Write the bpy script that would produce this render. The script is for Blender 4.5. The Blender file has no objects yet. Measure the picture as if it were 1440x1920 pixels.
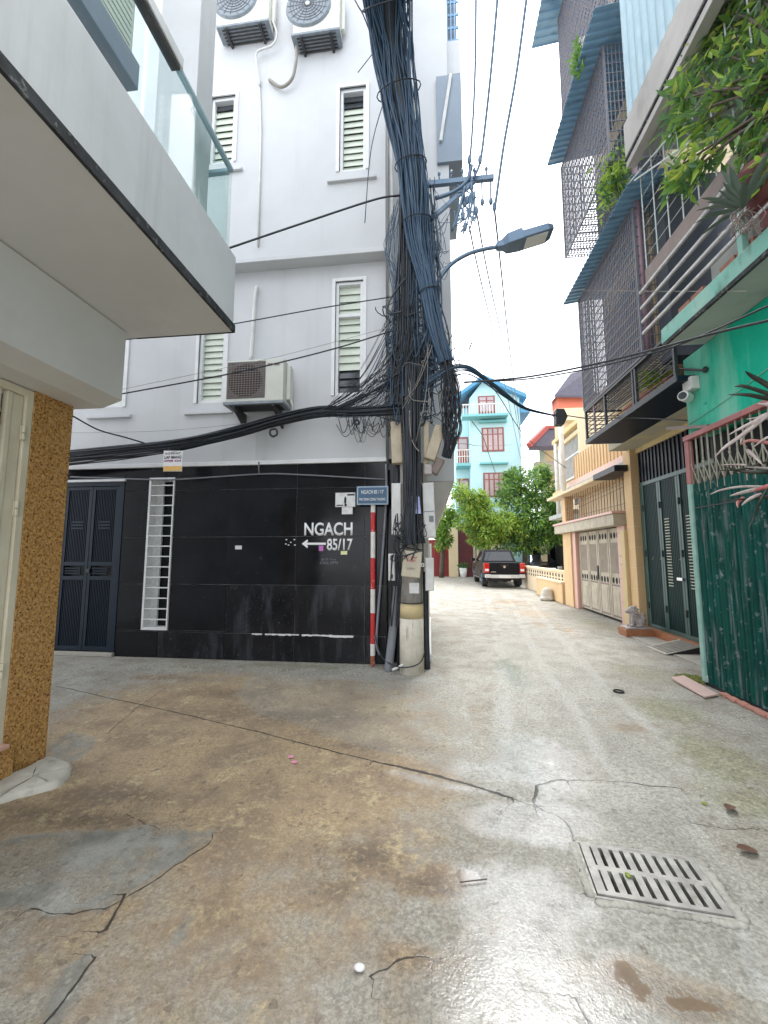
import bpy, bmesh, math, random
import numpy as np
from mathutils import Vector, Matrix, noise
random.seed(11)
scn = bpy.context.scene
COL = scn.collection
R = math.radians

# ------------------------------------------------------------------ camera
F, CX, CY, CAMH = 760.0, 720.0, 960.0, 1.55
PITCH = math.atan(78 / F)
YAW = math.atan(87 / (F / math.cos(PITCH)))
cam = bpy.data.cameras.new("camera")
camo = bpy.data.objects.new("camera", cam)
COL.objects.link(camo)
camo.location = (0, 0, CAMH)
camo.rotation_euler = (math.pi / 2 + PITCH, 0, YAW)
cam.sensor_fit = 'HORIZONTAL'
cam.sensor_width = 36
cam.lens = 36 * F / 1440
cam.clip_start, cam.clip_end = 0.05, 600
scn.camera = camo

# ------------------------------------------------------------------ sky, sun, exposure (overcast noon)
SUN_EL, SUN_AZ = R(58), R(14)
w = bpy.data.worlds.new("World"); scn.world = w; w.use_nodes = True
nt = w.node_tree; nt.nodes.clear()
wo = nt.nodes.new('ShaderNodeOutputWorld'); bg = nt.nodes.new('ShaderNodeBackground')
sky = nt.nodes.new('ShaderNodeTexSky'); sky.sky_type = 'NISHITA'; sky.sun_disc = False
sky.sun_elevation = SUN_EL; sky.sun_rotation = SUN_AZ
sky.air_density = 1.0; sky.dust_density = 4.0; sky.ozone_density = 1.0
hs = nt.nodes.new('ShaderNodeHueSaturation'); hs.inputs['Saturation'].default_value = 0.22
ov = nt.nodes.new('ShaderNodeMix'); ov.data_type = 'RGBA'; ov.inputs['Factor'].default_value = 0.72
ov.inputs['B'].default_value = (9.35, 9.75, 10.4, 1)      # even cloud deck
nt.links.new(sky.outputs[0], hs.inputs['Color'])
nt.links.new(hs.outputs[0], ov.inputs['A'])
nt.links.new(ov.outputs['Result'], bg.inputs['Color'])
bg.inputs['Strength'].default_value = 0.12
nt.links.new(bg.outputs[0], wo.inputs[0])
sl = bpy.data.lights.new("sun", 'SUN'); so = bpy.data.objects.new("sun", sl); COL.objects.link(so)
sl.energy = 1.2; sl.angle = R(20); sl.color = (1, 0.98, 0.945)
d = Vector((math.sin(SUN_AZ) * math.cos(SUN_EL), math.cos(SUN_AZ) * math.cos(SUN_EL), math.sin(SUN_EL)))
so.rotation_euler = d.to_track_quat('Z', 'Y').to_euler()
vs = scn.view_settings
vs.view_transform = 'Standard'; vs.look = 'None'; vs.gamma = 1; vs.use_curve_mapping = False
vs.exposure = 1.5
scn.cycles.max_bounces = 8
scn.cycles.transparent_max_bounces = 12

# ------------------------------------------------------------------ helpers
def ray(px, py):
    x = (px - CX) / F; y = -(py - CY) / F
    f = math.cos(PITCH) - y * math.sin(PITCH); u = math.sin(PITCH) + y * math.cos(PITCH)
    c, s = math.cos(YAW), math.sin(YAW)
    return (x * c - f * s, x * s + f * c, u)
def onZ(px, py, z=0.0):
    d = ray(px, py); t = (z - CAMH) / d[2]; return Vector((d[0] * t, d[1] * t, z))
def onY(px, py, y):
    d = ray(px, py); t = y / d[1]; return Vector((d[0] * t, y, CAMH + d[2] * t))
def onX(px, py, x):
    d = ray(px, py); t = x / d[0]; return Vector((x, d[1] * t, CAMH + d[2] * t))

def tag(o, label=None, cat=None, group=None, kind=None):
    if label: o['label'] = label
    if cat: o['category'] = cat
    if group: o['group'] = group
    if kind: o['kind'] = kind
    return o
def thing(name, label, cat, loc=(0, 0, 0), group=None):
    o = bpy.data.objects.new(name, None); COL.objects.link(o)
    o.empty_display_size = 0.2
    o.location = loc
    return tag(o, label, cat, group, 'thing')
def worg(o):
    v = Vector((0, 0, 0))
    while o is not None:
        v += o.location; o = o.parent
    return v

class MB:
    """collects shapes in world metres; build() links them as one mesh object"""
    def __init__(s): s.v = []; s.f = []
    def add(s, vs_, fs_):
        b = len(s.v); s.v += [tuple(v) for v in vs_]; s.f += [tuple(i + b for i in f) for f in fs_]; return s
    def box(s, x0, x1, y0, y1, z0, z1):
        x0, x1 = min(x0, x1), max(x0, x1); y0, y1 = min(y0, y1), max(y0, y1); z0, z1 = min(z0, z1), max(z0, z1)
        return s.add([(x0, y0, z0), (x1, y0, z0), (x1, y1, z0), (x0, y1, z0), (x0, y0, z1), (x1, y0, z1), (x1, y1, z1), (x0, y1, z1)],
                     [(0, 3, 2, 1), (4, 5, 6, 7), (0, 1, 5, 4), (1, 2, 6, 5), (2, 3, 7, 6), (3, 0, 4, 7)])
    def hexa(s, b, t):
        return s.add(list(b) + list(t), [(0, 3, 2, 1), (4, 5, 6, 7), (0, 1, 5, 4), (1, 2, 6, 5), (2, 3, 7, 6), (3, 0, 4, 7)])
    def obox(s, c, hx, hy, hz, m):
        c = Vector(c); P = []
        for z in (-hz, hz):
            for x, y in ((-hx, -hy), (hx, -hy), (hx, hy), (-hx, hy)): P.append(c + m @ Vector((x, y, z)))
        return s.hexa(P[:4], P[4:])
    def bar(s, p0, p1, a, b=None, up=(0, 0, 1)):
        p0, p1 = Vector(p0), Vector(p1); b = b or a
        z = (p1 - p0); L = z.length; z = z / L
        u = Vector(up)
        if abs(z.dot(u)) > 0.97: u = Vector((1, 0, 0)) if abs(z.x) < 0.9 else Vector((0, 1, 0))
        x = u.cross(z).normalized(); y = z.cross(x)
        return s.obox((p0 + p1) / 2, a / 2, b / 2, L / 2, Matrix((x, y, z)).transposed())
    def quad(s, a, b, c, d): return s.add([a, b, c, d], [(0, 1, 2, 3)])
    def prism(s, poly, vec):
        n = len(poly); vec = Vector(vec); P = [Vector(p) for p in poly]
        return s.add(P + [p + vec for p in P], [tuple(reversed(range(n))), tuple(range(n, 2 * n))] + [(i, (i + 1) % n, n + (i + 1) % n, n + i) for i in range(n)])
    def tube(s, path, r, n=6, cap=True):
        P = [Vector(p) for p in path]; rr = r if isinstance(r, (list, tuple)) else [r] * len(P)
        V = []; Fs = []; prev = None
        for i, p in enumerate(P):
            t = (P[min(i + 1, len(P) - 1)] - P[max(i - 1, 0)])
            if t.length < 1e-9: t = Vector((0, 0, 1))
            t.normalize()
            if prev is None:
                a = Vector((0, 0, 1)) if abs(t.z) < 0.9 else Vector((1, 0, 0))
                x = a.cross(t).normalized()
            else:
                x = (prev - t * prev.dot(t))
                x = x.normalized() if x.length > 1e-6 else Vector((1, 0, 0))
            prev = x; y = t.cross(x)
            for k in range(n):
                a = 2 * math.pi * k / n
                V.append(p + (x * math.cos(a) + y * math.sin(a)) * rr[i])
        for i in range(len(P) - 1):
            for k in range(n):
                k2 = (k + 1) % n
                Fs.append((i * n + k, i * n + k2, (i + 1) * n + k2, (i + 1) * n + k))
        if cap:
            Fs.append(tuple(reversed(range(n)))); Fs.append(tuple((len(P) - 1) * n + k for k in range(n)))
        return s.add(V, Fs)
    def cyl(s, p0, p1, r, n=12, r1=None): return s.tube([p0, p1], [r, r if r1 is None else r1], n)
    def ell(s, c, rx, ry, rz, n=10, m=7):
        V = []; Fs = []
        for j in range(m + 1):
            th = math.pi * j / m
            for k in range(n):
                ph = 2 * math.pi * k / n
                V.append((c[0] + rx * math.sin(th) * math.cos(ph), c[1] + ry * math.sin(th) * math.sin(ph), c[2] + rz * math.cos(th)))
        for j in range(m):
            for k in range(n):
                k2 = (k + 1) % n; Fs.append((j * n + k, (j + 1) * n + k, (j + 1) * n + k2, j * n + k2))
        return s.add(V, Fs)
    def build(s, name, m, parent=None, smooth=False, bev=0, label=None, kind=None, fixn=False):
        me = bpy.data.meshes.new(name); o0 = worg(parent) if parent else Vector((0, 0, 0))
        me.from_pydata([(v[0] - o0[0], v[1] - o0[1], v[2] - o0[2]) for v in s.v], [], s.f); me.update()
        if fixn:
            bm = bmesh.new(); bm.from_mesh(me); bmesh.ops.recalc_face_normals(bm, faces=bm.faces); bm.to_mesh(me); bm.free()
        if m: me.materials.append(m)
        if smooth: me.shade_smooth()
        o = bpy.data.objects.new(name, me); COL.objects.link(o)
        if parent: o.parent = parent
        if bev:
            b = o.modifiers.new("bevel", 'BEVEL'); b.width = bev; b.segments = 2; b.limit_method = 'ANGLE'; b.angle_limit = R(40)
        if label: o['label'] = label
        if kind: o['kind'] = kind
        return o
def dupo(o, parent, loc=None):
    c = o.copy(); COL.objects.link(c); c.parent = parent
    if loc is not None: c.location = loc
    return c
def dup_tree(root, loc, label=None):
    r = root.copy(); COL.objects.link(r); r.location = loc
    if label: r['label'] = label
    for ch in list(root.children):
        c = ch.copy(); COL.objects.link(c); c.parent = r
        for g in list(ch.children):
            q = g.copy(); COL.objects.link(q); q.parent = c
    return r
def shared(name, me_obj, parent, wloc):
    """another object on the same mesh, standing at a world place"""
    c = me_obj.copy(); COL.objects.link(c); c.name = name; c.parent = parent
    c.location = Vector(wloc) - worg(parent); return c
def spline(pts, n=8):
    P = [Vector(p) for p in pts]
    if len(P) < 3: return P if len(P) < 2 else [P[0].lerp(P[1], i / n) for i in range(n + 1)]
    Q = [P[0] * 2 - P[1]] + P + [P[-1] * 2 - P[-2]]; out = []
    for i in range(1, len(Q) - 2):
        a, b, c, d_ = Q[i - 1], Q[i], Q[i + 1], Q[i + 2]
        for k in range(n):
            t = k / n
            out.append(0.5 * ((2 * b) + (c - a) * t + (2 * a - 5 * b + 4 * c - d_) * t * t + (3 * b - a - 3 * c + d_) * t ** 3))
    out.append(P[-1]); return out
def sag(a, b, s_, n=12):
    a, b = Vector(a), Vector(b)
    return [a.lerp(b, i / n) + Vector((0, 0, -s_ * 4 * (i / n) * (1 - i / n))) for i in range(n + 1)]

# ------------------------------------------------------------------ materials
def mat(name, c1, c2=None, rough=0.6, metal=0.0, scale=5.0, lo=0.35, hi=0.65, bump=0.0, bscale=60.0,
        c3=None, s3=(6, 6, 0.7), lo3=0.55, hi3=0.75, a3=0.8, spots=None, spec=0.5, coat=0.0, rvar=0.0, c4=None, s4=14.0, lo4=0.6, hi4=0.68, trans=0.0, emit=None):
    m = bpy.data.materials.new(name); m.use_nodes = True
    n = m.node_tree.nodes; L = m.node_tree.links; b = n['Principled BSDF']
    b.inputs['Roughness'].default_value = rough; b.inputs['Metallic'].default_value = metal
    b.inputs['Specular IOR Level'].default_value = spec; b.inputs['Coat Weight'].default_value = coat
    b.inputs['Base Color'].default_value = (*c1, 1)
    if trans: b.inputs['Transmission Weight'].default_value = trans
    if emit: b.inputs['Emission Color'].default_value = (*emit, 1); b.inputs['Emission Strength'].default_value = 1
    tc = n.new('ShaderNodeTexCoord'); oi = n.new('ShaderNodeObjectInfo')
    ad = n.new('ShaderNodeVectorMath'); ad.operation = 'ADD'
    L.new(tc.outputs['Object'], ad.inputs[0])
    ml = n.new('ShaderNodeVectorMath'); ml.operation = 'SCALE'; ml.inputs['Scale'].default_value = 37.0
    L.new(oi.outputs['Random'], ml.inputs[0]); L.new(ml.outputs[0], ad.inputs[1])
    vec = ad.outputs[0]
    def nz(sc, det=5, v=vec, mp=None):
        t = n.new('ShaderNodeTexNoise'); t.inputs['Scale'].default_value = sc; t.inputs['Detail'].default_value = det
        t.inputs['Roughness'].default_value = 0.6
        if mp:
            p = n.new('ShaderNodeMapping'); p.inputs['Scale'].default_value = mp; L.new(v, p.inputs[0]); v = p.outputs[0]
        L.new(v, t.inputs['Vector']); return t.outputs[0]
    def rng(x, a, c, lo_=0, hi_=1):
        r = n.new('ShaderNodeMapRange'); r.inputs[1].default_value = a; r.inputs[2].default_value = c
        r.inputs[3].default_value = lo_; r.inputs[4].default_value = hi_; L.new(x, r.inputs[0]); return r.outputs[0]
    def mix(f, a, c):
        x = n.new('ShaderNodeMix'); x.data_type = 'RGBA'
        L.new(f, x.inputs['Factor'])
        if isinstance(a, tuple): x.inputs['A'].default_value = (*a, 1)
        else: L.new(a, x.inputs['A'])
        x.inputs['B'].default_value = (*c, 1); return x.outputs['Result']
    col = None
    if c2: col = mix(rng(nz(scale), lo, hi), c1, c2)
    if c3: col = mix(rng(nz(1.0, 4, mp=s3), lo3, hi3, 0, a3), col or c1, c3)
    if c4: col = mix(rng(nz(s4, 8), lo4, hi4), col or c1, c4)
    if col: L.new(col, b.inputs['Base Color'])
    if rvar: L.new(rng(nz(scale * 1.7), 0.3, 0.7, max(0.02, rough - rvar), min(1, rough + rvar)), b.inputs['Roughness'])
    if bump:
        bp = n.new('ShaderNodeBump'); bp.inputs['Strength'].default_value = bump; bp.inputs['Distance'].default_value = 0.01
        L.new(nz(bscale, 4), bp.inputs['Height']); L.new(bp.outputs[0], b.inputs['Normal'])
    return m

MAT = {}
def dm(k, *a, **kw): MAT[k] = mat(k, *a, **kw)
dm('white_paint', (.60, .608, .62), (.56, .568, .58), rough=.65, spec=.3, scale=1.3, bump=.06, bscale=25, c3=(.42, .42, .42), s3=(3.2, 3.2, .22), lo3=.56, hi3=.8, a3=.4)
dm('white_trim', (.78, .79, .80), (.70, .70, .70), rough=.55, scale=4, bump=.04)
dm('grey_paint', (.74, .75, .765), (.66, .67, .68), rough=.6, spec=.25, scale=1.6, bump=.08, bscale=18, c3=(.46, .46, .46), s3=(5, 5, .35), lo3=.56, hi3=.75, a3=.4)
dm('soffit_paint', (.75, .755, .75), (.68, .675, .66), rough=.65, scale=1.2, bump=.06, bscale=18, c3=(.56, .54, .50), s3=(1.5, 1.5, 1.5), lo3=.55, hi3=.8, a3=.5)
dm('mould_band', (.05, .055, .06), (.018, .018, .02), rough=.85, scale=9, bump=.3, bscale=50, c4=(.24, .24, .24), s4=22, lo4=.58, hi4=.7)
dm('granite', (.62, .37, .13), (.38, .19, .06), rough=.25, spec=.3, scale=46, lo=.40, hi=.58, bump=.03, bscale=40, c3=(.48, .27, .11), s3=(28, 28, 28), lo3=.52, hi3=.62, a3=.7, c4=(.10, .045, .018), s4=64, lo4=.55, hi4=.62)
dm('cream_metal', (.74, .69, .54), (.64, .58, .44), rough=.42, scale=3, bump=.04, bscale=12, c3=(.42, .36, .27), s3=(9, 9, .6), lo3=.6, hi3=.8, a3=.4)
dm('dark_void', (.012, .012, .013), rough=.8)
dm('black_tile', (.007, .008, .010), (.014, .015, .018), rough=.12, spec=.25, scale=1.8, bump=.012, bscale=7, c4=(.075, .08, .085), s4=11, lo4=.64, hi4=.84, rvar=.07)
dm('black_tile_stained', (.007, .008, .010), (.015, .016, .019), rough=.2, scale=1.8, bump=.012, bscale=7, c3=(.10, .11, .13), s3=(6, 6, 1.1), lo3=.52, hi3=.80, a3=.6, c4=(.15, .15, .15), s4=34, lo4=.62, hi4=.8, spec=.3, rvar=.1)
dm('grout', (.34, .34, .34), (.16, .16, .16), rough=.9, scale=8)
dm('navy_metal', (.006, .017, .034), (.004, .012, .025), rough=.45, spec=.3, scale=6)
dm('louvre', (.64, .68, .58), (.56, .61, .52), rough=.4, scale=4)
dm('louvre_glass', (.16, .18, .18), (.09, .10, .10), rough=.12, scale=4)
dm('glass_dark', (.035, .042, .05), (.06, .068, .075), rough=.08, scale=2)
dm('window_black', (.006, .010, .011), (.010, .014, .016), rough=.5, scale=2, spec=.2)
dm('ac_white', (.68, .68, .62), (.60, .60, .54), rough=.45, scale=3, c3=(.45, .42, .36), s3=(6, 6, .6), lo3=.6, hi3=.8, a3=.3)
dm('ac_grille', (.16, .155, .16), (.10, .10, .11), rough=.6, scale=12)
dm('ac_tray', (.28, .32, .36), (.20, .23, .26), rough=.6, scale=12)
dm('steel_dark', (.035, .04, .048), (.07, .06, .055), rough=.55, metal=.2, scale=14)
dm('pipe_white', (.72, .72, .70), (.6, .6, .58), rough=.5, scale=5)
dm('pipe_grey', (.20, .21, .235), (.15, .155, .17), rough=.5, scale=4)
dm('concrete_pole', (.42, .40, .37), (.30, .285, .265), rough=.85, scale=7, bump=.25, bscale=45, c3=(.12, .11, .10), s3=(16, 16, 2.2), lo3=.55, hi3=.68, a3=.8)
dm('pole_paint', (.68, .64, .54), (.55, .50, .41), rough=.75, scale=6, bump=.15, bscale=45, c3=(.20, .16, .12), s3=(22, 22, 2.5), lo3=.6, hi3=.72, a3=.8)
dm('pole_band', (.62, .49, .24), (.5, .42, .26), rough=.75, scale=8, bump=.12, bscale=40)
dm('cable', (.014, .017, .022), (.026, .032, .042), rough=.45, scale=9)
dm('cable_flare_blue', (.032, .07, .12), (.045, .09, .15), rough=.42, scale=9)  # black cable with the blue of lens flare mixed into its colour
dm('cable_pale', (.34, .31, .27), (.25, .23, .2), rough=.6, scale=9)
dm('lamp_grey', (.115, .18, .26), (.145, .21, .29), rough=.4, metal=.3, scale=3)  # grey metal, tinted blue to carry the lens flare
dm('box_white', (.70, .70, .68), (.58, .57, .55), rough=.55, scale=5, c3=(.34, .29, .23), s3=(14, 14, 1.4), lo3=.57, hi3=.75, a3=.5)
dm('box_beige', (.56, .50, .38), (.47, .42, .32), rough=.6, scale=8, c4=(.34, .22, .16), s4=20, lo4=.64, hi4=.74)
dm('box_tan', (.52, .44, .32), (.42, .35, .25), rough=.6, scale=6, c3=(.24, .18, .12), s3=(10, 10, 2), lo3=.55, hi3=.75, a3=.6)
dm('sign_blue', (.035, .095, .17), (.045, .11, .19), rough=.4, scale=5)
dm('sign_rim', (.36, .46, .55), (.3, .4, .5), rough=.5, scale=8)
dm('letter_white', (.80, .80, .80), rough=.6)
dm('red_paint', (.55, .018, .025), (.45, .03, .03), rough=.5, scale=12, c4=(.70, .62, .58), s4=30, lo4=.62, hi4=.68)
dm('stripe_white', (.74, .72, .68), (.64, .6, .55), rough=.55, scale=12, c4=(.4, .1, .08), s4=26, lo4=.66, hi4=.7)
dm('rust', (.20, .065, .03), (.33, .10, .06), rough=.85, scale=18, c4=(.6, .55, .5), s4=30, lo4=.6, hi4=.66)
dm('paper', (.75, .75, .74), (.62, .62, .62), rough=.8, scale=20)
dm('ink', (.02, .02, .022), rough=.7)
dm('ink_red', (.45, .03, .05), rough=.7)
dm('ink_purple', (.33, .03, .22), rough=.7)
dm('orange_print', (.75, .38, .06), (.8, .55, .2), rough=.6, scale=20)
dm('sticker_purple', (.55, .16, .5), rough=.6)
dm('sticker_yellow', (.72, .74, .40), rough=.6)
dm('sticker_blue', (.30, .36, .62), (.38, .42, .66), rough=.5, scale=14)
dm('turquoise', (.008, .37, .235), (.016, .47, .31), rough=.8, spec=.12, scale=1.6, bump=.12, bscale=14, c3=(.34, .62, .50), s3=(2.5, 2.5, .5), lo3=.46, hi3=.72, a3=.6, c4=(.02, .25, .18), s4=9, lo4=.66, hi4=.75)
dm('turquoise_edge', (.22, .50, .42), (.34, .55, .47), rough=.8, scale=3, bump=.15, bscale=25, c3=(.07, .13, .10), s3=(5, 5, 2), lo3=.55, hi3=.75, a3=.8, c4=(.42, .36, .3), s4=8, lo4=.64, hi4=.7)
dm('slab_grey', (.45, .47, .44), (.38, .40, .38), rough=.85, scale=2, bump=.12, bscale=22, c3=(.2, .22, .2), s3=(2, 2, 2), lo3=.56, hi3=.76, a3=.5)
dm('shutter_green', (.005, .075, .06), (.003, .045, .038), rough=.75, spec=.12, scale=2.5, bump=.12, bscale=40, c3=(.17, .19, .20), s3=(14, 14, 1.3), lo3=.55, hi3=.70, a3=.65, c4=(.22, .26, .27), s4=11, lo4=.585, hi4=.74)
dm('lattice', (.38, .38, .30), (.25, .24, .18), rough=.65, scale=12)
dm('pink_metal', (.40, .15, .145), (.31, .11, .105), rough=.55, scale=6, c4=(.25, .07, .06), s4=22, lo4=.64, hi4=.7)
dm('mint_post', (.30, .50, .43), (.22, .40, .35), rough=.6, scale=7, c4=(.35, .2, .14), s4=22, lo4=.66, hi4=.72)
dm('gate_green', (.006, .034, .032), (.005, .026, .026), rough=.5, spec=.2, scale=2)
dm('gate_frame', (.055, .12, .105), (.042, .095, .085), rough=.42, scale=5)
dm('brass_slit', (.50, .52, .42), rough=.5)
dm('yellow_wall', (.70, .55, .27), (.64, .51, .28), rough=.75, scale=2, bump=.08, bscale=25, c3=(.45, .33, .18), s3=(4, 4, .6), lo3=.56, hi3=.8, a3=.5)
dm('cream_wall', (.76, .63, .41), (.70, .58, .39), rough=.75, scale=2, bump=.06, bscale=25, c3=(.5, .4, .27), s3=(4, 4, .6), lo3=.56, hi3=.8, a3=.4)
dm('orange_wall', (.74, .51, .26), (.67, .47, .26), rough=.75, scale=3, bump=.08, bscale=25, c3=(.34, .21, .10), s3=(4, 4, .8), lo3=.56, hi3=.8, a3=.5)
dm('pink_tile', (.70, .42, .34), (.64, .40, .33), rough=.4, scale=6)
dm('soffit_dirty', (.50, .46, .34), (.40, .38, .31), rough=.85, scale=1.6, bump=.1, bscale=25, c3=(.66, .55, .25), s3=(2, 2, 2), lo3=.52, hi3=.7, a3=.6)
dm('stone_gate', (.53, .47, .36), (.43, .38, .29), rough=.65, scale=5, bump=.1, bscale=40, c3=(.22, .17, .12), s3=(10, 10, 1.5), lo3=.56, hi3=.75, a3=.5)
dm('taupe', (.25, .19, .165), (.2, .155, .14), rough=.6, scale=6)
dm('black_metal', (.014, .016, .02), (.03, .03, .033), rough=.5, scale=10)
dm('rail_black', (.02, .028, .034), (.04, .045, .05), rough=.5, scale=10)
dm('cage_metal', (.13, .16, .22), (.22, .19, .185), rough=.6, scale=16)
dm('white_bar', (.60, .66, .64), (.45, .5, .48), rough=.5, scale=14)
dm('grey_pipe_metal', (.58, .58, .58), (.42, .41, .40), rough=.45, metal=.3, scale=10, c4=(.3, .17, .12), s4=25, lo4=.66, hi4=.72)
dm('roof_sheet', (.20, .38, .56), (.24, .42, .60), rough=.5, scale=5, c3=(.05, .08, .12), s3=(2, 8, 2), lo3=.55, hi3=.75, a3=.5)  # sheet colour lightened and blued, lens flare painted in
dm('sheet_pale', (.33, .48, .55), (.40, .54, .60), rough=.5, scale=4, c3=(.25, .35, .4), s3=(8, 8, .6), lo3=.58, hi3=.75, a3=.5)
dm('beam_grey', (.42, .40, .38), (.50, .48, .45), rough=.85, scale=2.4, bump=.1, bscale=22, c3=(.25, .23, .21), s3=(3, 3, 1), lo3=.56, hi3=.76, a3=.5)
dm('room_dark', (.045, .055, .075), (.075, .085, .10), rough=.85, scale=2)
dm('violet_pipe', (.36, .24, .29), (.3, .2, .23), rough=.5, scale=8)
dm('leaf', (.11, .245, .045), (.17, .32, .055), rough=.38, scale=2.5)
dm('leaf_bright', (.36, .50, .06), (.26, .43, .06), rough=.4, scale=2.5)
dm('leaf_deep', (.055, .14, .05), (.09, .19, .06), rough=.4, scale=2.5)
dm('leaf_yellow', (.42, .46, .07), (.30, .39, .06), rough=.45, scale=2.5)
dm('agave', (.085, .13, .10), (.12, .17, .13), rough=.5, scale=6)
dm('dead_leaf', (.52, .46, .43), (.36, .27, .25), rough=.7, scale=14)
dm('dark_leaf', (.022, .028, .02), (.05, .04, .03), rough=.5, scale=10)
dm('red_leaf', (.42, .10, .10), (.5, .25, .22), rough=.6, scale=12)
dm('bark', (.12, .09, .07), (.07, .055, .045), rough=.9, scale=10, bump=.3, bscale=40)
dm('pot_red', (.16, .04, .045), (.1, .03, .03), rough=.6, scale=8)
dm('dead_brown', (.16, .075, .05), (.09, .045, .03), rough=.6, scale=12)
dm('soil', (.05, .04, .03), rough=.95)
dm('aqua_wall', (.44, .70, .76), (.49, .73, .78), rough=.7, scale=.7, c3=(.22, .46, .52), s3=(1, 1, .3), lo3=.56, hi3=.8, a3=.5)
dm('aqua_trim', (.16, .46, .50), (.2, .5, .54), rough=.6, scale=1)
dm('blue_roof', (.06, .25, .44), (.08, .29, .48), rough=.5, scale=1)
dm('wood_red', (.28, .09, .08), (.22, .07, .065), rough=.5, scale=3)
dm('pane_pink', (.50, .40, .41), (.36, .30, .33), rough=.15, scale=1)
dm('maroon_wall', (.12, .022, .03), (.09, .02, .025), rough=.6, scale=3)
dm('red_gate', (.26, .025, .02), (.2, .02, .02), rough=.5, scale=3)
dm('truck_paint', (.006, .007, .011), (.008, .009, .013), rough=.3, scale=3, spec=.18, coat=.06)
dm('truck_plastic', (.015, .015, .016), rough=.6)
dm('chrome', (.62, .63, .65), rough=.16, metal=1.0)
dm('silver', (.62, .63, .65), rough=.32, metal=.35)
dm('tyre', (.018, .018, .018), rough=.85)
dm('tail_red', (.52, .015, .015), rough=.15, coat=.6)
dm('plate_white', (.75, .75, .74), rough=.5)
dm('tile_roof', (.07, .07, .10), (.1, .09, .12), rough=.7, scale=5)
dm('tile_red', (.45, .10, .09), (.38, .09, .08), rough=.7, scale=6)
dm('coral_wall', (.72, .20, .12), (.66, .2, .13), rough=.7, scale=3)
dm('lion_stone', (.52, .47, .45), (.42, .37, .36), rough=.85, scale=14, bump=.3, bscale=60, c3=(.28, .22, .22), s3=(14, 14, 14), lo3=.56, hi3=.7, a3=.6)
dm('terracotta', (.42, .17, .075), (.34, .14, .065), rough=.6, scale=6, c3=(.2, .1, .06), s3=(6, 6, 3), lo3=.55, hi3=.75, a3=.6)
dm('step_concrete', (.46, .43, .38), (.38, .36, .31), rough=.85, scale=5, bump=.2, bscale=50, c3=(.26, .24, .2), s3=(6, 6, 6), lo3=.55, hi3=.75, a3=.5)
dm('cement_pad', (.62, .59, .51), (.48, .455, .40), rough=.85, scale=6, bump=.3, bscale=40, c3=(.18, .17, .14), s3=(4, 4, 4), lo3=.58, hi3=.72, a3=.8)
dm('plank_pink', (.62, .44, .39), (.56, .41, .37), rough=.5, scale=10)
dm('brick', (.50, .24, .18), (.42, .2, .15), rough=.9, scale=14, bump=.3, bscale=60)
dm('moss', (.12, .15, .03), (.22, .22, .06), rough=.95, scale=20, bump=.5, bscale=80)
dm('cast_iron', (.40, .385, .35), (.27, .26, .24), rough=.42, metal=.1, scale=14, bump=.12, bscale=80, c3=(.14, .125, .105), s3=(9, 9, 9), lo3=.54, hi3=.7, a3=.75)
dm('fence_paint', (.74, .61, .43), (.68, .55, .38), rough=.75, scale=3, c3=(.4, .33, .2), s3=(3, 3, 1.2), lo3=.55, hi3=.75, a3=.4)
dm('side_wall', (.56, .53, .49), (.48, .45, .41), rough=.85, scale=2, bump=.12, bscale=25, c3=(.3, .26, .22), s3=(4, 4, .8), lo3=.55, hi3=.75, a3=.5)
dm('ground_lip', (.40, .385, .335), (.27, .255, .215), rough=.7, scale=9, bump=.3, bscale=60)
dm('petal', (.75, .30, .42), rough=.6)
dm('panel_grey', (.22, .27, .33), (.25, .3, .36), rough=.6, scale=2)

# clear glass: thin pane, mostly see-through with a green tint
def glass_mat(name, tint, a):
    m = bpy.data.materials.new(name); m.use_nodes = True; n = m.node_tree.nodes; L = m.node_tree.links; n.clear()
    o = n.new('ShaderNodeOutputMaterial'); t = n.new('ShaderNodeBsdfTransparent'); g = n.new('ShaderNodeBsdfGlossy')
    t.inputs[0].default_value = (*tint, 1); g.inputs['Roughness'].default_value = 0.03
    f = n.new('ShaderNodeFresnel'); f.inputs[0].default_value = 1.45
    mx = n.new('ShaderNodeMixShader'); ma = n.new('ShaderNodeMath'); ma.operation = 'MULTIPLY_ADD'
    ma.inputs[1].default_value = 1.0; ma.inputs[2].default_value = a
    ge = n.new('ShaderNodeNewGeometry'); iv = n.new('ShaderNodeMath'); iv.operation = 'SUBTRACT'; iv.inputs[0].default_value = 1.0
    L.new(ge.outputs['Backfacing'], iv.inputs[1]); m2 = n.new('ShaderNodeMath'); m2.operation = 'MULTIPLY'
    L.new(f.outputs[0], ma.inputs[0]); L.new(ma.outputs[0], m2.inputs[0]); L.new(iv.outputs[0], m2.inputs[1]); L.new(m2.outputs[0], mx.inputs[0]); L.new(t.outputs[0], mx.inputs[1]); L.new(g.outputs[0], mx.inputs[2]); L.new(mx.outputs[0], o.inputs[0])
    return m
MAT['balustrade_glass'] = glass_mat('balustrade_glass', (.915, .965, .955), .02)
MAT['car_glass'] = mat('car_glass', (.02, .024, .028), rough=.05, coat=.5)

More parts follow.
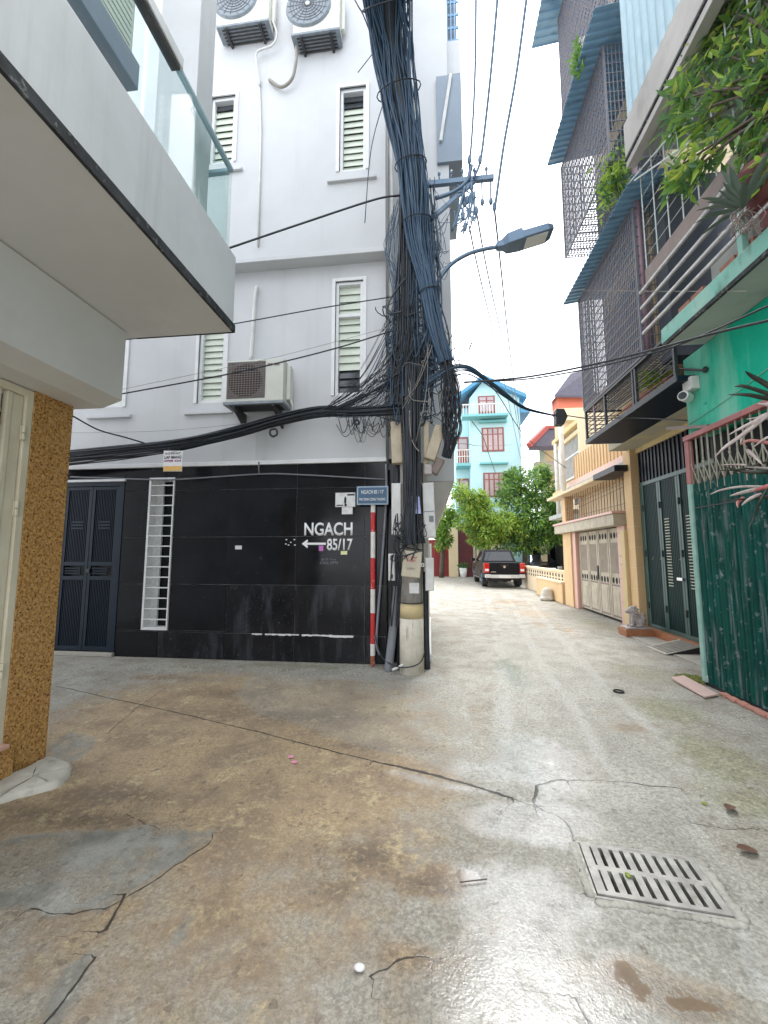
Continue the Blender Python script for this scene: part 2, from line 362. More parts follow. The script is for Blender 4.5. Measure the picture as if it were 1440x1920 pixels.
# leaves let some light through
for k in ('leaf', 'leaf_bright', 'leaf_deep', 'leaf_yellow'):
    n = MAT[k].node_tree.nodes; L = MAT[k].node_tree.links; pb = n['Principled BSDF']; ou = n['Material Output']
    tl = n.new('ShaderNodeBsdfTranslucent'); mxs = n.new('ShaderNodeMixShader'); mxs.inputs[0].default_value = .42
    src = pb.inputs['Base Color'].links[0].from_socket; g = n.new('ShaderNodeGamma'); g.inputs[1].default_value = .8
    L.new(src, g.inputs[0]); L.new(g.outputs[0], tl.inputs[0]); L.new(pb.outputs[0], mxs.inputs[1]); L.new(tl.outputs[0], mxs.inputs[2]); L.new(mxs.outputs[0], ou.inputs[0])

# ================================================================== GROUND
def lin(a, b, st): return list(np.arange(a, b, st))
XS = np.array(lin(-60, -8, 6) + lin(-8, -4.2, .2) + lin(-4.2, 4.7, .03) + lin(4.7, 9, .25) + lin(9, 75, 6))
YS = np.array(lin(-25, 0.6, 1.2) + lin(0.6, 7.0, .03) + lin(7.0, 13, .08) + lin(13, 34, .5) + lin(34, 160, 9))
GX, GY = np.meshgrid(XS, YS); NX, NY = len(XS), len(YS)
gx, gy = GX.ravel(), GY.ravel()
def gp(*pts): return [onZ(a, b).to_2d() for a, b in pts]
def seg_d(P, Q):
    dx, dy = Q[0] - P[0], Q[1] - P[1]; L2 = dx * dx + dy * dy + 1e-12
    t = ((gx - P[0]) * dx + (gy - P[1]) * dy) / L2; tc = np.clip(t, 0, 1)
    d_ = np.hypot(gx - P[0] - tc * dx, gy - P[1] - tc * dy)
    cr = dx * (gy - P[1]) - dy * (gx - P[0])
    return d_, cr, t
def sd_poly(poly):
    best = np.full(gx.shape, 1e9); ins = np.zeros(gx.shape, bool); n = len(poly)
    for i in range(n):
        P, Q = poly[i], poly[(i + 1) % n]; d_, _, _ = seg_d(P, Q); best = np.minimum(best, d_)
        c = ((P[1] > gy) != (Q[1] > gy)); den = (Q[1] - P[1]) or 1e-9
        xi = P[0] + (gy - P[1]) * (Q[0] - P[0]) / den
        ins ^= (c & (gx < xi))
    return np.where(ins, best, -best)
def sd_line(pl):
    best = np.full(gx.shape, 1e9); sg = np.ones(gx.shape); n = len(pl)
    for i in range(n - 1):
        d_, cr, t = seg_d(pl[i], pl[i + 1]); m = d_ < best
        s_ = np.where(cr >= 0, 1.0, -1.0)
        if i == 0: s_ = np.where(t < 0, 1.0, s_)
        if i == n - 2: s_ = np.where(t > 1, 1.0, s_)
        best = np.where(m, d_, best); sg = np.where(m, s_, sg)
    return best * sg
def soft(a, wd): return np.clip(a / wd + .5, 0, 1)
def jit(pl, amp, k=5):
    out = []
    for i in range(len(pl) - 1):
        for j in range(k):
            p = pl[i].lerp(pl[i + 1], j / k); q = noise.noise_vector(Vector((p[0] * 6, p[1] * 6, 3)))
            out.append(Vector((p[0] + q[0] * amp, p[1] + q[1] * amp)))
    out.append(pl[-1]); return out
A = {}
A['patch'] = np.maximum.reduce([sd_poly(gp((-80, 1590), (60, 1560), (200, 1550), (330, 1545), (395, 1558), (392, 1580), (340, 1615), (290, 1648), (240, 1675), (200, 1700), (100, 1712), (40, 1700), (-80, 1700))),
      sd_poly(gp((90, 1400), (130, 1372), (182, 1378), (180, 1402), (140, 1425), (95, 1428))),
      sd_poly(gp((60, 1920), (110, 1810), (180, 1775), (165, 1840), (90, 1960))),
      sd_poly(gp((310, 1768), (345, 1720), (362, 1716), (350, 1760), (325, 1773))) * 1.0])
A['pale'] = np.maximum(sd_poly(gp((438, 1300), (470, 1268), (600, 1248), (800, 1246), (870, 1290), (900, 1400), (930, 1478), (760, 1420), (640, 1390), (560, 1360), (470, 1335))),
      sd_poly(gp((900, 1478), (940, 1180), (1060, 1180), (1300, 1500), (1500, 1900), (1100, 1980), (1085, 1600), (1000, 1512))) )
br = np.exp(-((np.abs(gx + 1.75) / 2.0) ** 3 + (np.abs(gy - 3.5) / 1.75) ** 3)) * 1.05
br = np.maximum(br, .6 * np.exp(-(((gx + 1.0) / 1.3) ** 2 + ((gy - 1.9) / .7) ** 2)))
for (px, py, sx, sy, a_) in ((700, 1610, .32, .22, .8), (810, 1640, .2, .12, .8), (740, 1820, .2, .1, .5), (1190, 1830, .22, .12, .9), (1300, 1870, .25, .1, .9), (520, 1300, 1.0, .25, .7), (1165, 1360, .25, .2, .6), (1000, 1150, .8, 1.2, .5), (960, 1130, .5, .8, .5), (420, 1270, 1.4, .25, .6)):
    c = onZ(px, py); br = np.maximum(br, a_ * np.exp(-(((gx - c.x) / sx) ** 2 + ((gy - c.y) / sy) ** 2)))
A['brown'] = br
ms = np.zeros(gx.shape)
for (px, py, sx, sy, a_) in ((1350, 1420, .35, .5, .9), (1250, 1330, .35, .5, .8), (1200, 1260, .5, .7, .6), (1400, 1500, .3, .3, .7), (1120, 1170, .5, 1.5, .6), (1070, 1150, .4, 1.2, .5), (560, 1248, 1.4, .14, .6), (700, 1330, .2, .2, .5), (350, 1250, .6, .12, .5)):
    c = onZ(px, py); ms = np.maximum(ms, a_ * np.exp(-(((gx - c.x) / sx) ** 2 + ((gy - c.y) / sy) ** 2)))
dk = np.zeros(gx.shape)
for (px, py, sx, sy, a_) in ((690, 1600, .3, .13, 1.), (800, 1655, .2, .1, 1.), (640, 1660, .2, .1, .8), (560, 1340, .7, .12, .9), (720, 1400, .5, .07, .9), (420, 1300, .6, .15, .7), (300, 1270, .6, .12, .7), (130, 1530, .7, .1, .9), (250, 1490, .4, .1, .8), (760, 1790, .16, .1, .9), (1190, 1840, .16, .09, 1.), (1300, 1880, .2, .07, 1.), (955, 1128, .7, .45, .9), (925, 1140, .35, .3, .8), (985, 1135, .5, .2, .7), (1000, 1195, .2, .8, .5), (1010, 1170, .2, .5, .6), (1170, 1365, .25, .12, .7), (1140, 1335, .15, .1, .6), (120, 1620, .3, .1, .5)):
    c = onZ(px, py); dk = np.maximum(dk, a_ * np.exp(-(((gx - c.x) / sx) ** 2 + ((gy - c.y) / sy) ** 2)))
A['dark'] = dk; br = np.maximum(br, dk * .95); A['brown'] = br
A['moss'] = ms
wt = np.zeros(gx.shape)
for (px, py, sx, sy, a_) in ((1030, 1430, .4, .5, .92), (1010, 1540, .5, .22, .95), (980, 1700, .4, .3, .8), (1000, 1850, .55, .25, .75), (875, 1640, .085, .07, 1.6), (1230, 1640, .45, .3, .6), (1175, 1825, .13, .11, 1.25), (1205, 1860, .1, .06, 1.2), (1300, 1880, .2, .06, 1.25), (1270, 1850, .07, .06, 1.1), (960, 1260, .25, .9, .75), (1060, 1180, .3, 1.2, .5), (900, 1440, .5, .3, .5), (680, 1800, .6, .25, .35), (1400, 1800, .3, .3, .4)):
    c = onZ(px, py); wt = np.maximum(wt, a_ * np.exp(-(((gx - c.x) / sx) ** 2 + ((gy - c.y) / sy) ** 2)))
A['wet'] = wt
tr = np.zeros(gx.shape)
for pl, wd in ((((905, 1100), (935, 1190), (948, 1290), (950, 1390)), .07), (((960, 1130), (1010, 1240), (1080, 1330), (1130, 1425), (1190, 1500)), .05), (((985, 1120), (1080, 1230), (1190, 1340), (1290, 1420)), .05), (((1375, 1725), (1440, 1880)), .03), (((740, 1445), (860, 1478), (950, 1480)), .04)):
    d_ = np.abs(sd_line(jit(gp(*pl), .03))); tr = np.maximum(tr, np.exp(-(d_ / wd) ** 2))
A['track_glare'] = tr
CR = [(((100, 1285), (150, 1295), (330, 1335), (560, 1390), (720, 1430)), .008, .0045), (((700, 1425), (770, 1441), (850, 1460), (930, 1485), (965, 1497)), .004, .0095), (((955, 1494), (980, 1502), (1003, 1508)), .004, .004),
      (((1003, 1508), (1006, 1470), (1055, 1458)), .012, .006), (((1055, 1458), (1150, 1464), (1280, 1475)), .02, .003),
      (((310, 1290), (258, 1325), (200, 1375)), .02, .0025),
      (((45, 1700), (110, 1710), (200, 1698), (245, 1672), (290, 1648), (345, 1612), (392, 1580), (398, 1562)), .012, .0022),
      (((235, 1672), (212, 1720), (188, 1756)), .01, .004), (((180, 1795), (130, 1860), (60, 1935)), .012, .003),
      (((1003, 1510), (1050, 1530), (1078, 1570), (1085, 1620), (1100, 1680)), .012, .003), (((1420, 1552), (1365, 1555), (1300, 1540)), .02, .002),
      (((1085, 1865), (1100, 1905), (1130, 1960)), .01, .0035), (((240, 1525), (275, 1545), (300, 1550)), .01, .0016), (((690, 1830), (740, 1800), (810, 1790)), .02, .002)]
def crackline(pl, amp):
    P = spline([Vector((p[0], p[1], 0)) for p in gp(*pl)], 7) if len(pl) > 3 else [Vector((p[0], p[1], 0)) for p in jit(gp(*pl), 0, 6)]
    out = []
    for p in P:
        q = noise.noise_vector(Vector((p[0] * 5, p[1] * 5, 3))); q2 = noise.noise_vector(Vector((p[0] * 23, p[1] * 23, 7)))
        out.append(Vector((p[0] + q[0] * amp + q2[0] * amp * .8, p[1] + q[1] * amp + q2[1] * amp * .8)))
    return out
for i, (pl, amp, wd) in enumerate(CR): A['crack%d' % i] = sd_line(crackline(pl, amp + .006))
me = bpy.data.meshes.new('alley_pavement')
gz = np.zeros(gx.shape)
idx = np.arange(NX * NY).reshape(NY, NX)
faces = np.stack([idx[:-1, :-1], idx[:-1, 1:], idx[1:, 1:], idx[1:, :-1]], -1).reshape(-1, 4)
hz = np.array([noise.noise(Vector((float(a) * 1.3, float(b) * 1.3, .5))) if (-4.5 < a < 4.8 and .5 < b < 13) else 0. for a, b in zip(gx, gy)])
# no swell where things stand, a shallow one in the open
gz = hz * .006 - .006
# the opening under the drain grate is a real hole
GA, GB, GC, GD = onZ(1085, 1577), onZ(1310, 1612), onZ(1376, 1722), onZ(1113, 1682)
hole = sd_poly([p.to_2d() for p in (GA, GB, GC, GD)])
fc = hole[faces].max(1) > 0.002
faces = faces[~fc]
me.from_pydata(np.stack([gx, gy, gz], 1).tolist(), [], faces.tolist())
for k, a in A.items():
    at = me.attributes.new(k, 'FLOAT', 'POINT'); at.data.foreach_set('value', a.astype(np.float32))
me.shade_smooth()
gm = bpy.data.materials.new('wet_concrete'); gm.use_nodes = True
N = gm.node_tree.nodes; L = gm.node_tree.links; PB = N['Principled BSDF']
def attr(k):
    t = N.new('ShaderNodeAttribute'); t.attribute_name = k; return t.outputs['Fac']
tco = N.new('ShaderNodeTexCoord').outputs['Object']
def nz(sc, det=6, ro=.6, ty='FBM', off=0.0, mp=None):
    t = N.new('ShaderNodeTexNoise'); t.inputs['Scale'].default_value = sc; t.inputs['Detail'].default_value = det; t.inputs['Roughness'].default_value = ro
    p = N.new('ShaderNodeMapping'); p.inputs['Location'].default_value = (off, off * .7, 0)
    if mp: p.inputs['Scale'].default_value = mp
    L.new(tco, p.inputs[0]); L.new(p.outputs[0], t.inputs['Vector']); return t.outputs[0]
def ma(op, a, b=0.0, c=0.0, cl=False):
    t = N.new('ShaderNodeMath'); t.operation = op; t.use_clamp = cl
    for i, q in enumerate((a, b, c)):
        if isinstance(q, (int, float)): t.inputs[i].default_value = q
        else: L.new(q, t.inputs[i])
    return t.outputs[0]
def rg(x, a, b, c=0., d=1.):
    t = N.new('ShaderNodeMapRange'); t.interpolation_type = 'SMOOTHSTEP'
    for i, q in enumerate((a, b, c, d)): t.inputs[i + 1].default_value = q
    L.new(x, t.inputs[0]); return t.outputs[0]
def mx(f, a, b, mode='MIX'):
    t = N.new('ShaderNodeMix'); t.data_type = 'RGBA'; t.blend_type = mode
    if isinstance(f, (int, float)): t.inputs['Factor'].default_value = f
    else: L.new(f, t.inputs['Factor'])
    for k, q in (('A', a), ('B', b)):
        if isinstance(q, tuple): t.inputs[k].default_value = (*q, 1)
        else: L.new(q, t.inputs[k])
    return t.outputs['Result']
n_big, n_mid, n_fin, n_gr = nz(.9, 5), nz(4.5, 8, .65), nz(24, 8, .7), nz(150, 4, .6)
n_m2, n_m3 = nz(7, 8, .7, off=5.3), nz(2.1, 8, .65, off=11.7)
col = mx(rg(n_mid, .35, .65), (.375, .352, .30), (.29, .265, .215))
col = mx(rg(n_m3, .42, .62), col, (.43, .418, .372))
bf = ma('ADD', attr('brown'), ma('ADD', ma('MULTIPLY_ADD', n_mid, .9, -.45), ma('MULTIPLY_ADD', n_m3, .8, -.4))); bf = rg(bf, .18, .72)
bcol = mx(rg(n_m3, .40, .60), (.52, .375, .215), (.27, .18, .10)); bcol = mx(rg(n_m2, .52, .7), bcol, (.40, .295, .18)); bcol = mx(ma('MULTIPLY', attr('dark'), rg(n_mid, .3, .5)), bcol, (.15, .10, .06))
bcol = mx(rg(n_fin, .5, .72), bcol, (.58, .44, .26))
col = mx(ma('MULTIPLY', bf, .86), col, bcol)
# yellowish worn crust in the lower left
ycr = ma('MULTIPLY', rg(nz(3.2, 10, .72, off=2.2), .53, .63), rg(n_fin, .35, .6)); col = mx(ma('MULTIPLY', ycr, ma('MULTIPLY', bf, .75)), col, (.66, .53, .31))
# pale worn sheet
pf = rg(ma('ADD', attr('pale'), ma('MULTIPLY_ADD', n_m2, .22, -.11)), -.03, .06)
pcol = mx(rg(n_m3, .4, .6), (.45, .44, .395), (.345, .332, .29)); pcol = mx(rg(n_fin, .5, .7), pcol, (.31, .29, .24))
col = mx(ma('MULTIPLY', pf, ma('MULTIPLY_ADD', bf, -.55, .9)), col, pcol)
# trowelled grey repairs
tf = rg(ma('ADD', attr('patch'), ma('ADD', ma('MULTIPLY_ADD', n_fin, .04, -.02), ma('MULTIPLY_ADD', n_m2, .16, -.08))), -.02, .035)
tcol = mx(rg(n_m2, .38, .62), (.19, .185, .16), (.27, .265, .23)); tcol = mx(rg(nz(1.8, 8, .6, off=8), .5, .68), tcol, (.38, .37, .33))
tf = ma('MULTIPLY', tf, rg(n_m3, .36, .52, .35, 1.)); col = mx(tf, col, tcol)
# moss and algae
mf = rg(ma('ADD', attr('moss'), ma('ADD', ma('MULTIPLY_ADD', n_m2, 1.2, -.7), ma('MULTIPLY_ADD', n_m3, 1.0, -.5))), .14, .6); col = mx(ma('MULTIPLY', mf, .55), col, mx(rg(n_fin, .4, .6), (.34, .34, .17), (.17, .17, .08)))
# grit
vo = N.new('ShaderNodeTexVoronoi'); vo.inputs['Scale'].default_value = 85; L.new(tco, vo.inputs['Vector'])
vo2 = N.new('ShaderNodeTexVoronoi'); vo2.inputs['Scale'].default_value = 42; L.new(tco, vo2.inputs['Vector'])
col = mx(ma('MULTIPLY', rg(vo.outputs['Color'], .74, .82, 0, .42), ma('MULTIPLY', ma('MULTIPLY_ADD', bf, -.75, 1.), rg(n_m2, .35, .6))), col, (.62, .58, .50)); col = mx(ma('MULTIPLY', rg(vo2.outputs['Color'], .8, .84, 0, .55), rg(n_mid, .4, .6)), col, (.14, .12, .095)); col = mx(rg(n_gr, .56, .7, 0, .6), col, (.13, .11, .085)); col = mx(rg(n_fin, .60, .72, 0, .6), col, (.15, .12, .085))
col = mx(rg(nz(11, 10, .75, off=3), .62, .66, 0, .35), col, (.5, .46, .38))
tk = ma('MULTIPLY', attr('track_glare'), rg(n_m2, .3, .5)); tk = ma('MULTIPLY', tk, rg(n_m3, .40, .60)); col = mx(ma('MULTIPLY', tk, .6), col, (.60, .60, .58))  # wet tracks paled: sky reflection painted into the colour
n_sp = nz(58, 3, .7, off=1.7)
col = mx(ma('MULTIPLY', ma('MULTIPLY_ADD', tf, -.6, 1.0), ma('MULTIPLY_ADD', ma('MULTIPLY', bf, rg(n_m3, .35, .6)), -.65, 1.)), col, mx(rg(n_sp, .38, .62), (.66, .65, .63), (1.0, 1.0, 1.0)), 'MULTIPLY')
# wetness: darker, smoother
wf = rg(ma('ADD', attr('wet'), ma('MULTIPLY_ADD', n_mid, 1.1, -.6)), .05, .75);  wf = ma('MAXIMUM', wf, ma('MULTIPLY', tk, .6)); wf = ma('MULTIPLY_ADD', wf, .86, .14)
pud = rg(ma('ADD', attr('wet'), ma('ADD', ma('MULTIPLY_ADD', n_m2, 1.1, -.55), ma('MULTIPLY_ADD', n_fin, .5, -.25))), .93, 1.1)
col = mx(ma('MULTIPLY', wf, .08), col, (.42, .40, .38), 'MULTIPLY'); col = mx(ma('MULTIPLY', pud, ma('MULTIPLY', bf, .8)), col, (.20, .14, .09))
# cracks
cf = None
for i, (pl, amp, wd) in enumerate(CR):
    a_ = ma('ADD', ma('ABSOLUTE', attr('crack%d' % i)), ma('MULTIPLY_ADD', n_m2, wd * 5, -wd * 2.5)); c_ = rg(ma('ADD', a_, ma('MULTIPLY_ADD', n_fin, .012, -.006)), wd * .8, wd * 1.8, 1., 0.); cf = c_ if cf is None else ma('MAXIMUM', cf, c_)
col = mx(ma('MULTIPLY', cf, .92), col, (.035, .03, .026)); L.new(col, PB.inputs['Base Color'])
ro = ma('MULTIPLY_ADD', wf, -.56, .76); ro = ma('ADD', ro, ma('MULTIPLY_ADD', n_m2, .24, -.12)); ro = ma('MULTIPLY', ro, ma('MULTIPLY_ADD', pud, -.9, 1.)); ro = ma('MAXIMUM', ro, .04); L.new(ro, PB.inputs['Roughness'])
PB.inputs['Specular IOR Level'].default_value = .5
hgt = ma('ADD', ma('MULTIPLY', n_sp, .55), ma('MULTIPLY', n_fin, .8)); hgt = ma('ADD', hgt, ma('MULTIPLY', n_mid, .6)); hgt = ma('ADD', hgt, ma('MULTIPLY', n_gr, .28)); hgt = ma('ADD', hgt, ma('MULTIPLY', n_m2, 1.3)); hgt = ma('ADD', hgt, ma('MULTIPLY', vo.outputs['Distance'], .25))
hgt = ma('ADD', hgt, ma('MULTIPLY', ycr, -.35)); hgt = ma('MULTIPLY', hgt, ma('MULTIPLY_ADD', tf, -.6, 1.)); hgt = ma('ADD', hgt, ma('MULTIPLY', cf, -1.6));  hgt = ma('ADD', hgt, ma('MULTIPLY', tf, .5))
bp = N.new('ShaderNodeBump'); L.new(ma('MULTIPLY_ADD', pud, -.78, .8), bp.inputs['Strength']); bp.inputs['Distance'].default_value = .011; L.new(hgt, bp.inputs['Height']); L.new(bp.outputs[0], PB.inputs['Normal'])
# thin film of rain water on top
bp2 = N.new('ShaderNodeBump'); bp2.inputs['Distance'].default_value = .006; L.new(ma('MULTIPLY_ADD', pud, -.15, .17), bp2.inputs['Strength']); L.new(hgt, bp2.inputs['Height'])
L.new(bp2.outputs[0], PB.inputs['Coat Normal']); PB.inputs['Coat IOR'].default_value = 1.8
L.new(ma('MULTIPLY', rg(wf, .25, .8), rg(n_m2, .3, .5, .45, 1.)), PB.inputs['Coat Weight']); L.new(ma('MULTIPLY_ADD', pud, -.07, .15), PB.inputs['Coat Roughness'])
me.materials.append(gm)
go = bpy.data.objects.new('alley_pavement', me); COL.objects.link(go); tag(go, 'wet patched brown and grey concrete of the alley', kind='structure')

# ================================================================== LEFT HOUSE with overhanging balcony
LX = -2.93
lh = thing('balcony_house', 'grey house on the left with an overhanging glass balcony and brown granite pillar', 'house', (-3.6, 2.0, 0))
MB().box(-3.3, LX, 2.62, 2.95, 0, 2.765).build('granite_pillar', MAT['granite'], lh, bev=.004)
MB().box(-8, -3.05, 2.62, 2.93, 0, 7.5).build('end_wall', MAT['grey_paint'], lh)
MB().box(-8, -3.4, -3.0, 2.60, 2.8, 7.5).build('upper_wall', MAT['grey_paint'], lh)
# beam with chamfered lower edge, end at Y 3.015
bo = MB(); YE, YS0 = 3.015, -3.0
prof = [(-3.2, 2.765), (-2.72, 2.765), (-2.553, 2.826), (-2.553, 3.43), (-3.2, 3.43)]
bo.prism([(x, YE, z) for x, z in prof], (0, YS0 - YE, 0)).build('beam', MAT['soffit_paint'], lh, fixn=True, bev=.006)
sb = MB().box(-3.39, -1.66, YS0, 3.125, 3.436, 3.47).build('soffit', MAT['soffit_paint'], lh)
MB().box(-1.662, -1.642, YS0, 3.135, 3.433, 3.50).box(-2.55, -1.662, 3.122, 3.137, 3.433, 3.475).build('stained_edge', MAT['mould_band'], lh, label='black mould-stained lower edge')
MB().box(-3.39, -1.652, YS0, 3.125, 3.476, 4.12).build('balcony_slab', MAT['grey_paint'], lh, bev=.012)
# glass balustrade in panels with a handrail
for y0, y1 in ((2.02, 3.06), (.9, 1.98), (-.25, .86), (-1.4, -.29)):
    MB().box(-1.70, -1.688, y0, y1, 4.06, 4.86).build('glass_panel', MAT['balustrade_glass'], lh)
MB().box(-3.1, -1.72, 3.055, 3.067, 4.06, 4.86).build('glass_panel', MAT['balustrade_glass'], lh)
hr = MB().box(-1.725, -1.655, -1.4, 2.30, 4.87, 4.955).build('handrail', MAT['white_trim'], lh, bev=.006)
MB().box(-1.715, -1.675, 2.30, 3.06, 4.872, 4.905).build('handrail', MAT['sheet_pale'], lh, bev=.004)
MB().box(-3.1, -1.72, 3.04, 3.08, 4.872, 4.905).build('handrail', MAT['sheet_pale'], lh, bev=.004)
MB().box(-1.728, -1.664, -1.4, 2.28, 4.845, 4.868).build('rail_channel', MAT['steel_dark'], lh)
# column at the far end of the balcony, upper storeys behind
MB().box(-2.12, -1.78, 2.64, 2.86, 4.12, 9.0).build('column', MAT['grey_paint'], lh, bev=.006)
MB().box(-3.39, -2.9, -3.0, 2.6, 4.13, 9).build('inner_wall', MAT['white_paint'], lh)
MB().box(-3.39, -2.7, -3.0, 1.95, 7.6, 7.8).build('ceiling_slab', MAT['white_paint'], lh)
SHY, SHZ = onX(250, 60, -2.8).y, onX(246, 120, -2.8).z
# sliding shutter and low cabinet seen through the glass
sh = MB().box(-2.897, -2.80, .3, SHY, SHZ, 6.9).build('shutter', MAT['louvre'], lh)
lo = MB()
for i in range(26): lo.box(-2.798, -2.775, .34, SHY - .05, SHZ + .05 + i * .07, SHZ + .10 + i * .07)
lo.build('louvre_slat', MAT['louvre'], sh)
MB().box(-2.9, -2.72, .3, SHY + .02, SHZ - .28, SHZ - .005).build('window_box', MAT['panel_grey'], lh, bev=.01)
# cream steel gate at the alley side
gt = MB(); gt.box(LX - .05, LX - .004, 2.565, 2.618, .24, 2.755).box(LX - .05, LX - .004, .6, 2.565, 2.70, 2.755).box(LX - .05, LX - .004, .6, 2.565, .24, .30)
gf = gt.build('gate_frame', MAT['cream_metal'], lh, bev=.004)
MB().box(LX - .05, LX - .02, 2.478, 2.556, .305, 2.695).build('gate_panel', MAT['cream_metal'], lh, bev=.006)
MB().box(LX - .2, LX - .12, .6, 2.3, .24, 2.7).build('gate_backing', MAT['dark_void'], lh)
for i in range(9):
    y = 2.455 - i * .075
    MB().box(LX - .055, LX - .012, y - .018, y + .018, .305, 2.695).build('gate_bar', MAT['cream_metal'], lh, bev=.004)
for z in (2.46, 2.56):
    MB().box(LX - .075, LX - .058, .6, 2.50, z - .012, z + .012).build('gate_rail', MAT['cream_metal'], lh)
for z in (2.42, 1.87, .75):
    h = MB().cyl((LX + .006, 2.555, z - .05), (LX + .006, 2.555, z - .004), .011, 8).cyl((LX + .006, 2.555, z + .004), (LX + .006, 2.555, z + .05), .011, 8).box(LX - .003, LX + .004, 2.535, 2.575, z - .05, z + .05)
    h.build('hinge', MAT['cream_metal'], gf)
MB().box(LX - .3, LX + .045, .6, 2.66, 0, .235).build('threshold', MAT['granite'], lh, bev=.004)
MB().box(LX - .06, LX + .07, 1.2, 2.60, .236, .262).build('threshold_lip', MAT['pink_tile'], lh, bev=.003)

# rough cement pad at the pillar foot
pad = MB(); pc = [onZ(a, b) for a, b in ((-90, 1560), (0, 1508), (70, 1487), (110, 1474), (133, 1452), (134, 1436), (112, 1427), (88, 1424), (40, 1448), (-20, 1480))]
ring = [p.copy() for p in pc]
cen = sum(pc, Vector()) / len(pc)
rings = []
for k, (s_, z) in enumerate(((1.0, -.012), (.96, .02), (.85, .036), (.5, .04), (.02, .041))):
    rings.append([cen + (p - cen) * s_ + Vector((random.uniform(-.008, .008), random.uniform(-.008, .008), z + random.uniform(-.004, .004))) for p in spline(pc + [pc[0]], 5)[:-1]])
nn = len(rings[0]); V = [v for r in rings for v in r]; Fs = []
for k in range(4):
    for i in range(nn): j = (i + 1) % nn; Fs.append((k * nn + i, k * nn + j, (k + 1) * nn + j, (k + 1) * nn + i))
Fs.append(tuple(4 * nn + i for i in range(nn)))
o = pad.add(V, Fs).build('cement_pad', MAT['cement_pad'], smooth=True); tag(o, 'rough pale cement pad smeared at the foot of the brown granite pillar', 'pad')

# ================================================================== WHITE HOUSE, facade Y = 5.85
WY = 5.85
wh = thing('white_house', 'white house on the corner with a black tiled ground floor', 'house', (-2.6, 6.2, 0))
FX0, FX1 = -7.5, -.64
# solid core behind; windows are openings with depth, so the facade is laid in pieces round them
holes = [(-1.40, -.96, 7.70, 9.22), (-1.43, -.99, 3.945, 5.80), (-3.66, -3.215, 3.92, 5.60), (-3.66, -3.215, 8.1, 9.37), (-5.35, -4.93, 3.92, 5.60)]
def facade(x0, x1, z0, z1, y0, y1, hl, mb):
    zs = sorted({z0, z1} | {h[2] for h in hl} | {h[3] for h in hl}); zs = [z for z in zs if z0 <= z <= z1]
    for a, b in zip(zs, zs[1:]):
        c = (a + b) / 2; cuts = sorted((h[0], h[1]) for h in hl if h[2] < c < h[3]); x = x0
        for u, v in cuts:
            if u > x: mb.box(x, u, y0, y1, a, b)
            x = v
        if x < x1: mb.box(x, x1, y0, y1, a, b)
    return mb
facade(FX0, FX1, 2.935, 6.12, WY, WY + .25, holes, MB()).build('white_wall', MAT['white_paint'], wh)
UP = .964
for i in (0, 3): h = holes[i]; holes[i] = (h[0] * UP, h[1] * UP, 1.55 + (h[2] - 1.55) * UP, 1.55 + (h[3] - 1.55) * UP)
facade(FX0, FX1 + .02, 6.10, 13.5, WY - .21, WY + .04, holes, MB()).build('upper_white_wall', MAT['white_paint'], wh)
MB().box(FX0, FX1 + .028, WY - .218, WY + .02, 6.085, 6.16).build('ledge', MAT['white_paint'], wh, bev=.008)
MB().box(FX0, FX1 + .012, WY - .035, WY + .02, 2.90, 2.965).build('drip_lip', MAT['white_trim'], wh, bev=.006)
MB().box(FX0, FX1 - .02, WY + .3, WY + 5, 2.9, 13.4).box(FX0, -.1, WY + .3, WY + 5, 0, 2.9).build('core', MAT['side_wall'], wh)
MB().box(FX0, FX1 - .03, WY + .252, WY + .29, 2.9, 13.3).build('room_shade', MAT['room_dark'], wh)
# black stone tiles: every tile its own piece, joints recessed
facade(-4.80, -.64, 0, 2.90, WY + .02, WY + .24, [(-4.375, -3.95, .40, 2.735)], MB()).box(-7.5, -4.80, WY + .02, WY + .24, 2.71, 2.9).box(-7.5, -5.82, WY + .02, WY + .24, 0, 2.71).build('joint_bed', MAT['grout'], wh)
tw = MB().box(-.632, -.10, WY + .14, WY + .28, 0, 2.90).build('return_wall', MAT['black_tile'], wh)
zr = [.0, .378, 1.088, 1.803, 2.53, 2.90]; xc = [-4.80, -4.105, -3.05, -1.985, -.95, -.632]
win = (-4.375, -3.95, .40, 2.735)
def tile(x0, x1, z0, z1, st):
    g = .0038
    dy = random.uniform(-.0015, .0015)
    MB().box(x0 + g, x1 - g, WY + dy, WY + .03, z0 + g, z1 - g).build('tile', MAT['black_tile_stained' if st else 'black_tile'], wh, bev=.0018)
for r in range(5):
    z0, z1 = zr[r], zr[r + 1]
    for c in range(5):
        x0, x1 = xc[c], xc[c + 1]
        st = (r == 0 and c >= 1) or (r == 1 and c >= 2)
        parts = [(x0, x1, z0, z1)]
        a, b, lo_, hi_ = win; out = []
        for (u, v, s_, t_) in parts:
            if v <= a or u >= b or t_ <= lo_ or s_ >= hi_: out.append((u, v, s_, t_)); continue
            if s_ < lo_: out.append((u, v, s_, lo_)); s_ = lo_
            if t_ > hi_: out.append((u, v, hi_, t_)); t_ = hi_
            if u < a: out.append((u, a, s_, t_))
            if v > b: out.append((b, v, s_, t_))
        for q in out: tile(*q, st)
for c in range(2): tile(-7.3 + c * 1.25, -6.05 + c * 1.25, 2.73, 2.90, False)
for r in range(5): tile(-7.3, -5.86, zr[r], min(zr[r + 1], 2.72), False)
# chipped white mortar along the plinth joint
ch = MB()
for i in range(30):
    x = -2.62 + i * .048 * 1.05
    if i % 11 != 3 or i > 24: ch.box(x, x + random.uniform(.044, .058), WY - .004, WY + .02, .372 - random.uniform(.002, .012) - (.01 if i > 22 else 0), .384 + random.uniform(.0, .006))
ch.build('mortar_strip', MAT['paper'], wh, label='white mortar smear along the plinth joint', kind='stuff')
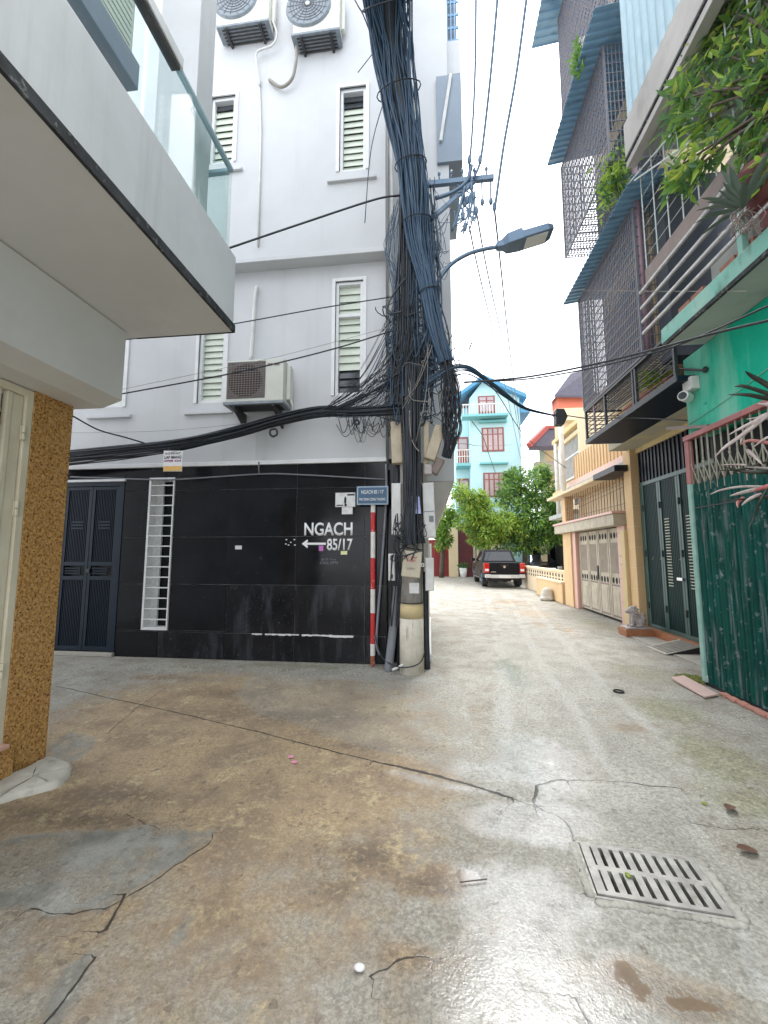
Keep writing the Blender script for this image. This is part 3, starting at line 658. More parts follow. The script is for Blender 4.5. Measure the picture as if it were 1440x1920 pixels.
# louvre windows
def louvre(x0, x1, z0, z1, y, n, dark_from=99, transom=None, glassn=()):
    f = MB(); t = .045
    f.box(x0, x0 + t, y - .012, y + .07, z0, z1).box(x1 - t, x1, y - .012, y + .07, z0, z1).box(x0 + t, x1 - t, y - .012, y + .07, z0, z0 + t).box(x0 + t, x1 - t, y - .012, y + .07, z1 - t, z1)
    if transom: f.box(x0 + t, x1 - t, y - .010, y + .07, transom, transom + .05)
    w_ = f.build('window', MAT['white_trim'], wh, bev=.003)
    H = (z1 - z0 - 2 * t) / n; proto = None
    for i in range(n):
        z = z0 + t + (i + .5) * H
        if transom and transom - H * .1 < z < transom + .05: continue
        g = i in glassn
        ang = .34 + random.uniform(-.05, .05); dz = H * .56 * math.cos(ang); dy = H * .60 * math.sin(ang)
        MB().hexa([(x0 + t + .004, y + .06 - dy - .004, z - dz), (x1 - t - .004, y + .06 - dy - .004, z - dz), (x1 - t - .004, y + .06 - dy + .003, z - dz), (x0 + t + .004, y + .06 - dy + .003, z - dz)],
                  [(x0 + t + .004, y + .06 + dy * .3 - .004, z + dz), (x1 - t - .004, y + .06 + dy * .3 - .004, z + dz), (x1 - t - .004, y + .06 + dy * .3 + .003, z + dz), (x0 + t + .004, y + .06 + dy * .3 + .003, z + dz)]).build('louvre_slat', MAT['glass_dark' if g else 'louvre'], w_)
    return w_
def surround(x0, x1, z0, z1, y, sill=True, t=.05):
    s_ = MB().box(x0 - t, x0, y - .02, y + .02, z0, z1 + t).box(x1, x1 + t, y - .02, y + .02, z0, z1 + t).box(x0, x1, y - .02, y + .02, z1, z1 + t)
    s_.build('window_surround', MAT['white_trim'], wh, bev=.003)
    if sill: MB().box(x0 - t - .13, x1 + t + .12, y - .05, y + .02, z0 - .19, z0 - .14).build('window_sill', MAT['white_paint'], wh, bev=.006)
h = holes[0]; louvre(h[0] + .005, h[1] - .005, h[2] + .005, h[3] - .005, WY - .17, 12, glassn=(11, 10)); surround(*h, WY - .21)
louvre(-1.425, -.995, 3.95, 5.795, WY + .03, 14, transom=5.22, glassn=(0, 1, 2)); surround(-1.43, -.99, 3.945, 5.80, WY, sill=False)
louvre(-3.655, -3.22, 3.925, 5.595, WY + .03, 15, transom=None); surround(-3.66, -3.215, 3.92, 5.60, WY)
h = holes[3]; louvre(h[0] + .005, h[1] - .005, h[2] + .005, h[3] - .005, WY - .17, 9, glassn=(8,)); surround(*h, WY - .21)
louvre(-5.345, -4.935, 3.925, 5.595, WY + .03, 15); surround(-5.35, -4.93, 3.92, 5.60, WY)
# barred narrow window in the black tiles
x0, x1, z0, z1 = win
bw = MB().box(x0, x0 + .035, WY - .02, WY + .16, z0, z1).box(x1 - .022, x1, WY - .02, WY + .05, z0, z1).box(x0 + .035, x1 - .022, WY - .02, WY + .16, z0, z0 + .04).box(x0 + .035, x1 - .022, WY - .02, WY + .16, z1 - .04, z1).build('barred_window', MAT['white_trim'], wh, bev=.003)
MB().box(x0 + .036, x1 - .023, WY + .17, WY + .18, z0, z1).build('pane', MAT['window_black'], bw)
MB().box(x0 + .036, x0 + .15, WY + .12, WY + .155, z0 + .04, z1 - .04).build('window_jamb', MAT['paper'], bw)
for i in range(14):
    z = z0 + .04 + (i + .75) * (z1 - z0 - .06) / 14.4
    MB().box(x0 + .03, x1 - .01, WY - .012, WY + .008, z - .008, z + .008).build('window_bar', MAT['white_trim'], bw)
# navy double gate
bg_ = MB().box(-5.90, -5.82, WY - .01, WY + .1, .05, 2.69).box(-4.88, -4.80, WY - .01, WY + .1, .05, 2.69).box(-5.82, -4.88, WY - .01, WY + .1, 2.62, 2.69).build('gate_frame', MAT['navy_metal'], wh, bev=.004)
MB().box(-5.9, -4.78, WY - .03, WY + .08, 2.69, 2.728).build('gate_lintel', MAT['white_trim'], wh, bev=.004)
MB().box(-5.9, -4.8, WY + .09, WY + .12, .05, 2.69).build('gate_backing', MAT['black_metal'], wh)
for xa, xb in ((-5.815, -5.352), (-5.346, -4.885)):
    lf = MB()
    for z0_, z1_ in ((.07, .13), (1.14, 1.20), (1.36, 1.42), (2.56, 2.615)): lf.box(xa + .05, xb - .05, WY + .0, WY + .04, z0_, z1_)
    lf.box(xa, xa + .05, WY, WY + .04, .07, 2.615).box(xb - .05, xb, WY, WY + .04, .07, 2.615)
    lf = lf.build('gate_leaf', MAT['navy_metal'], wh, bev=.003)
    n = 13; base = None
    for i in range(n):
        x = xa + .05 + (i + .5) * (xb - xa - .1) / n
        for (za, zb) in ((.13, 1.14), (1.42, 2.56)):
            MB().box(x - .006, x + .006, WY + .012, WY + .034, za, zb).build('gate_bar', MAT['navy_metal'], lf)
    xm = (xa + xb) / 2
    for z in (1.95, 2.0, 2.05): MB().box(xm - .1, xm + .1, WY + .004, WY + .03, z - .012, z + .012).build('gate_ornament', MAT['navy_metal'], lf)
    for z in (1.24, 1.28, 1.32): MB().box(xm - .17, xm + .1, WY + .01, WY + .03, z - .01, z + .01).build('gate_ornament', MAT['navy_metal'], lf)
MB().box(-5.36, -5.30, WY - .02, WY + .0, 1.25, 1.31).build('lock', MAT['black_metal'], wh, bev=.005)
MB().box(-5.9, -4.8, WY - .05, WY + .05, 0, .05).build('gate_step', MAT['step_concrete'], wh)
# pipes down the wall
MB().tube(spline([onY(482, 538, WY - .04), onY(478, 560, WY - .05), onY(474, 620, WY - .05), onY(470, 676, WY - .05)], 6), .03, 8).build('drain_pipe', MAT['pipe_white'], wh, smooth=True)
MB().tube([(-.575, WY + .12, 2.97), (-.575, WY + .12, 9.6)], .032, 8).build('drain_pipe', MAT['pipe_white'], wh, smooth=True)
MB().tube([onY(486, 150, WY - .23), onY(489, 250, WY - .23), onY(487, 330, WY - .23), onY(484, 462, WY - .23)], .017, 8).build('drain_pipe', MAT['pipe_white'], wh, smooth=True)
MB().tube(spline([onY(132, 894, WY - .02), onY(240, 898, WY - .02), onY(330, 899, WY - .02), onY(486, 889, WY - .02), onY(560, 890, WY - .02), onY(722, 899, WY - .02)], 6), .012, 6).build('conduit', MAT['pipe_grey'], wh, smooth=True)
MB().tube([onY(485, 866, WY - .06), onY(486, 889, WY - .02)], .012, 6).build('conduit', MAT['pipe_grey'], wh, smooth=True)
MB().tube([onY(480, 800, WY - .03), onY(478, 866, WY - .03)], .008, 5).build('conduit', MAT['pipe_white'], wh)
# side block beyond, with its bay over the alley
sk = thing('side_block', 'pale rear block of the white house beyond the cable-laden pole', 'house', (-.2, 7.5, 0))
MB().box(-.62, .40, 6.55, 11, 2.72, 13.5).build('block_wall', MAT['white_paint'], sk)
MB().hexa([(-.62, 6.6, 1.95), (.08, 6.6, 1.95), (.08, 10, 1.95), (-.62, 10, 1.95)], [(-.62, 6.55, 2.715), (.39, 6.55, 2.715), (.39, 11, 2.715), (-.62, 11, 2.715)]).build('corbel', MAT['side_wall'], sk)
MB().box(-.62, -.035, 6.3, 11, 0, 2.9).build('ground_wall', MAT['side_wall'], sk)
MB().box(-.3, .0, 6.0, 9.5, 0, .12).build('plinth', MAT['white_trim'], sk, bev=.02)
MB().box(.405, .66, 6.75, 8.5, 10.4, 11.1).build('bay_fascia', MAT['white_paint'], sk)
MB().box(.20, .64, 6.49, 8.3, 8.35, 10.05).build('bay_shade', MAT['panel_grey'], sk)  # grey colour stands for the shade on the bay front
MB().tube([onY(845, 140, 6.46), onY(826, 265, 6.46)], .03, 6).build('downpipe', MAT['pipe_white'], sk)
gr = MB()
for i in range(8): gr.box(.42, .64, 6.8, 6.82, 11.15 + i * .28, 11.2 + i * .28)
for i in range(4): gr.box(.42 + i * .07, .44 + i * .07, 6.78, 6.8, 11.1, 13.4)
gr.build('bay_grille', MAT['roof_sheet'], sk)
MB().box(.43, .62, 6.9, 7.0, 11.1, 13.4).build('bay_opening', MAT['panel_grey'], sk)

# painted lettering and papers on the black tiles
def text(s_, name, m, parent, x0, x1, z0, z1, y, bold=.0, depth=.0015, sx=None):
    c = bpy.data.curves.new(name, 'FONT'); c.body = s_; c.size = 1; c.extrude = 0; c.offset = bold
    o = bpy.data.objects.new(name, c); COL.objects.link(o)
    bpy.context.view_layer.update()
    dg = bpy.context.evaluated_depsgraph_get(); mm = bpy.data.meshes.new_from_object(o.evaluated_get(dg))
    bpy.data.objects.remove(o); bpy.data.curves.remove(c)
    a = np.zeros(len(mm.vertices) * 3); mm.vertices.foreach_get('co', a); a = a.reshape(-1, 3)
    mn, mxx = a.min(0), a.max(0); o0 = worg(parent)
    b = np.zeros_like(a)
    b[:, 0] = x0 + (a[:, 0] - mn[0]) / (mxx[0] - mn[0]) * (x1 - x0) - o0.x
    b[:, 2] = z0 + (a[:, 1] - mn[1]) / (mxx[1] - mn[1]) * (z1 - z0) - o0.z
    b[:, 1] = y - o0.y
    mm.vertices.foreach_set('co', b.ravel()); mm.update(); mm.name = name
    mm.materials.clear(); mm.materials.append(m)
    o = bpy.data.objects.new(name, mm); COL.objects.link(o); o.parent = parent
    so_ = o.modifiers.new('thick', 'SOLIDIFY'); so_.thickness = depth; so_.offset = 0
    return o
def box_px(a, b, y): p, q = onY(*a, y), onY(*b, y); return p.x, q.x, q.z, p.z
ty = WY - .003
x0, x1, z0, z1 = box_px((571, 980), (661, 1004), ty); text('NGACH', 'lettering', MAT['letter_white'], wh, x0, x1, z0, z1, ty, bold=.022)
x0, x1, z0, z1 = box_px((613, 1010), (661, 1032), ty); text('85/17', 'lettering', MAT['letter_white'], wh, x0, x1, z0, z1, ty, bold=.02)
x0, x1, z0, z1 = box_px((566, 1012), (611, 1027), ty); zm = (z0 + z1) / 2; h = (z1 - z0)
MB().box(x0 + .05, x1, ty - .001, ty + .001, zm - .016, zm + .016).prism([(x0, ty - .0012, zm), (x0 + .085, ty - .0012, zm + h * .55), (x0 + .095, ty - .0012, zm + h * .32), (x0 + .06, ty - .0012, zm)], (0, .002, 0)).prism([(x0, ty - .0014, zm), (x0 + .06, ty - .0014, zm), (x0 + .095, ty - .0014, zm - h * .32), (x0 + .085, ty - .0014, zm - h * .55)], (0, .002, 0)).build('arrow', MAT['letter_white'], wh, fixn=True)
dots = MB()
for (a, b) in ((537, 1012), (545, 1017), (552, 1012), (553, 1022), (541, 1022), (536, 1020)): p = onY(a, b, ty); dots.box(p.x - .012, p.x + .012, ty - .001, ty + .001, p.z - .006, p.z + .008)
dots.build('paint_flecks', MAT['letter_white'], wh)
for s_, (a, b) in (('36 77 9mm', ((602, 1047), (630, 1051))), ('CALL 0795', ((600, 1053), (634, 1058)))):
    x0, x1, z0, z1 = box_px(a, b, ty); text(s_, 'stencil_print', MAT['pipe_grey'], wh, x0, x1, z0, z1, ty, bold=.01)
def paper(name, lab, a, b, m, dy=.006, cat='notice'):
    x0, x1, z0, z1 = box_px(a, b, WY - dy); o = MB().box(x0, x1, WY - dy, WY - dy + .0025, z0, z1).build(name, MAT[m]); return tag(o, lab, cat), (x0, x1, z0, z1)
o, q = paper('notice', 'torn white notice with a black drawing beside the blue street sign', (629, 924), (666, 950), 'paper')
pn = MB(); x0, x1, z0, z1 = q; pn.ell((x0 + .5 * (x1 - x0), WY - .008, z0 + .45 * (z1 - z0)), .018, .001, .06, 10, 6); pn.ell((x0 + .52 * (x1 - x0), WY - .0085, z0 + .12 * (z1 - z0)), .02, .001, .02, 8, 6); pn.box(x0 + .6 * (x1 - x0), x1 - .01, WY - .009, WY - .0068, z1 - .045, z1 - .02); pn.box(x0 + .02, x0 + .4 * (x1 - x0), WY - .009, WY - .0068, z0 + .015, z0 + .03)
pn.build('print', MAT['ink'], o)
paper('notice', 'small white slip pasted just under the torn notice', (641, 951), (661, 964), 'paper', .005)
paper('sticker', 'small purple sticker under the white arrow', (598, 1023), (606, 1033), 'sticker_purple', .005, 'sticker')
paper('sticker', 'small yellow sticker under the number 85/17', (639, 1033), (651, 1040), 'sticker_yellow', .005, 'sticker')
paper('sticker', 'white paper scrap alone in the middle of the black tiles', (441, 1023), (453, 1030), 'paper', .005, 'sticker')

# ================================================================== AIR CONDITIONERS
def ac_unit(px0, py0, px1, py1, yf, label, style, depth=.30):
    a = onY(px0, py0, yf); b = onY(px1, py1, yf); x0, x1, z1, z0 = a.x, b.x, a.z, b.z
    t = thing('air_conditioner', label, 'air conditioner', ((x0 + x1) / 2, yf + depth / 2, z0), 'air conditioner units on the white facade')
    MB().box(x0, x1, yf, yf + depth, z0, z1).build('casing', MAT['ac_white'], t, bev=.012)
    w_, h_ = x1 - x0, z1 - z0
    if style == 'square':
        gx1 = x0 + w_ * .69
        g = MB().box(x0 + .02, gx1, yf - .006, yf + .001, z0 + .05, z1 - .03).build('grille', MAT['ac_grille'], t)
        cx, cz = (x0 + gx1) / 2, (z0 + z1) / 2
        l_ = MB()
        for i in range(16):
            z = z0 + .07 + i * (h_ - .12) / 15; l_.box(x0 + .025, gx1 - .005, yf - .011, yf - .007, z - .004, z + .004)
        for i in range(14):
            x = x0 + .04 + i * (gx1 - x0 - .06) / 13; l_.box(x - .003, x + .003, yf - .0145, yf - .0115, z0 + .055, z1 - .035)
        l_.build('grille_wire', MAT['taupe'], g)
        MB().cyl((cx, yf - .0005, cz), (cx, yf - .0068, cz), h_ * .40, 24).build('fan', MAT['black_metal'], t)
        MB().box(gx1 + .03, gx1 + .10, yf - .003, yf + .001, z1 - .11, z1 - .07).box(gx1 + .13, x1 - .06, yf - .003, yf + .001, z1 - .11, z1 - .085).build('badge', MAT['taupe'], t)
        MB().box(x1 + .001, x1 + .06, yf + .12, yf + depth - .02, z0 + .05, z1 - .05).build('valve_cover', MAT['ac_white'], t, bev=.015)
    else:
        cx, cz = x0 + w_ * .33, (z0 + z1) / 2 + .02; rr = h_ * .42
        MB().cyl((cx, yf + .002, cz), (cx, yf - .035, cz), rr, 28, rr * .94).build('fan_ring', MAT['ac_tray'], t, bev=.006)
        f = MB()
        for i in range(1, 7): f.tube([(cx + rr * .9 * i / 7 * math.cos(k * math.pi / 14), yf - .039, cz + rr * .9 * i / 7 * math.sin(k * math.pi / 14)) for k in range(29)], .0035, 4, cap=False)
        for k in range(18): f.bar((cx, yf - .041, cz), (cx + rr * .9 * math.cos(k * math.pi / 9), yf - .041, cz + rr * .9 * math.sin(k * math.pi / 9)), .004)
        f.build('fan_guard', MAT['ac_grille'], t)
        MB().cyl((cx, yf - .036, cz), (cx, yf - .05, cz), .035, 12).build('fan_hub', MAT['white_trim'], t)
        MB().box(x1 - .26, x1 - .04, yf - .003, yf + .001, z1 - .06, z1 - .045).box(x1 - .13, x1 - .06, yf - .003, yf + .001, z1 - .21, z1 - .15).build('badge', MAT['taupe'], t)
        MB().box(x1 + .001, x1 + .06, yf + .1, yf + depth - .02, z0 + .12, z1 - .2).build('valve_cover', MAT['ac_white'], t, bev=.015)
    wy = WY - .003 if style == 'square' else WY - .215
    tr = MB().box(x0 - .02, x1 + .01, yf - .02, yf + depth + .02, z0 - .045, z0 - .006).build('drip_tray', MAT['ac_tray'], t, bev=.005)
    ribs = MB()
    for i in range(6): ribs.box(x0 + .06, x1 - .06, yf + .02 + i * .045, yf + .035 + i * .045, z0 - .056, z0 - .046)
    ribs.build('tray_rib', MAT['steel_dark'], tr)
    for x in (x0 + .14, x1 - .14):
        MB().prism([(x - .018, wy, z0 - .06), (x - .018, yf - .02, z0 - .06), (x - .018, yf - .02, z0 - .085), (x - .018, wy, z0 - (.30 if style == 'square' else .10))], (.036, 0, 0)).build('bracket', MAT['steel_dark'], t, fixn=True)
    return t, x0, x1, z0, z1
t, x0, x1, z0, z1 = ac_unit(425, 677, 530, 750, 5.46, 'cream air conditioner with a square grille between the two lower louvre windows', 'square')
MB().tube(spline([(x1 + .03, 5.62, z0 + .12), (x1 + .08, 5.66, z0 - .05), (x1 - .02, 5.72, z0 - .17), (x1 - .25, 5.78, z0 - .2), (x1 - .3, 5.83, z0 - .15)], 6), .016, 6).build('pipe', MAT['pipe_white'], t, smooth=True)
t, x0, x1, z0, z1 = ac_unit(551, -26, 636, 52, 5.40, 'white round-fan air conditioner hung high just left of the overhead cables', 'round', .20)
MB().tube(spline([onY(556, 88, 5.5), onY(555, 115, 5.52), onY(547, 148, 5.54), onY(527, 163, 5.57), onY(505, 150, 5.62)], 8), .024, 7).build('pipe', MAT['cable_pale'], t, smooth=True)
t, x0, x1, z0, z1 = ac_unit(413, -40, 503, 36, 5.40, 'white round-fan air conditioner hung high beside the left house column', 'round', .20)
MB().tube(spline([onY(512, 40, 5.46), onY(519, 65, 5.5), onY(510, 85, 5.53), onY(483, 97, 5.56), onY(481, 120, 5.58), onY(487, 160, 5.6)], 8), .016, 7).build('pipe', MAT['pipe_white'], t, smooth=True)

# ================================================================== UTILITY POLE
PX, PY = -.26, 5.54
up = thing('utility_pole', 'round concrete utility pole smothered in black cables at the corner', 'utility pole', (PX, PY, 0))
MB().tube([(PX, PY, -.05), (PX, PY, .86), ], [.162, .158], 24).build('painted_base', MAT['pole_paint'], up, smooth=True)
MB().tube([(PX, PY, .70), (PX, PY, .90)], [.1595, .1595], 24).build('yellow_band', MAT['pole_band'], up, smooth=True)
MB().tube([(PX, PY, .895), (PX, PY, 3), (PX, PY, 8.6)], [.158, .145, .105], 24).build('shaft', MAT['concrete_pole'], up, smooth=True)
MB().tube([(PX + .1645 * math.cos(a), PY + .1645 * math.sin(a), .905 + .006 * math.sin(a)) for a in np.linspace(0, 2 * math.pi, 33)], .006, 5, cap=False).build('strap', MAT['cable'], up)
MB().box(PX - .02, PX + .11, PY - .163, PY - .1, 1.03, 1.17).build('poster', MAT['paper'], up, bev=.01)
MB().box(PX - .1, PX + 1.22, PY - .16, PY - .10, 6.85, 6.92).build('crossarm', MAT['lamp_grey'], up)
MB().bar((PX + .05, PY - .13, 6.1), (PX + .95, PY - .13, 6.86), .05).build('arm_brace', MAT['lamp_grey'], up)
for x in (.45, .62, .78, .95, 1.12):
    ins = MB().cyl((PX + x, PY - .135, 6.92), (PX + x, PY - .135, 7.02), .012, 6).ell((PX + x, PY - .135, 7.03), .024, .024, .04, 10, 6)
    ins.build('insulator', MAT['lamp_grey'], up, smooth=True)
for x in (.80, 1.05, 1.17):
    MB().cyl((PX + x, PY - .135, 6.84), (PX + x, PY - .135, 6.55), .012, 6).ell((PX + x, PY - .135, 6.52), .03, .03, .06, 8, 6).build('spool', MAT['lamp_grey'], up, smooth=True)
# street lamp
sl_ = thing('street_lamp', 'grey street lamp on a curved arm reaching out over the alley', 'street lamp', (.1, 5.45, 5.2))
arm = spline([onY(815, 545, 5.42), onY(826, 520, 5.40), onY(848, 494, 5.38), onY(878, 476, 5.36), onY(908, 467, 5.34), onY(932, 463, 5.33)], 6)
MB().tube(arm, .028, 10).build('arm', MAT['lamp_grey'], sl_, smooth=True)
h0, h1 = onY(930, 463, 5.33), onY(1034, 432, 5.27)
ax = (h1 - h0).normalized(); side = Vector((0, 1, 0)); upv = side.cross(ax) * -1
hd = MB()
def hsec(t_, hw, hh, dz=0): c = h0 + ax * t_ * (h1 - h0).length + upv * dz; return [c - side * hw - upv * hh, c + side * hw - upv * hh, c + side * hw + upv * hh, c - side * hw + upv * hh]
secs = [hsec(0, .045, .035), hsec(.12, .06, .055), hsec(.2, .11, .075), hsec(.45, .13, .08), hsec(.47, .13, .055, -.02), hsec(.9, .13, .05, -.02), hsec(1, .10, .03, -.02)]
V = [v for s_ in secs for v in s_]; Fs = [(0, 1, 2, 3), tuple(len(V) - 4 + k for k in (3, 2, 1, 0))]
for i in range(len(secs) - 1):
    for k in range(4): Fs.append((i * 4 + k, i * 4 + (k + 1) % 4, i * 4 + 4 + (k + 1) % 4, i * 4 + 4 + k))
hd.add(V, Fs).build('lamp_head', MAT['lamp_grey'], sl_, bev=.012, fixn=True)
c = h0 + ax * .70 * (h1 - h0).length - upv * .075
MB().obox(c, .14, .10, .004, Matrix((ax, side, upv)).transposed()).build('lens', MAT['plate_white'], sl_)

# ------------------------------------------------------------------ boxes strapped to the pole
def boxthing(name, label, cat, p0, p1, y, d, m, tilt=0.0, bev=.008, lid=True):
    a, b = onY(*p0, y), onY(*p1, y); c = (a + b) / 2
    t = thing(name, label, cat, (c.x, y + d / 2, b.z))
    M_ = Matrix.Rotation(tilt, 3, 'Y')
    MB().obox((c.x, y + d / 2, c.z), abs(b.x - a.x) / 2, d / 2, abs(a.z - b.z) / 2, M_).build('casing', MAT[m], t, bev=bev)
    if lid: MB().obox((c.x, y - .003, c.z), abs(b.x - a.x) / 2 - .008, .004, abs(a.z - b.z) / 2 - .01, M_).build('lid', MAT[m], t, bev=.003)
    return t, c, abs(b.x - a.x), abs(a.z - b.z), M_
t, c, bw_, bh, M_ = boxthing('meter_box', 'tall narrow white meter box on the left side of the pole', 'meter box', (734, 906), (752, 1003), 5.42, .14, 'box_white')
MB().obox((c.x + .01, 5.405, c.z - .2), .022, .01, .016, M_).build('window', MAT['black_metal'], t)
t, c, bw_, bh, M_ = boxthing('meter_box', 'tall wide white meter box on the right side of the pole', 'meter box', (793, 905), (816, 1008), 5.40, .2, 'box_white', tilt=-.03)
MB().obox((c.x, 5.388, c.z - .02), bw_ / 2 - .01, .004, .003, M_).obox((c.x + .03, 5.389, c.z - .12), .03, .003, .04, M_).build('label', MAT['pipe_grey'], t)
t, c, bw_, bh, M_ = boxthing('meter_box', 'small white meter box with two dark windows low on the left', 'meter box', (728, 1038), (741, 1089), 5.46, .09, 'box_white')
MB().obox((c.x, 5.445, c.z + .12), .016, .012, .028, M_).build('window', MAT['black_metal'], t); MB().obox((c.x, 5.445, c.z - .12), .016, .012, .028, M_).build('window', MAT['black_metal'], t)
t, c, bw_, bh, M_ = boxthing('meter_box', 'pale grey meter box lowest on the right side of the pole', 'meter box', (797, 1046), (814, 1108), 5.44, .14, 'box_white')
MB().cyl((c.x + .015, 5.47, c.z + bh / 2), (c.x + .015, 5.47, c.z + bh / 2 + .19), .018, 8).build('inlet_pipe', MAT['box_white'], t)
t, c, bw_, bh, M_ = boxthing('junction_box', 'beige metal junction box with faded red writing on the pole front', 'junction box', (754, 1033), (790, 1083), 5.27, .11, 'box_beige', tilt=.10, bev=.014)
for s_, dz, hw, m in (('TU CAP', .085, .085, 'ink_red'), ('VIEN', .045, .055, 'ink_red'), ('0984', -.055, .05, 'taupe')):
    o = text(s_, 'faded_print', MAT[m], t, c.x - hw - .01, c.x + hw - .01, c.z + dz - .014, c.z + dz + .014, 5.255, bold=.0)
MB().tube([(c.x + .14 + .018 * math.cos(a), 5.26, c.z - .01 + .018 * math.sin(a)) for a in np.linspace(0, 6.28, 13)], .006, 5, cap=False).build('padlock', MAT['paper'], t)
t, c, bw_, bh, M_ = boxthing('junction_box', 'tan junction box high on the left of the pole under the tangle', 'junction box', (733, 790), (754, 868), 5.40, .13, 'box_tan', tilt=-.04)
t, c, bw_, bh, M_ = boxthing('junction_box', 'cream junction box leaning sideways right of the thick cable trunk', 'junction box', (805, 797), (827, 862), 5.34, .10, 'box_tan', tilt=.33)
t, c, bw_, bh, M_ = boxthing('junction_box', 'narrow cream junction box upright against the thick cable trunk', 'junction box', (793, 792), (805, 870), 5.42, .12, 'box_tan')
t, c, bw_, bh, M_ = boxthing('junction_box', 'small pinkish junction box right above the tall wide meter box', 'junction box', (795, 870), (810, 889), 5.36, .12, 'lion_stone')
t, c, bw_, bh, M_ = boxthing('junction_box', 'brown tilted junction box beside the pinkish one', 'junction box', (811, 858), (828, 888), 5.40, .12, 'taupe', tilt=.5)
a, b = onY(764, 931, 5.235), onY(788, 963, 5.235)
o = MB().hexa([(a.x + .03, 5.235, b.z), (b.x + .01, 5.235, b.z), (b.x + .01, 5.238, b.z), (a.x + .03, 5.238, b.z)], [(a.x, 5.228, a.z), (b.x - .01, 5.232, a.z), (b.x - .01, 5.235, a.z), (a.x, 5.231, a.z)]).build('flyer', MAT['sticker_blue'])
tag(o, 'crumpled lilac flyer with pink writing stuck on the cable trunk', 'flyer')
text('BAN', 'print', MAT['ink_purple'], o, a.x + .045, b.x - .05, a.z - .075, a.z - .03, 5.228); text('NHA 0912', 'print', MAT['ink_purple'], o, a.x + .045, b.x - .02, b.z + .055, b.z + .085, 5.229)
# grey conduit pipes at the foot
def tube_thing(name, label, cat, pts, r, m, n=8, k=8, group=None):
    o = MB().tube(spline(pts, k), r, n).build(name, MAT[m], smooth=True); return tag(o, label, cat, group)
tube_thing('conduit_pipe', 'thick grey plastic pipe leaning at the foot of the concrete pole', 'pipe', [(-.575, 5.55, -.02), (-.55, 5.58, .22), (-.47, 5.66, .95), (-.46, 5.67, 1.1)], .058, 'pipe_grey', 12)
tube_thing('conduit_pipe', 'thin grey pipe running up between the striped post and the meter boxes', 'pipe', [onY(712, 1228, 5.74), onY(706, 1195, 5.74), onY(716, 1060, 5.76), onY(724, 935, 5.78), onY(724, 870, 5.78)], .018, 'pipe_grey', 8)
tube_thing('conduit_pipe', 'black pipe standing right behind the concrete pole', 'pipe', [(-.06, 5.72, -.02), (-.075, 5.72, .6), (-.075, 5.7, 1.3)], .045, 'cable', 10)
tube_thing('conduit_pipe', 'dark thick pipe going up behind the small low meter box', 'pipe', [(-.42, 5.68, 0), (-.42, 5.68, 1.0), (-.44, 5.66, 1.6), (-.46, 5.62, 2.9)], .05, 'cable', 10)
tube_thing('conduit_pipe', 'pale broken pipe piece poking out at the pole foot', 'pipe', [(-.51, 5.40, .05), (-.42, 5.42, .09), (-.36, 5.44, .12)], .016, 'pipe_white', 8)

# ------------------------------------------------------------------ sign post
sp = thing('sign_post', 'blue street sign on a red and white striped post by the black wall', 'street sign', (-.815, 5.76, 0))
segs = [(.0, .14, 'rust'), (.14, .30, 'stripe_white'), (.30, .72, 'red_paint'), (.72, 1.05, 'stripe_white'), (1.05, 1.49, 'red_paint'), (1.49, 1.86, 'stripe_white'), (1.86, 2.14, 'red_paint'), (2.14, 2.26, 'stripe_white')]
for za, zb, m in segs: MB().cyl((-.815, 5.765, za), (-.815, 5.765, zb), .034, 16).build('post_band', MAT[m], sp, smooth=False)
a, b = onY(669, 912, 5.71), onY(728, 946, 5.71)
MB().box(a.x, b.x, 5.71, 5.726, b.z, a.z).build('sign_rim', MAT['sign_rim'], sp, bev=.004)
MB().box(a.x + .022, b.x - .022, 5.704, 5.709, b.z + .02, a.z - .02).build('sign_plate', MAT['sign_blue'], sp)
W_ = b.x - a.x; H_ = a.z - b.z
text('NGACH 85 / 17', 'lettering', MAT['letter_white'], sp, a.x + .15 * W_, b.x - .15 * W_, b.z + .58 * H_, b.z + .78 * H_, 5.7015, bold=.012)
text('PHO DINH CONG THUONG', 'lettering', MAT['letter_white'], sp, a.x + .09 * W_, b.x - .09 * W_, b.z + .22 * H_, b.z + .36 * H_, 5.7015, bold=.012)

# ================================================================== CABLES
rnd = random.Random(5)
def strand(pts, r, m=4, jitter=0., k=6):
    P = spline(pts, k)
    if jitter: P = [p + Vector((rnd.gauss(0, jitter), rnd.gauss(0, jitter), rnd.gauss(0, jitter * .5))) for p in P]
    return P
def bundle(name, label, ctrl, n, mname, kind=None, cat='cable', rr=(.006, .013), k=6, wob=.25):
    """n cables running side by side along (point, half width) control points"""
    mb = MB(); P = [Vector(p) for p, h in ctrl]; H = [h for p, h in ctrl]
    for i in range(n):
        a0 = rnd.uniform(0, 6.28); q = math.sqrt(rnd.random()); pts = []
        for j, (p, h) in enumerate(zip(P, H)):
            a0 += rnd.uniform(-wob, wob); qq = min(1, max(.02, q + rnd.uniform(-.12, .12)))
            t_ = (P[min(j + 1, len(P) - 1)] - P[max(j - 1, 0)]).normalized()
            u = Vector((0, 1, 0)).cross(t_); u = u.normalized() if u.length > .1 else Vector((1, 0, 0)); v = t_.cross(u)
            pts.append(p + u * math.cos(a0) * qq * h + v * math.sin(a0) * qq * h * .7)
        mb.tube(spline(pts, k), rnd.uniform(*rr), 5, cap=False)
    o = mb.build(name, MAT[mname], smooth=True, kind=kind); return tag(o, label, cat) if label else o
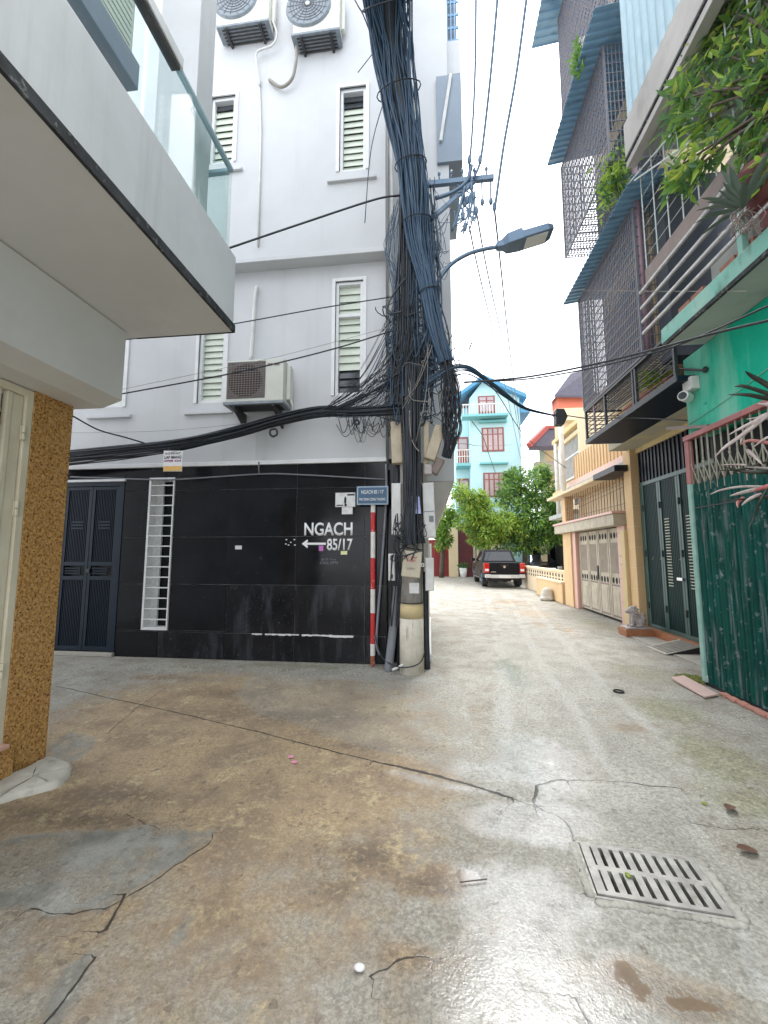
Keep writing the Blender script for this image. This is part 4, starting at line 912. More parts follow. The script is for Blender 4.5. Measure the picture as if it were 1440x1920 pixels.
# the great trunk coming over from behind the camera, down to the pole
def C(px, py, y, wpx): p = onY(px, py, y); d_ = (p - Vector((0, 0, CAMH))).length; return (p, wpx / F * d_ * .5 * .82)
main = [C(716, -120, 3.9, 84), C(727, 0, 4.35, 74), C(737, 100, 4.7, 68), C(752, 200, 4.95, 62), C(768, 290, 5.1, 54), C(777, 370, 5.2, 54), C(784, 450, 5.27, 46), C(800, 530, 5.3, 36), C(816, 610, 5.3, 32), C(836, 680, 5.3, 30)]
main_o = bundle('cable_bundle', 'thick trunk of black cables tinted flare blue coming down to the pole from overhead', main, 70, 'cable_flare_blue', rr=(.008, .016), wob=.35)
core = MB(); core.tube(spline([p for p, h in main], 6), [v for v in np.interp(np.linspace(0, len(main) - 1, (len(main) - 1) * 6 + 1), range(len(main)), [h * .5 for p, h in main])], 12)
core.build('inner_bundle', MAT['cable'], main_o, smooth=True)
blk = bundle('black_strands', None, [(p, h * 1.04) for p, h in main], 24, 'cable_flare_blue', rr=(.006, .014), wob=.5); blk.parent = main_o
for f in (.12, .3, .47, .62, .8):
    i = f * (len(main) - 1); j = int(i); p = main[j][0].lerp(main[j + 1][0], i - j); h = main[j][1] * 1.02; t_ = (main[j + 1][0] - main[j][0]).normalized(); uu = Vector((0, 1, 0)).cross(t_).normalized(); vv = t_.cross(uu)
    MB().tube([p + uu * h * math.cos(a) + vv * h * .75 * math.sin(a) for a in np.linspace(0, 6.283, 17)], .008, 5, cap=False).build('cable_tie', MAT['cable'], main_o)
bundle('cable_bundle', 'straight upright strand of cables along the left edge of the pole', [C(757, 330, 5.3, 16), C(758, 420, 5.32, 22), C(757, 520, 5.33, 24), C(756, 620, 5.33, 26), C(750, 700, 5.33, 30), C(745, 760, 5.33, 34)], 22, 'cable')
col_o = bundle('cable_bundle', 'black column of cables running down the pole front below the tangle', [C(774, 690, 5.3, 48), C(772, 760, 5.3, 42), C(773, 850, 5.28, 40), C(773, 930, 5.28, 36), C(772, 975, 5.29, 40), C(776, 1020, 5.3, 46)], 46, 'cable', rr=(.009, .015))
MB().tube([(-.245, 5.45, 1.95), (-.245, 5.45, 3.6)], .12, 12).build('inner_bundle', MAT['cable'], col_o, smooth=True)
bundle('cable_bundle', 'black bundle of cables sagging to the left across the white facade', [C(790, 760, 5.35, 26), C(735, 768, 5.4, 24), C(660, 772, 5.45, 20), C(600, 772, 5.5, 24), C(530, 786, 5.5, 24), C(440, 811, 5.5, 25), C(340, 833, 5.5, 26), C(230, 848, 5.5, 27), C(130, 858, 5.48, 30), C(40, 868, 5.45, 30)], 40, 'cable', rr=(.007, .013), wob=.4)
bundle('cable_bundle', 'loose fan of cables rising from the sagging bundle to the pole', [C(600, 776, 5.48, 14), C(650, 752, 5.45, 28), C(700, 722, 5.42, 50), C(742, 690, 5.38, 70), C(765, 650, 5.35, 60)], 22, 'cable', rr=(.004, .009), wob=.7)
bundle('cable_bundle', 'bundle of black cables tinted flare blue sweeping right from the pole over the alley', [C(800, 720, 5.3, 30), C(845, 694, 5.3, 34), C(878, 692, 5.35, 22), C(905, 708, 5.5, 16), C(945, 738, 6.0, 12), C(985, 765, 6.6, 7), C(1040, 779, 7.4, 3)], 16, 'cable_flare_blue', rr=(.005, .009))
bundle('cable_bundle', 'drooping cluster of cables bulging down the right side of the pole', [C(836, 680, 5.3, 28), C(845, 730, 5.3, 40), C(848, 770, 5.3, 48), C(847, 805, 5.3, 44), C(845, 832, 5.32, 34), C(838, 858, 5.33, 26)], 44, 'cable', rr=(.004, .010), wob=1.0)
# the tangle: nobody could count it
tg = MB()
def blob_pts(cx, cy, sx, sy, y, n): return [onY(cx + rnd.gauss(0, sx), cy + rnd.gauss(0, sy), y + rnd.gauss(0, .05)) for _ in range(n)]
tb = MB()
# strands hanging down the pole from the crossarm into the nest
for i in range(95):
    x0_ = rnd.uniform(752, 815); y0_ = rnd.uniform(330, 560); x1_ = x0_ + rnd.gauss(0, 20); y1_ = rnd.uniform(640, 790)
    a = onY(x0_, y0_, 5.36 + rnd.uniform(-.05, .08)); b = onY(x1_, y1_, 5.32 + rnd.uniform(-.05, .1)); m_ = a.lerp(b, rnd.uniform(.4, .75)) + Vector((rnd.gauss(0, .09), rnd.gauss(0, .03), 0))
    rnd.choice((tg, tb)).tube(spline([a, m_, b, b + Vector((rnd.gauss(0, .08), 0, rnd.uniform(-.1, .05)))], 7), rnd.uniform(.004, .011), 4, cap=False)
# spare cable wound in coils round the pole
for i in range(90):
    z_ = rnd.choice((rnd.gauss(4.35, .34), rnd.gauss(3.85, .22))); r_ = rnd.uniform(.16, .36); el = rnd.uniform(.5, 1.0); ti = rnd.gauss(0, .55); th = rnd.uniform(0, 6.28); ln = rnd.uniform(2.5, 6.3); cx_ = PX + rnd.gauss(.03, .07)
    rnd.choice((tg, tb)).tube([(cx_ + r_ * math.cos(th + q), PY - .05 + r_ * el * .7 * math.sin(th + q), z_ + ti * r_ * math.cos(th + q) + .04 * math.sin(3 * q + th)) for q in np.linspace(0, ln, 18)], rnd.uniform(.004, .010), 4, cap=False)
# loops hanging under their own weight
for i in range(70):
    cx_ = rnd.uniform(735, 850); cy_ = rnd.uniform(600, 745); a = onY(cx_, cy_, 5.27 + rnd.uniform(-.03, .12)); w__ = rnd.gauss(0, .16); b = a + Vector((w__, rnd.gauss(0, .05), rnd.gauss(0, .08))); dp = rnd.uniform(.08, .45)
    rnd.choice((tg, tb)).tube(spline([a, a.lerp(b, .2) - Vector((0, 0, dp * .75)), a.lerp(b, .5) - Vector((0, 0, dp)), a.lerp(b, .8) - Vector((0, 0, dp * .75)), b], 5), rnd.uniform(.003, .008), 4, cap=False)
# long droops to the sagging bundle on the left
for i in range(46):
    a = onY(rnd.uniform(735, 765), rnd.uniform(560, 720), 5.33); b = onY(rnd.uniform(610, 735), rnd.uniform(762, 785), 5.45); m_ = a.lerp(b, .5) + Vector((rnd.uniform(-.05, .12), 0, rnd.uniform(-.3, -.05))); rnd.choice((tg, tb, tb)).tube(spline([a, m_, b], 8), rnd.uniform(.003, .006), 4, cap=False)
for i in range(40):
    a = onY(rnd.uniform(650, 760), rnd.uniform(770, 795), 5.42); b = a + Vector((rnd.uniform(-.3, .3), rnd.uniform(-.05, .05), rnd.uniform(-.12, .02))); dp = rnd.uniform(.05, .3)
    tb.tube(spline([a, a.lerp(b, .25) - Vector((0, 0, dp * .8)), a.lerp(b, .6) - Vector((0, 0, dp)), b], 6), rnd.uniform(.0025, .006), 4, cap=False)
for i in range(34):   # right of the pole, up to the crossarm
    a = onY(rnd.uniform(790, 815), rnd.uniform(330, 480), 5.3); b = onY(rnd.uniform(815, 850), rnd.uniform(390, 520), 5.38); m_ = a.lerp(b, .5) + Vector((rnd.uniform(-.05, .1), 0, rnd.uniform(-.35, -.1)))
    tg.tube(spline([a, m_, b], 7), rnd.uniform(.0025, .005), 4, cap=False)
for i in range(20):   # left flank
    a = onY(rnd.uniform(735, 757), rnd.uniform(365, 430), 5.35); b = onY(rnd.uniform(745, 758), rnd.uniform(520, 600), 5.35); m_ = a.lerp(b, .5) + Vector((rnd.uniform(-.2, -.02), 0, rnd.uniform(-.1, .1)))
    tg.tube(spline([a, m_, b], 8), rnd.uniform(.0025, .005), 4, cap=False)
tag(tb.build('cable_tangle', MAT['cable'], smooth=True, kind='stuff'), 'black coils and drooping loops of spare cable round the middle of the pole', 'cable tangle')
o = tg.build('cable_tangle', MAT['cable_flare_blue'], smooth=True, kind='stuff'); tag(o, 'tangled nest of thin cables and loops wound round the concrete pole', 'cable tangle')
tg = MB()
for i in range(36):
    a = onY(rnd.uniform(742, 800), rnd.uniform(985, 1045), 5.27 + rnd.uniform(-.02, .1)); b = onY(rnd.uniform(735, 800), rnd.uniform(960, 1060), 5.27); m_ = a.lerp(b, .5) + Vector((rnd.uniform(-.1, .1), -.03, rnd.uniform(-.15, -.0)))
    tg.tube(spline([a, m_, b], 7), rnd.uniform(.005, .011), 5, cap=False)
for i in range(10):
    a = onY(rnd.uniform(735, 760), 1040, 5.4); tg.tube(spline([a, a + Vector((rnd.uniform(-.05, .02), .05, -.4)), a + Vector((rnd.uniform(-.08, .02), .12, -.95))], 6), rnd.uniform(.006, .011), 5, cap=False)
o = tg.build('cable_tangle', MAT['cable'], smooth=True, kind='stuff'); tag(o, 'knot of black cables round the pole above the beige junction box', 'cable tangle')
cp = MB()
for i in range(8):
    a = onY(rnd.uniform(748, 830), rnd.uniform(640, 760), 5.22); b = onY(rnd.uniform(748, 830), rnd.uniform(680, 830), 5.22); m_ = a.lerp(b, .5) + Vector((rnd.uniform(-.12, .12), -.02, rnd.uniform(-.12, .05)))
    cp.tube(spline([a, m_, b], 8), rnd.uniform(.003, .006), 4, cap=False)
cp.tube(spline([onY(768, 770, 5.2), onY(770, 815, 5.2), onY(777, 835, 5.2), onY(786, 847, 5.2)], 8), .006, 5)
o = cp.build('cable_tangle', MAT['cable_pale'], smooth=True, kind='stuff'); tag(o, 'pale grey wires looping in front of the black tangle', 'cable tangle')
def coil(px, py, y, r, label):
    mb = MB(); c = onY(px, py, y)
    for i in range(6):
        dr = rnd.uniform(-.012, .012); mb.tube([(c.x + (r + dr) * math.cos(q), y + rnd.uniform(-.01, .01), c.z + (r + dr) * math.sin(q)) for q in np.linspace(0, 6.28, 21)], .007, 5, cap=False)
    tag(mb.build('cable_coil', MAT['cable'], smooth=True), label, 'cable coil')
coil(513, 811, 5.44, .055, 'round coil of spare black cable hanging under the sagging bundle'); coil(668, 792, 5.40, .03, 'tiny coil of black cable near the corner of the facade')
WG = 'black overhead cables'
def wire(label, pts, r=.008, m='cable', k=8, grp=WG): return tube_thing('cable', label, 'cable', pts, r, m, 5, k, grp)
wire('stout black cable rising from the left house to the pole at window height', [onY(300, 509, 4.6), onY(433, 464, 4.9), onY(560, 421, 5.1), onY(700, 375, 5.25), onY(752, 366, 5.3)], .014)
wire('single cable crossing the lower right louvre window transom', [onY(150, 645, 4.9), onY(243, 636, 4.95), onY(330, 624, 5.0), onY(445, 606, 5.1), onY(600, 578, 5.2), onY(738, 556, 5.3)], .008)
wire('cable passing just above the lower air conditioner', [onY(120, 757, 4.9), onY(236, 737, 4.95), onY(420, 703, 5.05), onY(540, 676, 5.2), onY(640, 650, 5.25), onY(736, 620, 5.3)], .010)
wire('thin grey wire running parallel above the air conditioner cable', [onY(200, 736, 4.95), onY(420, 690, 5.08), onY(540, 664, 5.2), onY(736, 612, 5.3)], .003, 'cable_pale')
wire('short black cable curving down from the granite pillar to the sagging bundle', [onY(120, 770, 4.6), onY(140, 782, 4.8), onY(185, 806, 5.1), onY(235, 820, 5.3), onY(275, 832, 5.5)], .011)
wire('faint thin wire stretched left below the window sills', [onY(100, 812, 5.6), onY(300, 808, 5.6), onY(480, 792, 5.6), onY(640, 780, 5.55)], .003, 'cable_pale')
wire('hanging black cable in front of the upper louvre window', [onY(722, 182, 5.2), onY(702, 250, 5.25), onY(692, 310, 5.3), onY(684, 418, 5.35)], .007)
wire('short stray cable end sticking out beside the trunk near the top', [onY(702, 96, 5.0), onY(685, 118, 5.05), onY(671, 136, 5.1)], .006)
wire('looping cable at the upper left of the cable trunk', [onY(660, -10, 4.6), onY(672, 12, 4.6), onY(682, 30, 4.65), onY(700, 80, 4.8), onY(728, 180, 5.0), onY(745, 240, 5.1)], .009)
wire('thick looped cable bulging left of the pole', [onY(762, 520, 5.25), onY(742, 545, 5.25), onY(728, 572, 5.25), onY(729, 588, 5.25), onY(755, 584, 5.25)], .013)
wire('cable dangling from the trunk right edge at the top', [onY(760, -20, 4.4), onY(771, 70, 4.8), onY(778, 180, 5.1), onY(784, 250, 5.2), onY(800, 320, 5.3)], .008)
# cables crossing the alley and running away along it
wire('flare-tinted overhead line nearest the pole', [onY(893, -40, 4.6), onY(891, 130, 5.0), onY(886, 240, 5.2), onY(880, 315, 5.35)], .017, 'lamp_grey')
wire('flare-tinted overhead line in the middle of three', [onY(936, -40, 4.5), onY(921, 130, 4.9), onY(908, 250, 5.2), onY(900, 305, 5.3), onY(888, 335, 5.35)], .019, 'lamp_grey')
wire('flare-tinted overhead line farthest from the pole', [onY(992, -40, 4.4), onY(968, 140, 4.8), onY(945, 270, 5.1), onY(930, 375, 5.3), onY(927, 395, 5.35)], .019, 'lamp_grey')
wire('overhead line leaving the crossarm toward the blue house, nearest the pole', [onY(880, 425, 5.4), onY(900, 520, 7), onY(940, 690, 12), onY(976, 860, 24)], .013, 'lamp_grey')
wire('overhead line leaving the crossarm toward the blue house, middle one', [onY(893, 395, 5.4), onY(916, 520, 7), onY(954, 700, 12), onY(983, 870, 24)], .013, 'lamp_grey')
wire('overhead line leaving toward the blue house, farthest from the pole', [onY(927, 390, 5.4), onY(938, 490, 6.5), onY(960, 690, 11), onY(985, 880, 24)], .015, 'lamp_grey')
wire('black cable crossing the alley to the green house above the street camera', [onY(870, 717, 5.4), onY(985, 707, 5.2), onY(1100, 686, 5.0), onY(1200, 662, 4.6), onY(1330, 627, 3.9), onY(1470, 594, 3.3)], .013)
wire('second black cable crossing the alley just under the first', [onY(870, 716, 5.5), onY(985, 711, 5.4), onY(1110, 690, 5.2), onY(1215, 664, 4.8), onY(1290, 640, 4.4), onY(1470, 560, 3.4)], .010)
wire('thin pale wire drooping from the lamp arm across to the balcony cages', [onY(855, 500, 5.4), onY(880, 526, 5.5), onY(960, 534, 5.8), onY(1060, 543, 6.2), onY(1200, 546, 5.4), onY(1400, 546, 3.8)], .004, 'cable_pale')
wire('cable dropping steeply behind the sweeping bundle to the yellow houses', [onY(880, 692, 5.4), onY(930, 735, 7), onY(985, 818, 9), onY(1040, 862, 12), onY(1062, 878, 13)], .009)
wire('cable running from the black box along the front of the black balcony', [onY(1062, 779, 7.4), onY(1110, 785, 7.2), onY(1180, 783, 6.6), onY(1288, 788, 5.4)], .010)
wire('thin cable hanging down in front of the blue house', [onY(885, 790, 6.5), onY(905, 818, 7), onY(916, 850, 7.5), onY(930, 890, 9)], .006)
wire('short cable from the drooping cluster to the blue house balcony', [onY(842, 832, 5.5), onY(875, 832, 8), onY(905, 836, 12), onY(960, 834, 20)], .008)
wire('cable end bending round the pole foot', [onY(703, 1190, 5.7), onY(716, 1232, 5.6), onY(745, 1250, 5.4), onY(772, 1250, 5.36), onY(790, 1240, 5.38), onY(797, 1220, 5.42)], .008)
cl_ = MB()
for (px, py, y) in ((880, 330, 5.38), (884, 350, 5.38), (876, 375, 5.38), (868, 405, 5.38), (872, 425, 5.38), (893, 395, 5.38), (888, 368, 5.38), (900, 300, 5.3), (880, 300, 5.33), (927, 388, 5.34)):
    p = onY(px, py, y); cl_.ell(p, .03, .03, .075, 8, 6)
for i in range(26):
    a = onY(rnd.uniform(850, 905), rnd.uniform(335, 440), 5.38); b = onY(rnd.uniform(850, 895), rnd.uniform(345, 440), 5.38); m_ = a.lerp(b, .5) + Vector((rnd.uniform(-.08, .08), 0, rnd.uniform(-.15, .02))); cl_.tube(spline([a, m_, b], 6), rnd.uniform(.004, .012), 5, cap=False)
cl_.tube(spline([onY(816, 372, 5.38), onY(850, 360, 5.38), onY(875, 340, 5.38), onY(884, 310, 5.35)], 6), .028, 7)
cl_.tube(spline([onY(848, 432, 5.4), onY(862, 390, 5.38), onY(872, 350, 5.36)], 6), .022, 7)
tag(cl_.build('cable_clamps', MAT['lamp_grey'], smooth=True, kind='stuff'), 'cluster of splice clamps and short leads hanging under the crossarm', 'cable clamps')
# small advertising plate hanging from the bundle
hs_ = thing('hanging_sign', 'small white and orange advert plate hanging from the sagging bundle', 'sign', (onY(325, 865, 5.44).x, 5.44, onY(325, 882, 5.44).z))
a, b = onY(307, 845, 5.44), onY(341, 883, 5.44)
MB().hexa([(a.x + .01, 5.44, b.z), (b.x, 5.44, b.z - .005), (b.x, 5.446, b.z - .005), (a.x + .01, 5.446, b.z)], [(a.x, 5.44, a.z), (b.x, 5.44, a.z - .01), (b.x, 5.446, a.z - .01), (a.x, 5.446, a.z)]).build('plate', MAT['letter_white'], hs_)
MB().box(a.x + .012, b.x - .004, 5.436, 5.439, b.z + .004, b.z + .075).build('print_band', MAT['orange_print'], hs_)
text('LAP MANG', 'lettering', MAT['ink'], hs_, a.x + .02, b.x - .02, a.z - .125, a.z - .08, 5.438, bold=.02)
text('INTERNET', 'lettering', MAT['taupe'], hs_, a.x + .03, b.x - .03, a.z - .06, a.z - .03, 5.438, bold=.02)
text('0988 624', 'lettering', MAT['ink_purple'], hs_, a.x + .02, b.x - .02, a.z - .17, a.z - .14, 5.438, bold=.02)
MB().tube(spline([onY(315, 840, 5.45), onY(322, 847, 5.445), onY(333, 845, 5.445), onY(346, 832, 5.45)], 6), .006, 5).build('hanger', MAT['cable'], hs_)

# ================================================================== GREEN HOUSE (nearest on the right)
gh = thing('green_house', 'turquoise green house on the right with pipe railings and plants on its balcony', 'house', (3.6, 3.5, 0))
MB().box(3.32, 3.62, -3, 5.50, 3.035, 4.068).build('wall', MAT['turquoise'], gh, bev=.01)
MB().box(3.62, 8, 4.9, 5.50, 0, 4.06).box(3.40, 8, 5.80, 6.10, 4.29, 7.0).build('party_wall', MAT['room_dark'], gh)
MB().box(2.85, 3.9, -3, 5.10, 4.105, 4.285).build('balcony_slab', MAT['turquoise_edge'], gh, bev=.008)
MB().box(2.87, 3.9, -3, 5.08, 4.07, 4.103).build('soffit', MAT['slab_grey'], gh, bev=.004)
MB().box(2.853, 2.885, -3, 5.09, 4.066, 4.112).build('drip_edge', MAT['mould_band'], gh)
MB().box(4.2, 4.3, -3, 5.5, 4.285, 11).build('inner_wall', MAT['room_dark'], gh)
MB().box(3.05, 3.12, -3, 5.72, 5.32, 5.52).build('shelf_board', MAT['taupe'], gh)
MB().box(3.0, 3.08, -3, 4.4, 4.285, 4.62).build('parapet', MAT['slab_grey'], gh, bev=.01)
for i in range(9):
    y = 5.0 - i * .23; MB().box(2.93, 3.05, y - .1, y + .1, 4.287, 4.35 + (.06 if i % 3 else 0)).build('brick', MAT['brick'], gh, bev=.006)
for z in (5.06, 4.84, 4.645, 4.485):
    MB().tube([(2.87, 5.52, z), (2.87, -3, z - .02)], .023, 8).build('rail_pipe', MAT['grey_pipe_metal'], gh, smooth=True)
MB().box(2.86, 2.92, 3.78, 3.84, 4.285, 5.1).build('rail_post', MAT['turquoise_edge'], gh, bev=.004)
for i in range(16):
    y = 5.76 - i * .285; MB().cyl((3.1, y, 5.53), (3.1, y, 7.15), .008, 6).build('grille_bar', MAT['white_bar'], gh)
for i, z in enumerate((5.55, 5.78, 6.0, 6.22, 6.45, 6.7, 6.95)):
    MB().cyl((3.115, 5.77, z), (3.115, -2, z), .0045 if i else .012, 5).build('grille_rail', MAT['white_bar'], gh)
for (a, b) in ((((1178, 345), (1262, 248))), ((1190, 338), (1300, 262))): MB().cyl(onX(*a, 3.0), onX(*b, 2.95), .012, 6).build('grille_rail', MAT['white_bar'], gh)
MB().box(2.85, 3.2, -3, 5.64, 7.20, 7.72).build('beam', MAT['beam_grey'], gh, bev=.01)
MB().box(3.2, 4.3, -3, 5.62, 7.25, 7.7).build('upper_slab', MAT['slab_grey'], gh)
MB().box(2.853, 2.93, -3, 5.66, 7.165, 7.197).build('drip_edge', MAT['mould_band'], gh)
MB().box(2.87, 3.0, -3, 5.66, 7.06, 7.16).build('lower_band', MAT['beam_grey'], gh, bev=.006)
def corrugated(u0, u1, n, f, name, m, parent):
    """sheet with n ribs; f(t, side, h) gives a point: t along the ribs' row, side 0/1 across, h the rib height"""
    mb = MB(); V = []; Fs = []
    prof = [(0, 0), (.25, 0), (.4, 1), (.75, 1), (.9, 0)]
    ts = []
    for i in range(n):
        for a, h in prof: ts.append(((i + a) / n, h))
    ts.append((1, 0))
    for t, h in ts: V += [f(t, 0, h), f(t, 1, h)]
    for i in range(len(ts) - 1): Fs.append((2 * i, 2 * i + 2, 2 * i + 3, 2 * i + 1))
    o = mb.add(V, Fs).build(name, m, parent); s_ = o.modifiers.new('thick', 'SOLIDIFY'); s_.thickness = .004; return o
corrugated(0, 1, 52, lambda t, s_, h: (2.88 - h * .025, 5.57 - t * 8.4, 7.73 + s_ * 3.6), 'corrugated_sheet', MAT['sheet_pale'], gh)
# folding steel gate: every slat and every lattice bar is its own piece
fg = thing('folding_gate', 'tall dark green folding slat gate with a lattice top below the turquoise wall', 'gate', (3.25, 3.5, 0))
GXX = 3.25
MB().box(3.50, 3.56, -2, 5.36, 0, 3.0).build('gate_backing', MAT['dark_void'], fg)
MB().box(3.215, 3.30, -2, 5.455, 2.965, 3.028).build('top_rail', MAT['pink_metal'], fg, bev=.004)
MB().box(3.225, 3.285, 5.372, 5.452, 2.415, 2.963).build('gate_post', MAT['pink_metal'], fg, bev=.004)
MB().box(3.225, 3.285, 5.385, 5.450, .03, 2.413).build('gate_post', MAT['mint_post'], fg, bev=.004, label='pale mint lower gate post')
pit = .108; slat0 = None; bar0 = None; dg0 = None; dg1 = None
for i in range(44):
    y1 = 5.372 - i * pit; y0 = y1 - pit + .006
    if slat0 is None:
        mb = MB(); pr = []
        for t, q in ((0, .026), (.05, .006), (.13, -.007), (.45, -.009), (.5, -.004), (.55, -.009), (.87, -.007), (.95, .006), (1, .026)): pr.append((y0 + t * (y1 - y0), GXX + q))
        V = [(x, y, z) for z in (.035, 2.395) for y, x in pr]; Fs = [(k, k + 1, 10 + k, 9 + k) for k in range(8)]
        slat0 = mb.add(V, Fs).build('slat', MAT['shutter_green'], fg); so_ = slat0.modifiers.new('thick', 'SOLIDIFY'); so_.thickness = .003; sref = slat0.location.copy()
    else:
        c = dupo(slat0, fg, sref + Vector((random.uniform(-.003, .003), -i * pit, random.uniform(-.012, .004)))); c.rotation_euler[2] = 0
    if bar0 is None:
        bar0 = MB().box(GXX - .004, GXX + .006, y1 - .008, y1 + .008, 2.3, 2.965).build('lattice_bar', MAT['lattice'], fg)
        dg0 = MB().bar((GXX - .008, y1, 2.66), (GXX - .008, y1 - pit * 1.05, 2.40), .012, .005).build('lattice_bar', MAT['lattice'], fg)
        dg1 = MB().bar((GXX + .012, y1, 2.40), (GXX + .012, y1 - pit * 1.05, 2.66), .012, .005).build('lattice_bar', MAT['lattice'], fg)
    elif i < 34:
        for p in (bar0, dg0, dg1): dupo(p, fg, Vector((0, -i * pit + random.uniform(-.008, .008), 0)))
MB().box(GXX - .018, GXX - .012, -1, 5.36, 2.10, 2.112).build('gate_seam', MAT['black_metal'], fg)
MB().box(GXX + .0, GXX + .06, -1, 5.42, -.01, .03).build('floor_track', MAT['black_metal'], fg)
b_ = MB().box(3.235, 3.27, 5.36, 5.43, .035, .11).build('gate_wheel', MAT['grey_pipe_metal'], fg, bev=.01)
for i in range(12):
    y = 5.0 - i * .13; s_ = random.uniform(.8, 1.1)
    o = MB().obox((3.19 + random.uniform(-.015, .015), y, .012), .035 * s_, .058 * s_, .016, Matrix.Rotation(random.uniform(-.3, .3), 3, 'Z')).build('brick_piece', MAT['brick'], bev=.006)
    tag(o, 'crumbled red brick piece in the row under the green folding gate', 'brick', 'broken bricks under the folding gate')
o = MB().hexa([(2.935, 5.55, .004), (2.913, 4.897, .004), (3.115, 5.004, .004), (3.14, 5.66, .004)], [(2.935, 5.55, .034), (2.913, 4.897, .022), (3.115, 5.004, .022), (3.14, 5.66, .034)]).build('plank', MAT['plank_pink'], bev=.003); tag(o, 'pale pink plank lying on the ground at the corner of the green folding gate', 'plank')
mo = MB(); c = (3.22, 5.62)
for i in range(260):
    a, q = random.uniform(0, 6.28), math.sqrt(random.random()); x, y = c[0] + math.cos(a) * q * .17, c[1] + math.sin(a) * q * .2; s_ = random.uniform(.008, .022)
    mo.ell((x, y, .006), s_, s_, s_ * .7, 5, 3)
tag(mo.build('moss_patch', MAT['moss'], smooth=True, kind='stuff'), 'mossy ground beside the pink plank', 'moss')
# security camera, bracket bar and lamp bracket on the turquoise wall
cm = thing('security_camera', 'white security camera and junction box on the corner of the turquoise wall', 'camera', (3.28, 5.42, 3.6))
p = onX(1294, 722, 3.26); MB().box(3.22, 3.318, p.y - .09, p.y + .09, p.z - .075, p.z + .085).build('box', MAT['box_white'], cm, bev=.006)
p = onX(1286, 745, 3.22); MB().cyl((3.26, p.y + .02, p.z), (3.13, p.y - .09, p.z - .01), .062, 16).build('housing', MAT['box_white'], cm, bev=.008)
MB().cyl((3.129, p.y - .091, p.z - .01), (3.125, p.y - .0955, p.z - .0105), .045, 16).build('lens', MAT['glass_dark'], cm)
MB().cyl((3.318, p.y + .04, p.z + .02), (3.25, p.y + .02, p.z), .025, 8).build('mount', MAT['box_white'], cm)
o = MB().bar(onX(1253, 803, 3.3), onX(1329, 799, 3.27), .05, .04).build('steel_bar', MAT['taupe']); tag(o, 'dark flat steel bar sticking out above the pink gate rail', 'bar')
lb = thing('wall_bracket', 'black curled iron bracket high on the turquoise wall', 'bracket', (3.3, 5.4, 3.85))
MB().tube([onX(1322, 694, 3.30), onX(1275, 692, 3.28), onX(1258, 690, 3.26)], .016, 6).tube(spline([onX(1275, 705, 3.25), onX(1270, 692, 3.25), onX(1258, 688, 3.25), onX(1246, 694, 3.25), onX(1240, 708, 3.25)], 6), .016, 6).build('arm', MAT['black_metal'], lb)
MB().ell(onX(1322, 693, 3.29), .03, .03, .04, 8, 6).build('base', MAT['black_metal'], lb)
MB().tube(sag(onX(1440, 690, 3.31), onX(1292, 795, 3.31), .02), .005, 4).build('wire', MAT['turquoise_edge'], lb)
o = MB().tube(spline([onX(1372, 790, 3.25), onX(1374, 780, 3.24), onX(1379, 785, 3.24), onX(1383, 775, 3.24)], 4), .012, 5).build('hook', MAT['black_metal']); tag(o, 'small twisted black hook on top of the pink gate rail', 'hook')

# ================================================================== YELLOW HOUSE with dark gate and black balcony
yh = thing('yellow_house', 'yellow house with dark green gate, black balcony and caged windows above', 'house', (4.8, 7.3, 0))
BX = 4.30
MB().box(BX, 9, 5.52, 9.05, 3.6, 3.99).box(BX + .15, 9, 5.52, 9.05, 0, 3.6).build('wall', MAT['yellow_wall'], yh)
MB().box(3.86, 9, 6.11, 9.0, 4.45, 15).box(BX - .01, 9, 5.9, 9.0, 3.99, 4.449).build('upper_wall', MAT['cream_wall'], yh)
MB().box(4.12, BX + .1, 5.5, 8.62, 0, .13).build('step', MAT['terracotta'], yh, bev=.006)
MB().box(3.70, 4.118, 5.6, 8.3, -.005, .012).build('apron', MAT['step_concrete'], yh)
gf = MB().box(4.24, 4.30, 5.55, 8.70, .132, .20).box(4.24, 4.30, 5.55, 8.70, 2.90, 2.975).box(4.24, 4.30, 8.63, 8.70, .20, 2.90).build('gate_frame', MAT['gate_frame'], yh, bev=.004)
ys = [8.63, onX(1240, 1000, 4.25).y, onX(1277, 1000, 4.25).y, 6.35, 5.55]
for i in range(4):
    a, b = ys[i + 1] + .03, ys[i] - .03
    lf = MB().box(4.262, 4.285, a, b, .205, 2.895).build('gate_leaf', MAT['gate_green'], yh)
    MB().box(4.245, 4.262, a - .025, a + .03, .205, 2.895).box(4.245, 4.262, b - .03, b + .025, .205, 2.895).build('leaf_frame', MAT['gate_frame'], lf, bev=.003)
    f_ = MB(); n = int((b - a) / .05)
    for k in range(1, n): f_.box(4.257, 4.263, a + k * .05 - .004, a + k * .05 + .004, .22, 2.88)
    f_.build('leaf_rib', MAT['gate_green'], lf)
    if i in (1, 2):
        yc = onX(1255 if i == 1 else 1297, 1050, 4.25).y
        for k in range(24):
            z = .98 + k * .052; MB().box(4.250, 4.256, yc - .07, yc + .07, z - .008, z + .008).build('slit', MAT['brass_slit'], lf)
    for k in range(int((b - a) / .045)):
        y = a + .04 + k * .045
        if k % 6 == 0: MB().box(4.252, 4.258, y - .006, y + .006, 1.475, 1.487).box(4.252, 4.258, y + .016, y + .028, 1.44, 1.452).build('vent_dot', MAT['brass_slit'], lf)
    for z in (.55, 1.55, 2.45): MB().cyl((4.238, b + .01, z - .06), (4.238, b + .01, z + .06), .018, 8).build('hinge', MAT['black_metal'], lf)
p = onX(1275, 1086, 4.22); MB().box(4.20, 4.245, p.y - .1, p.y + .06, p.z - .025, p.z + .025).build('latch', MAT['chrome'], yh, bev=.004)
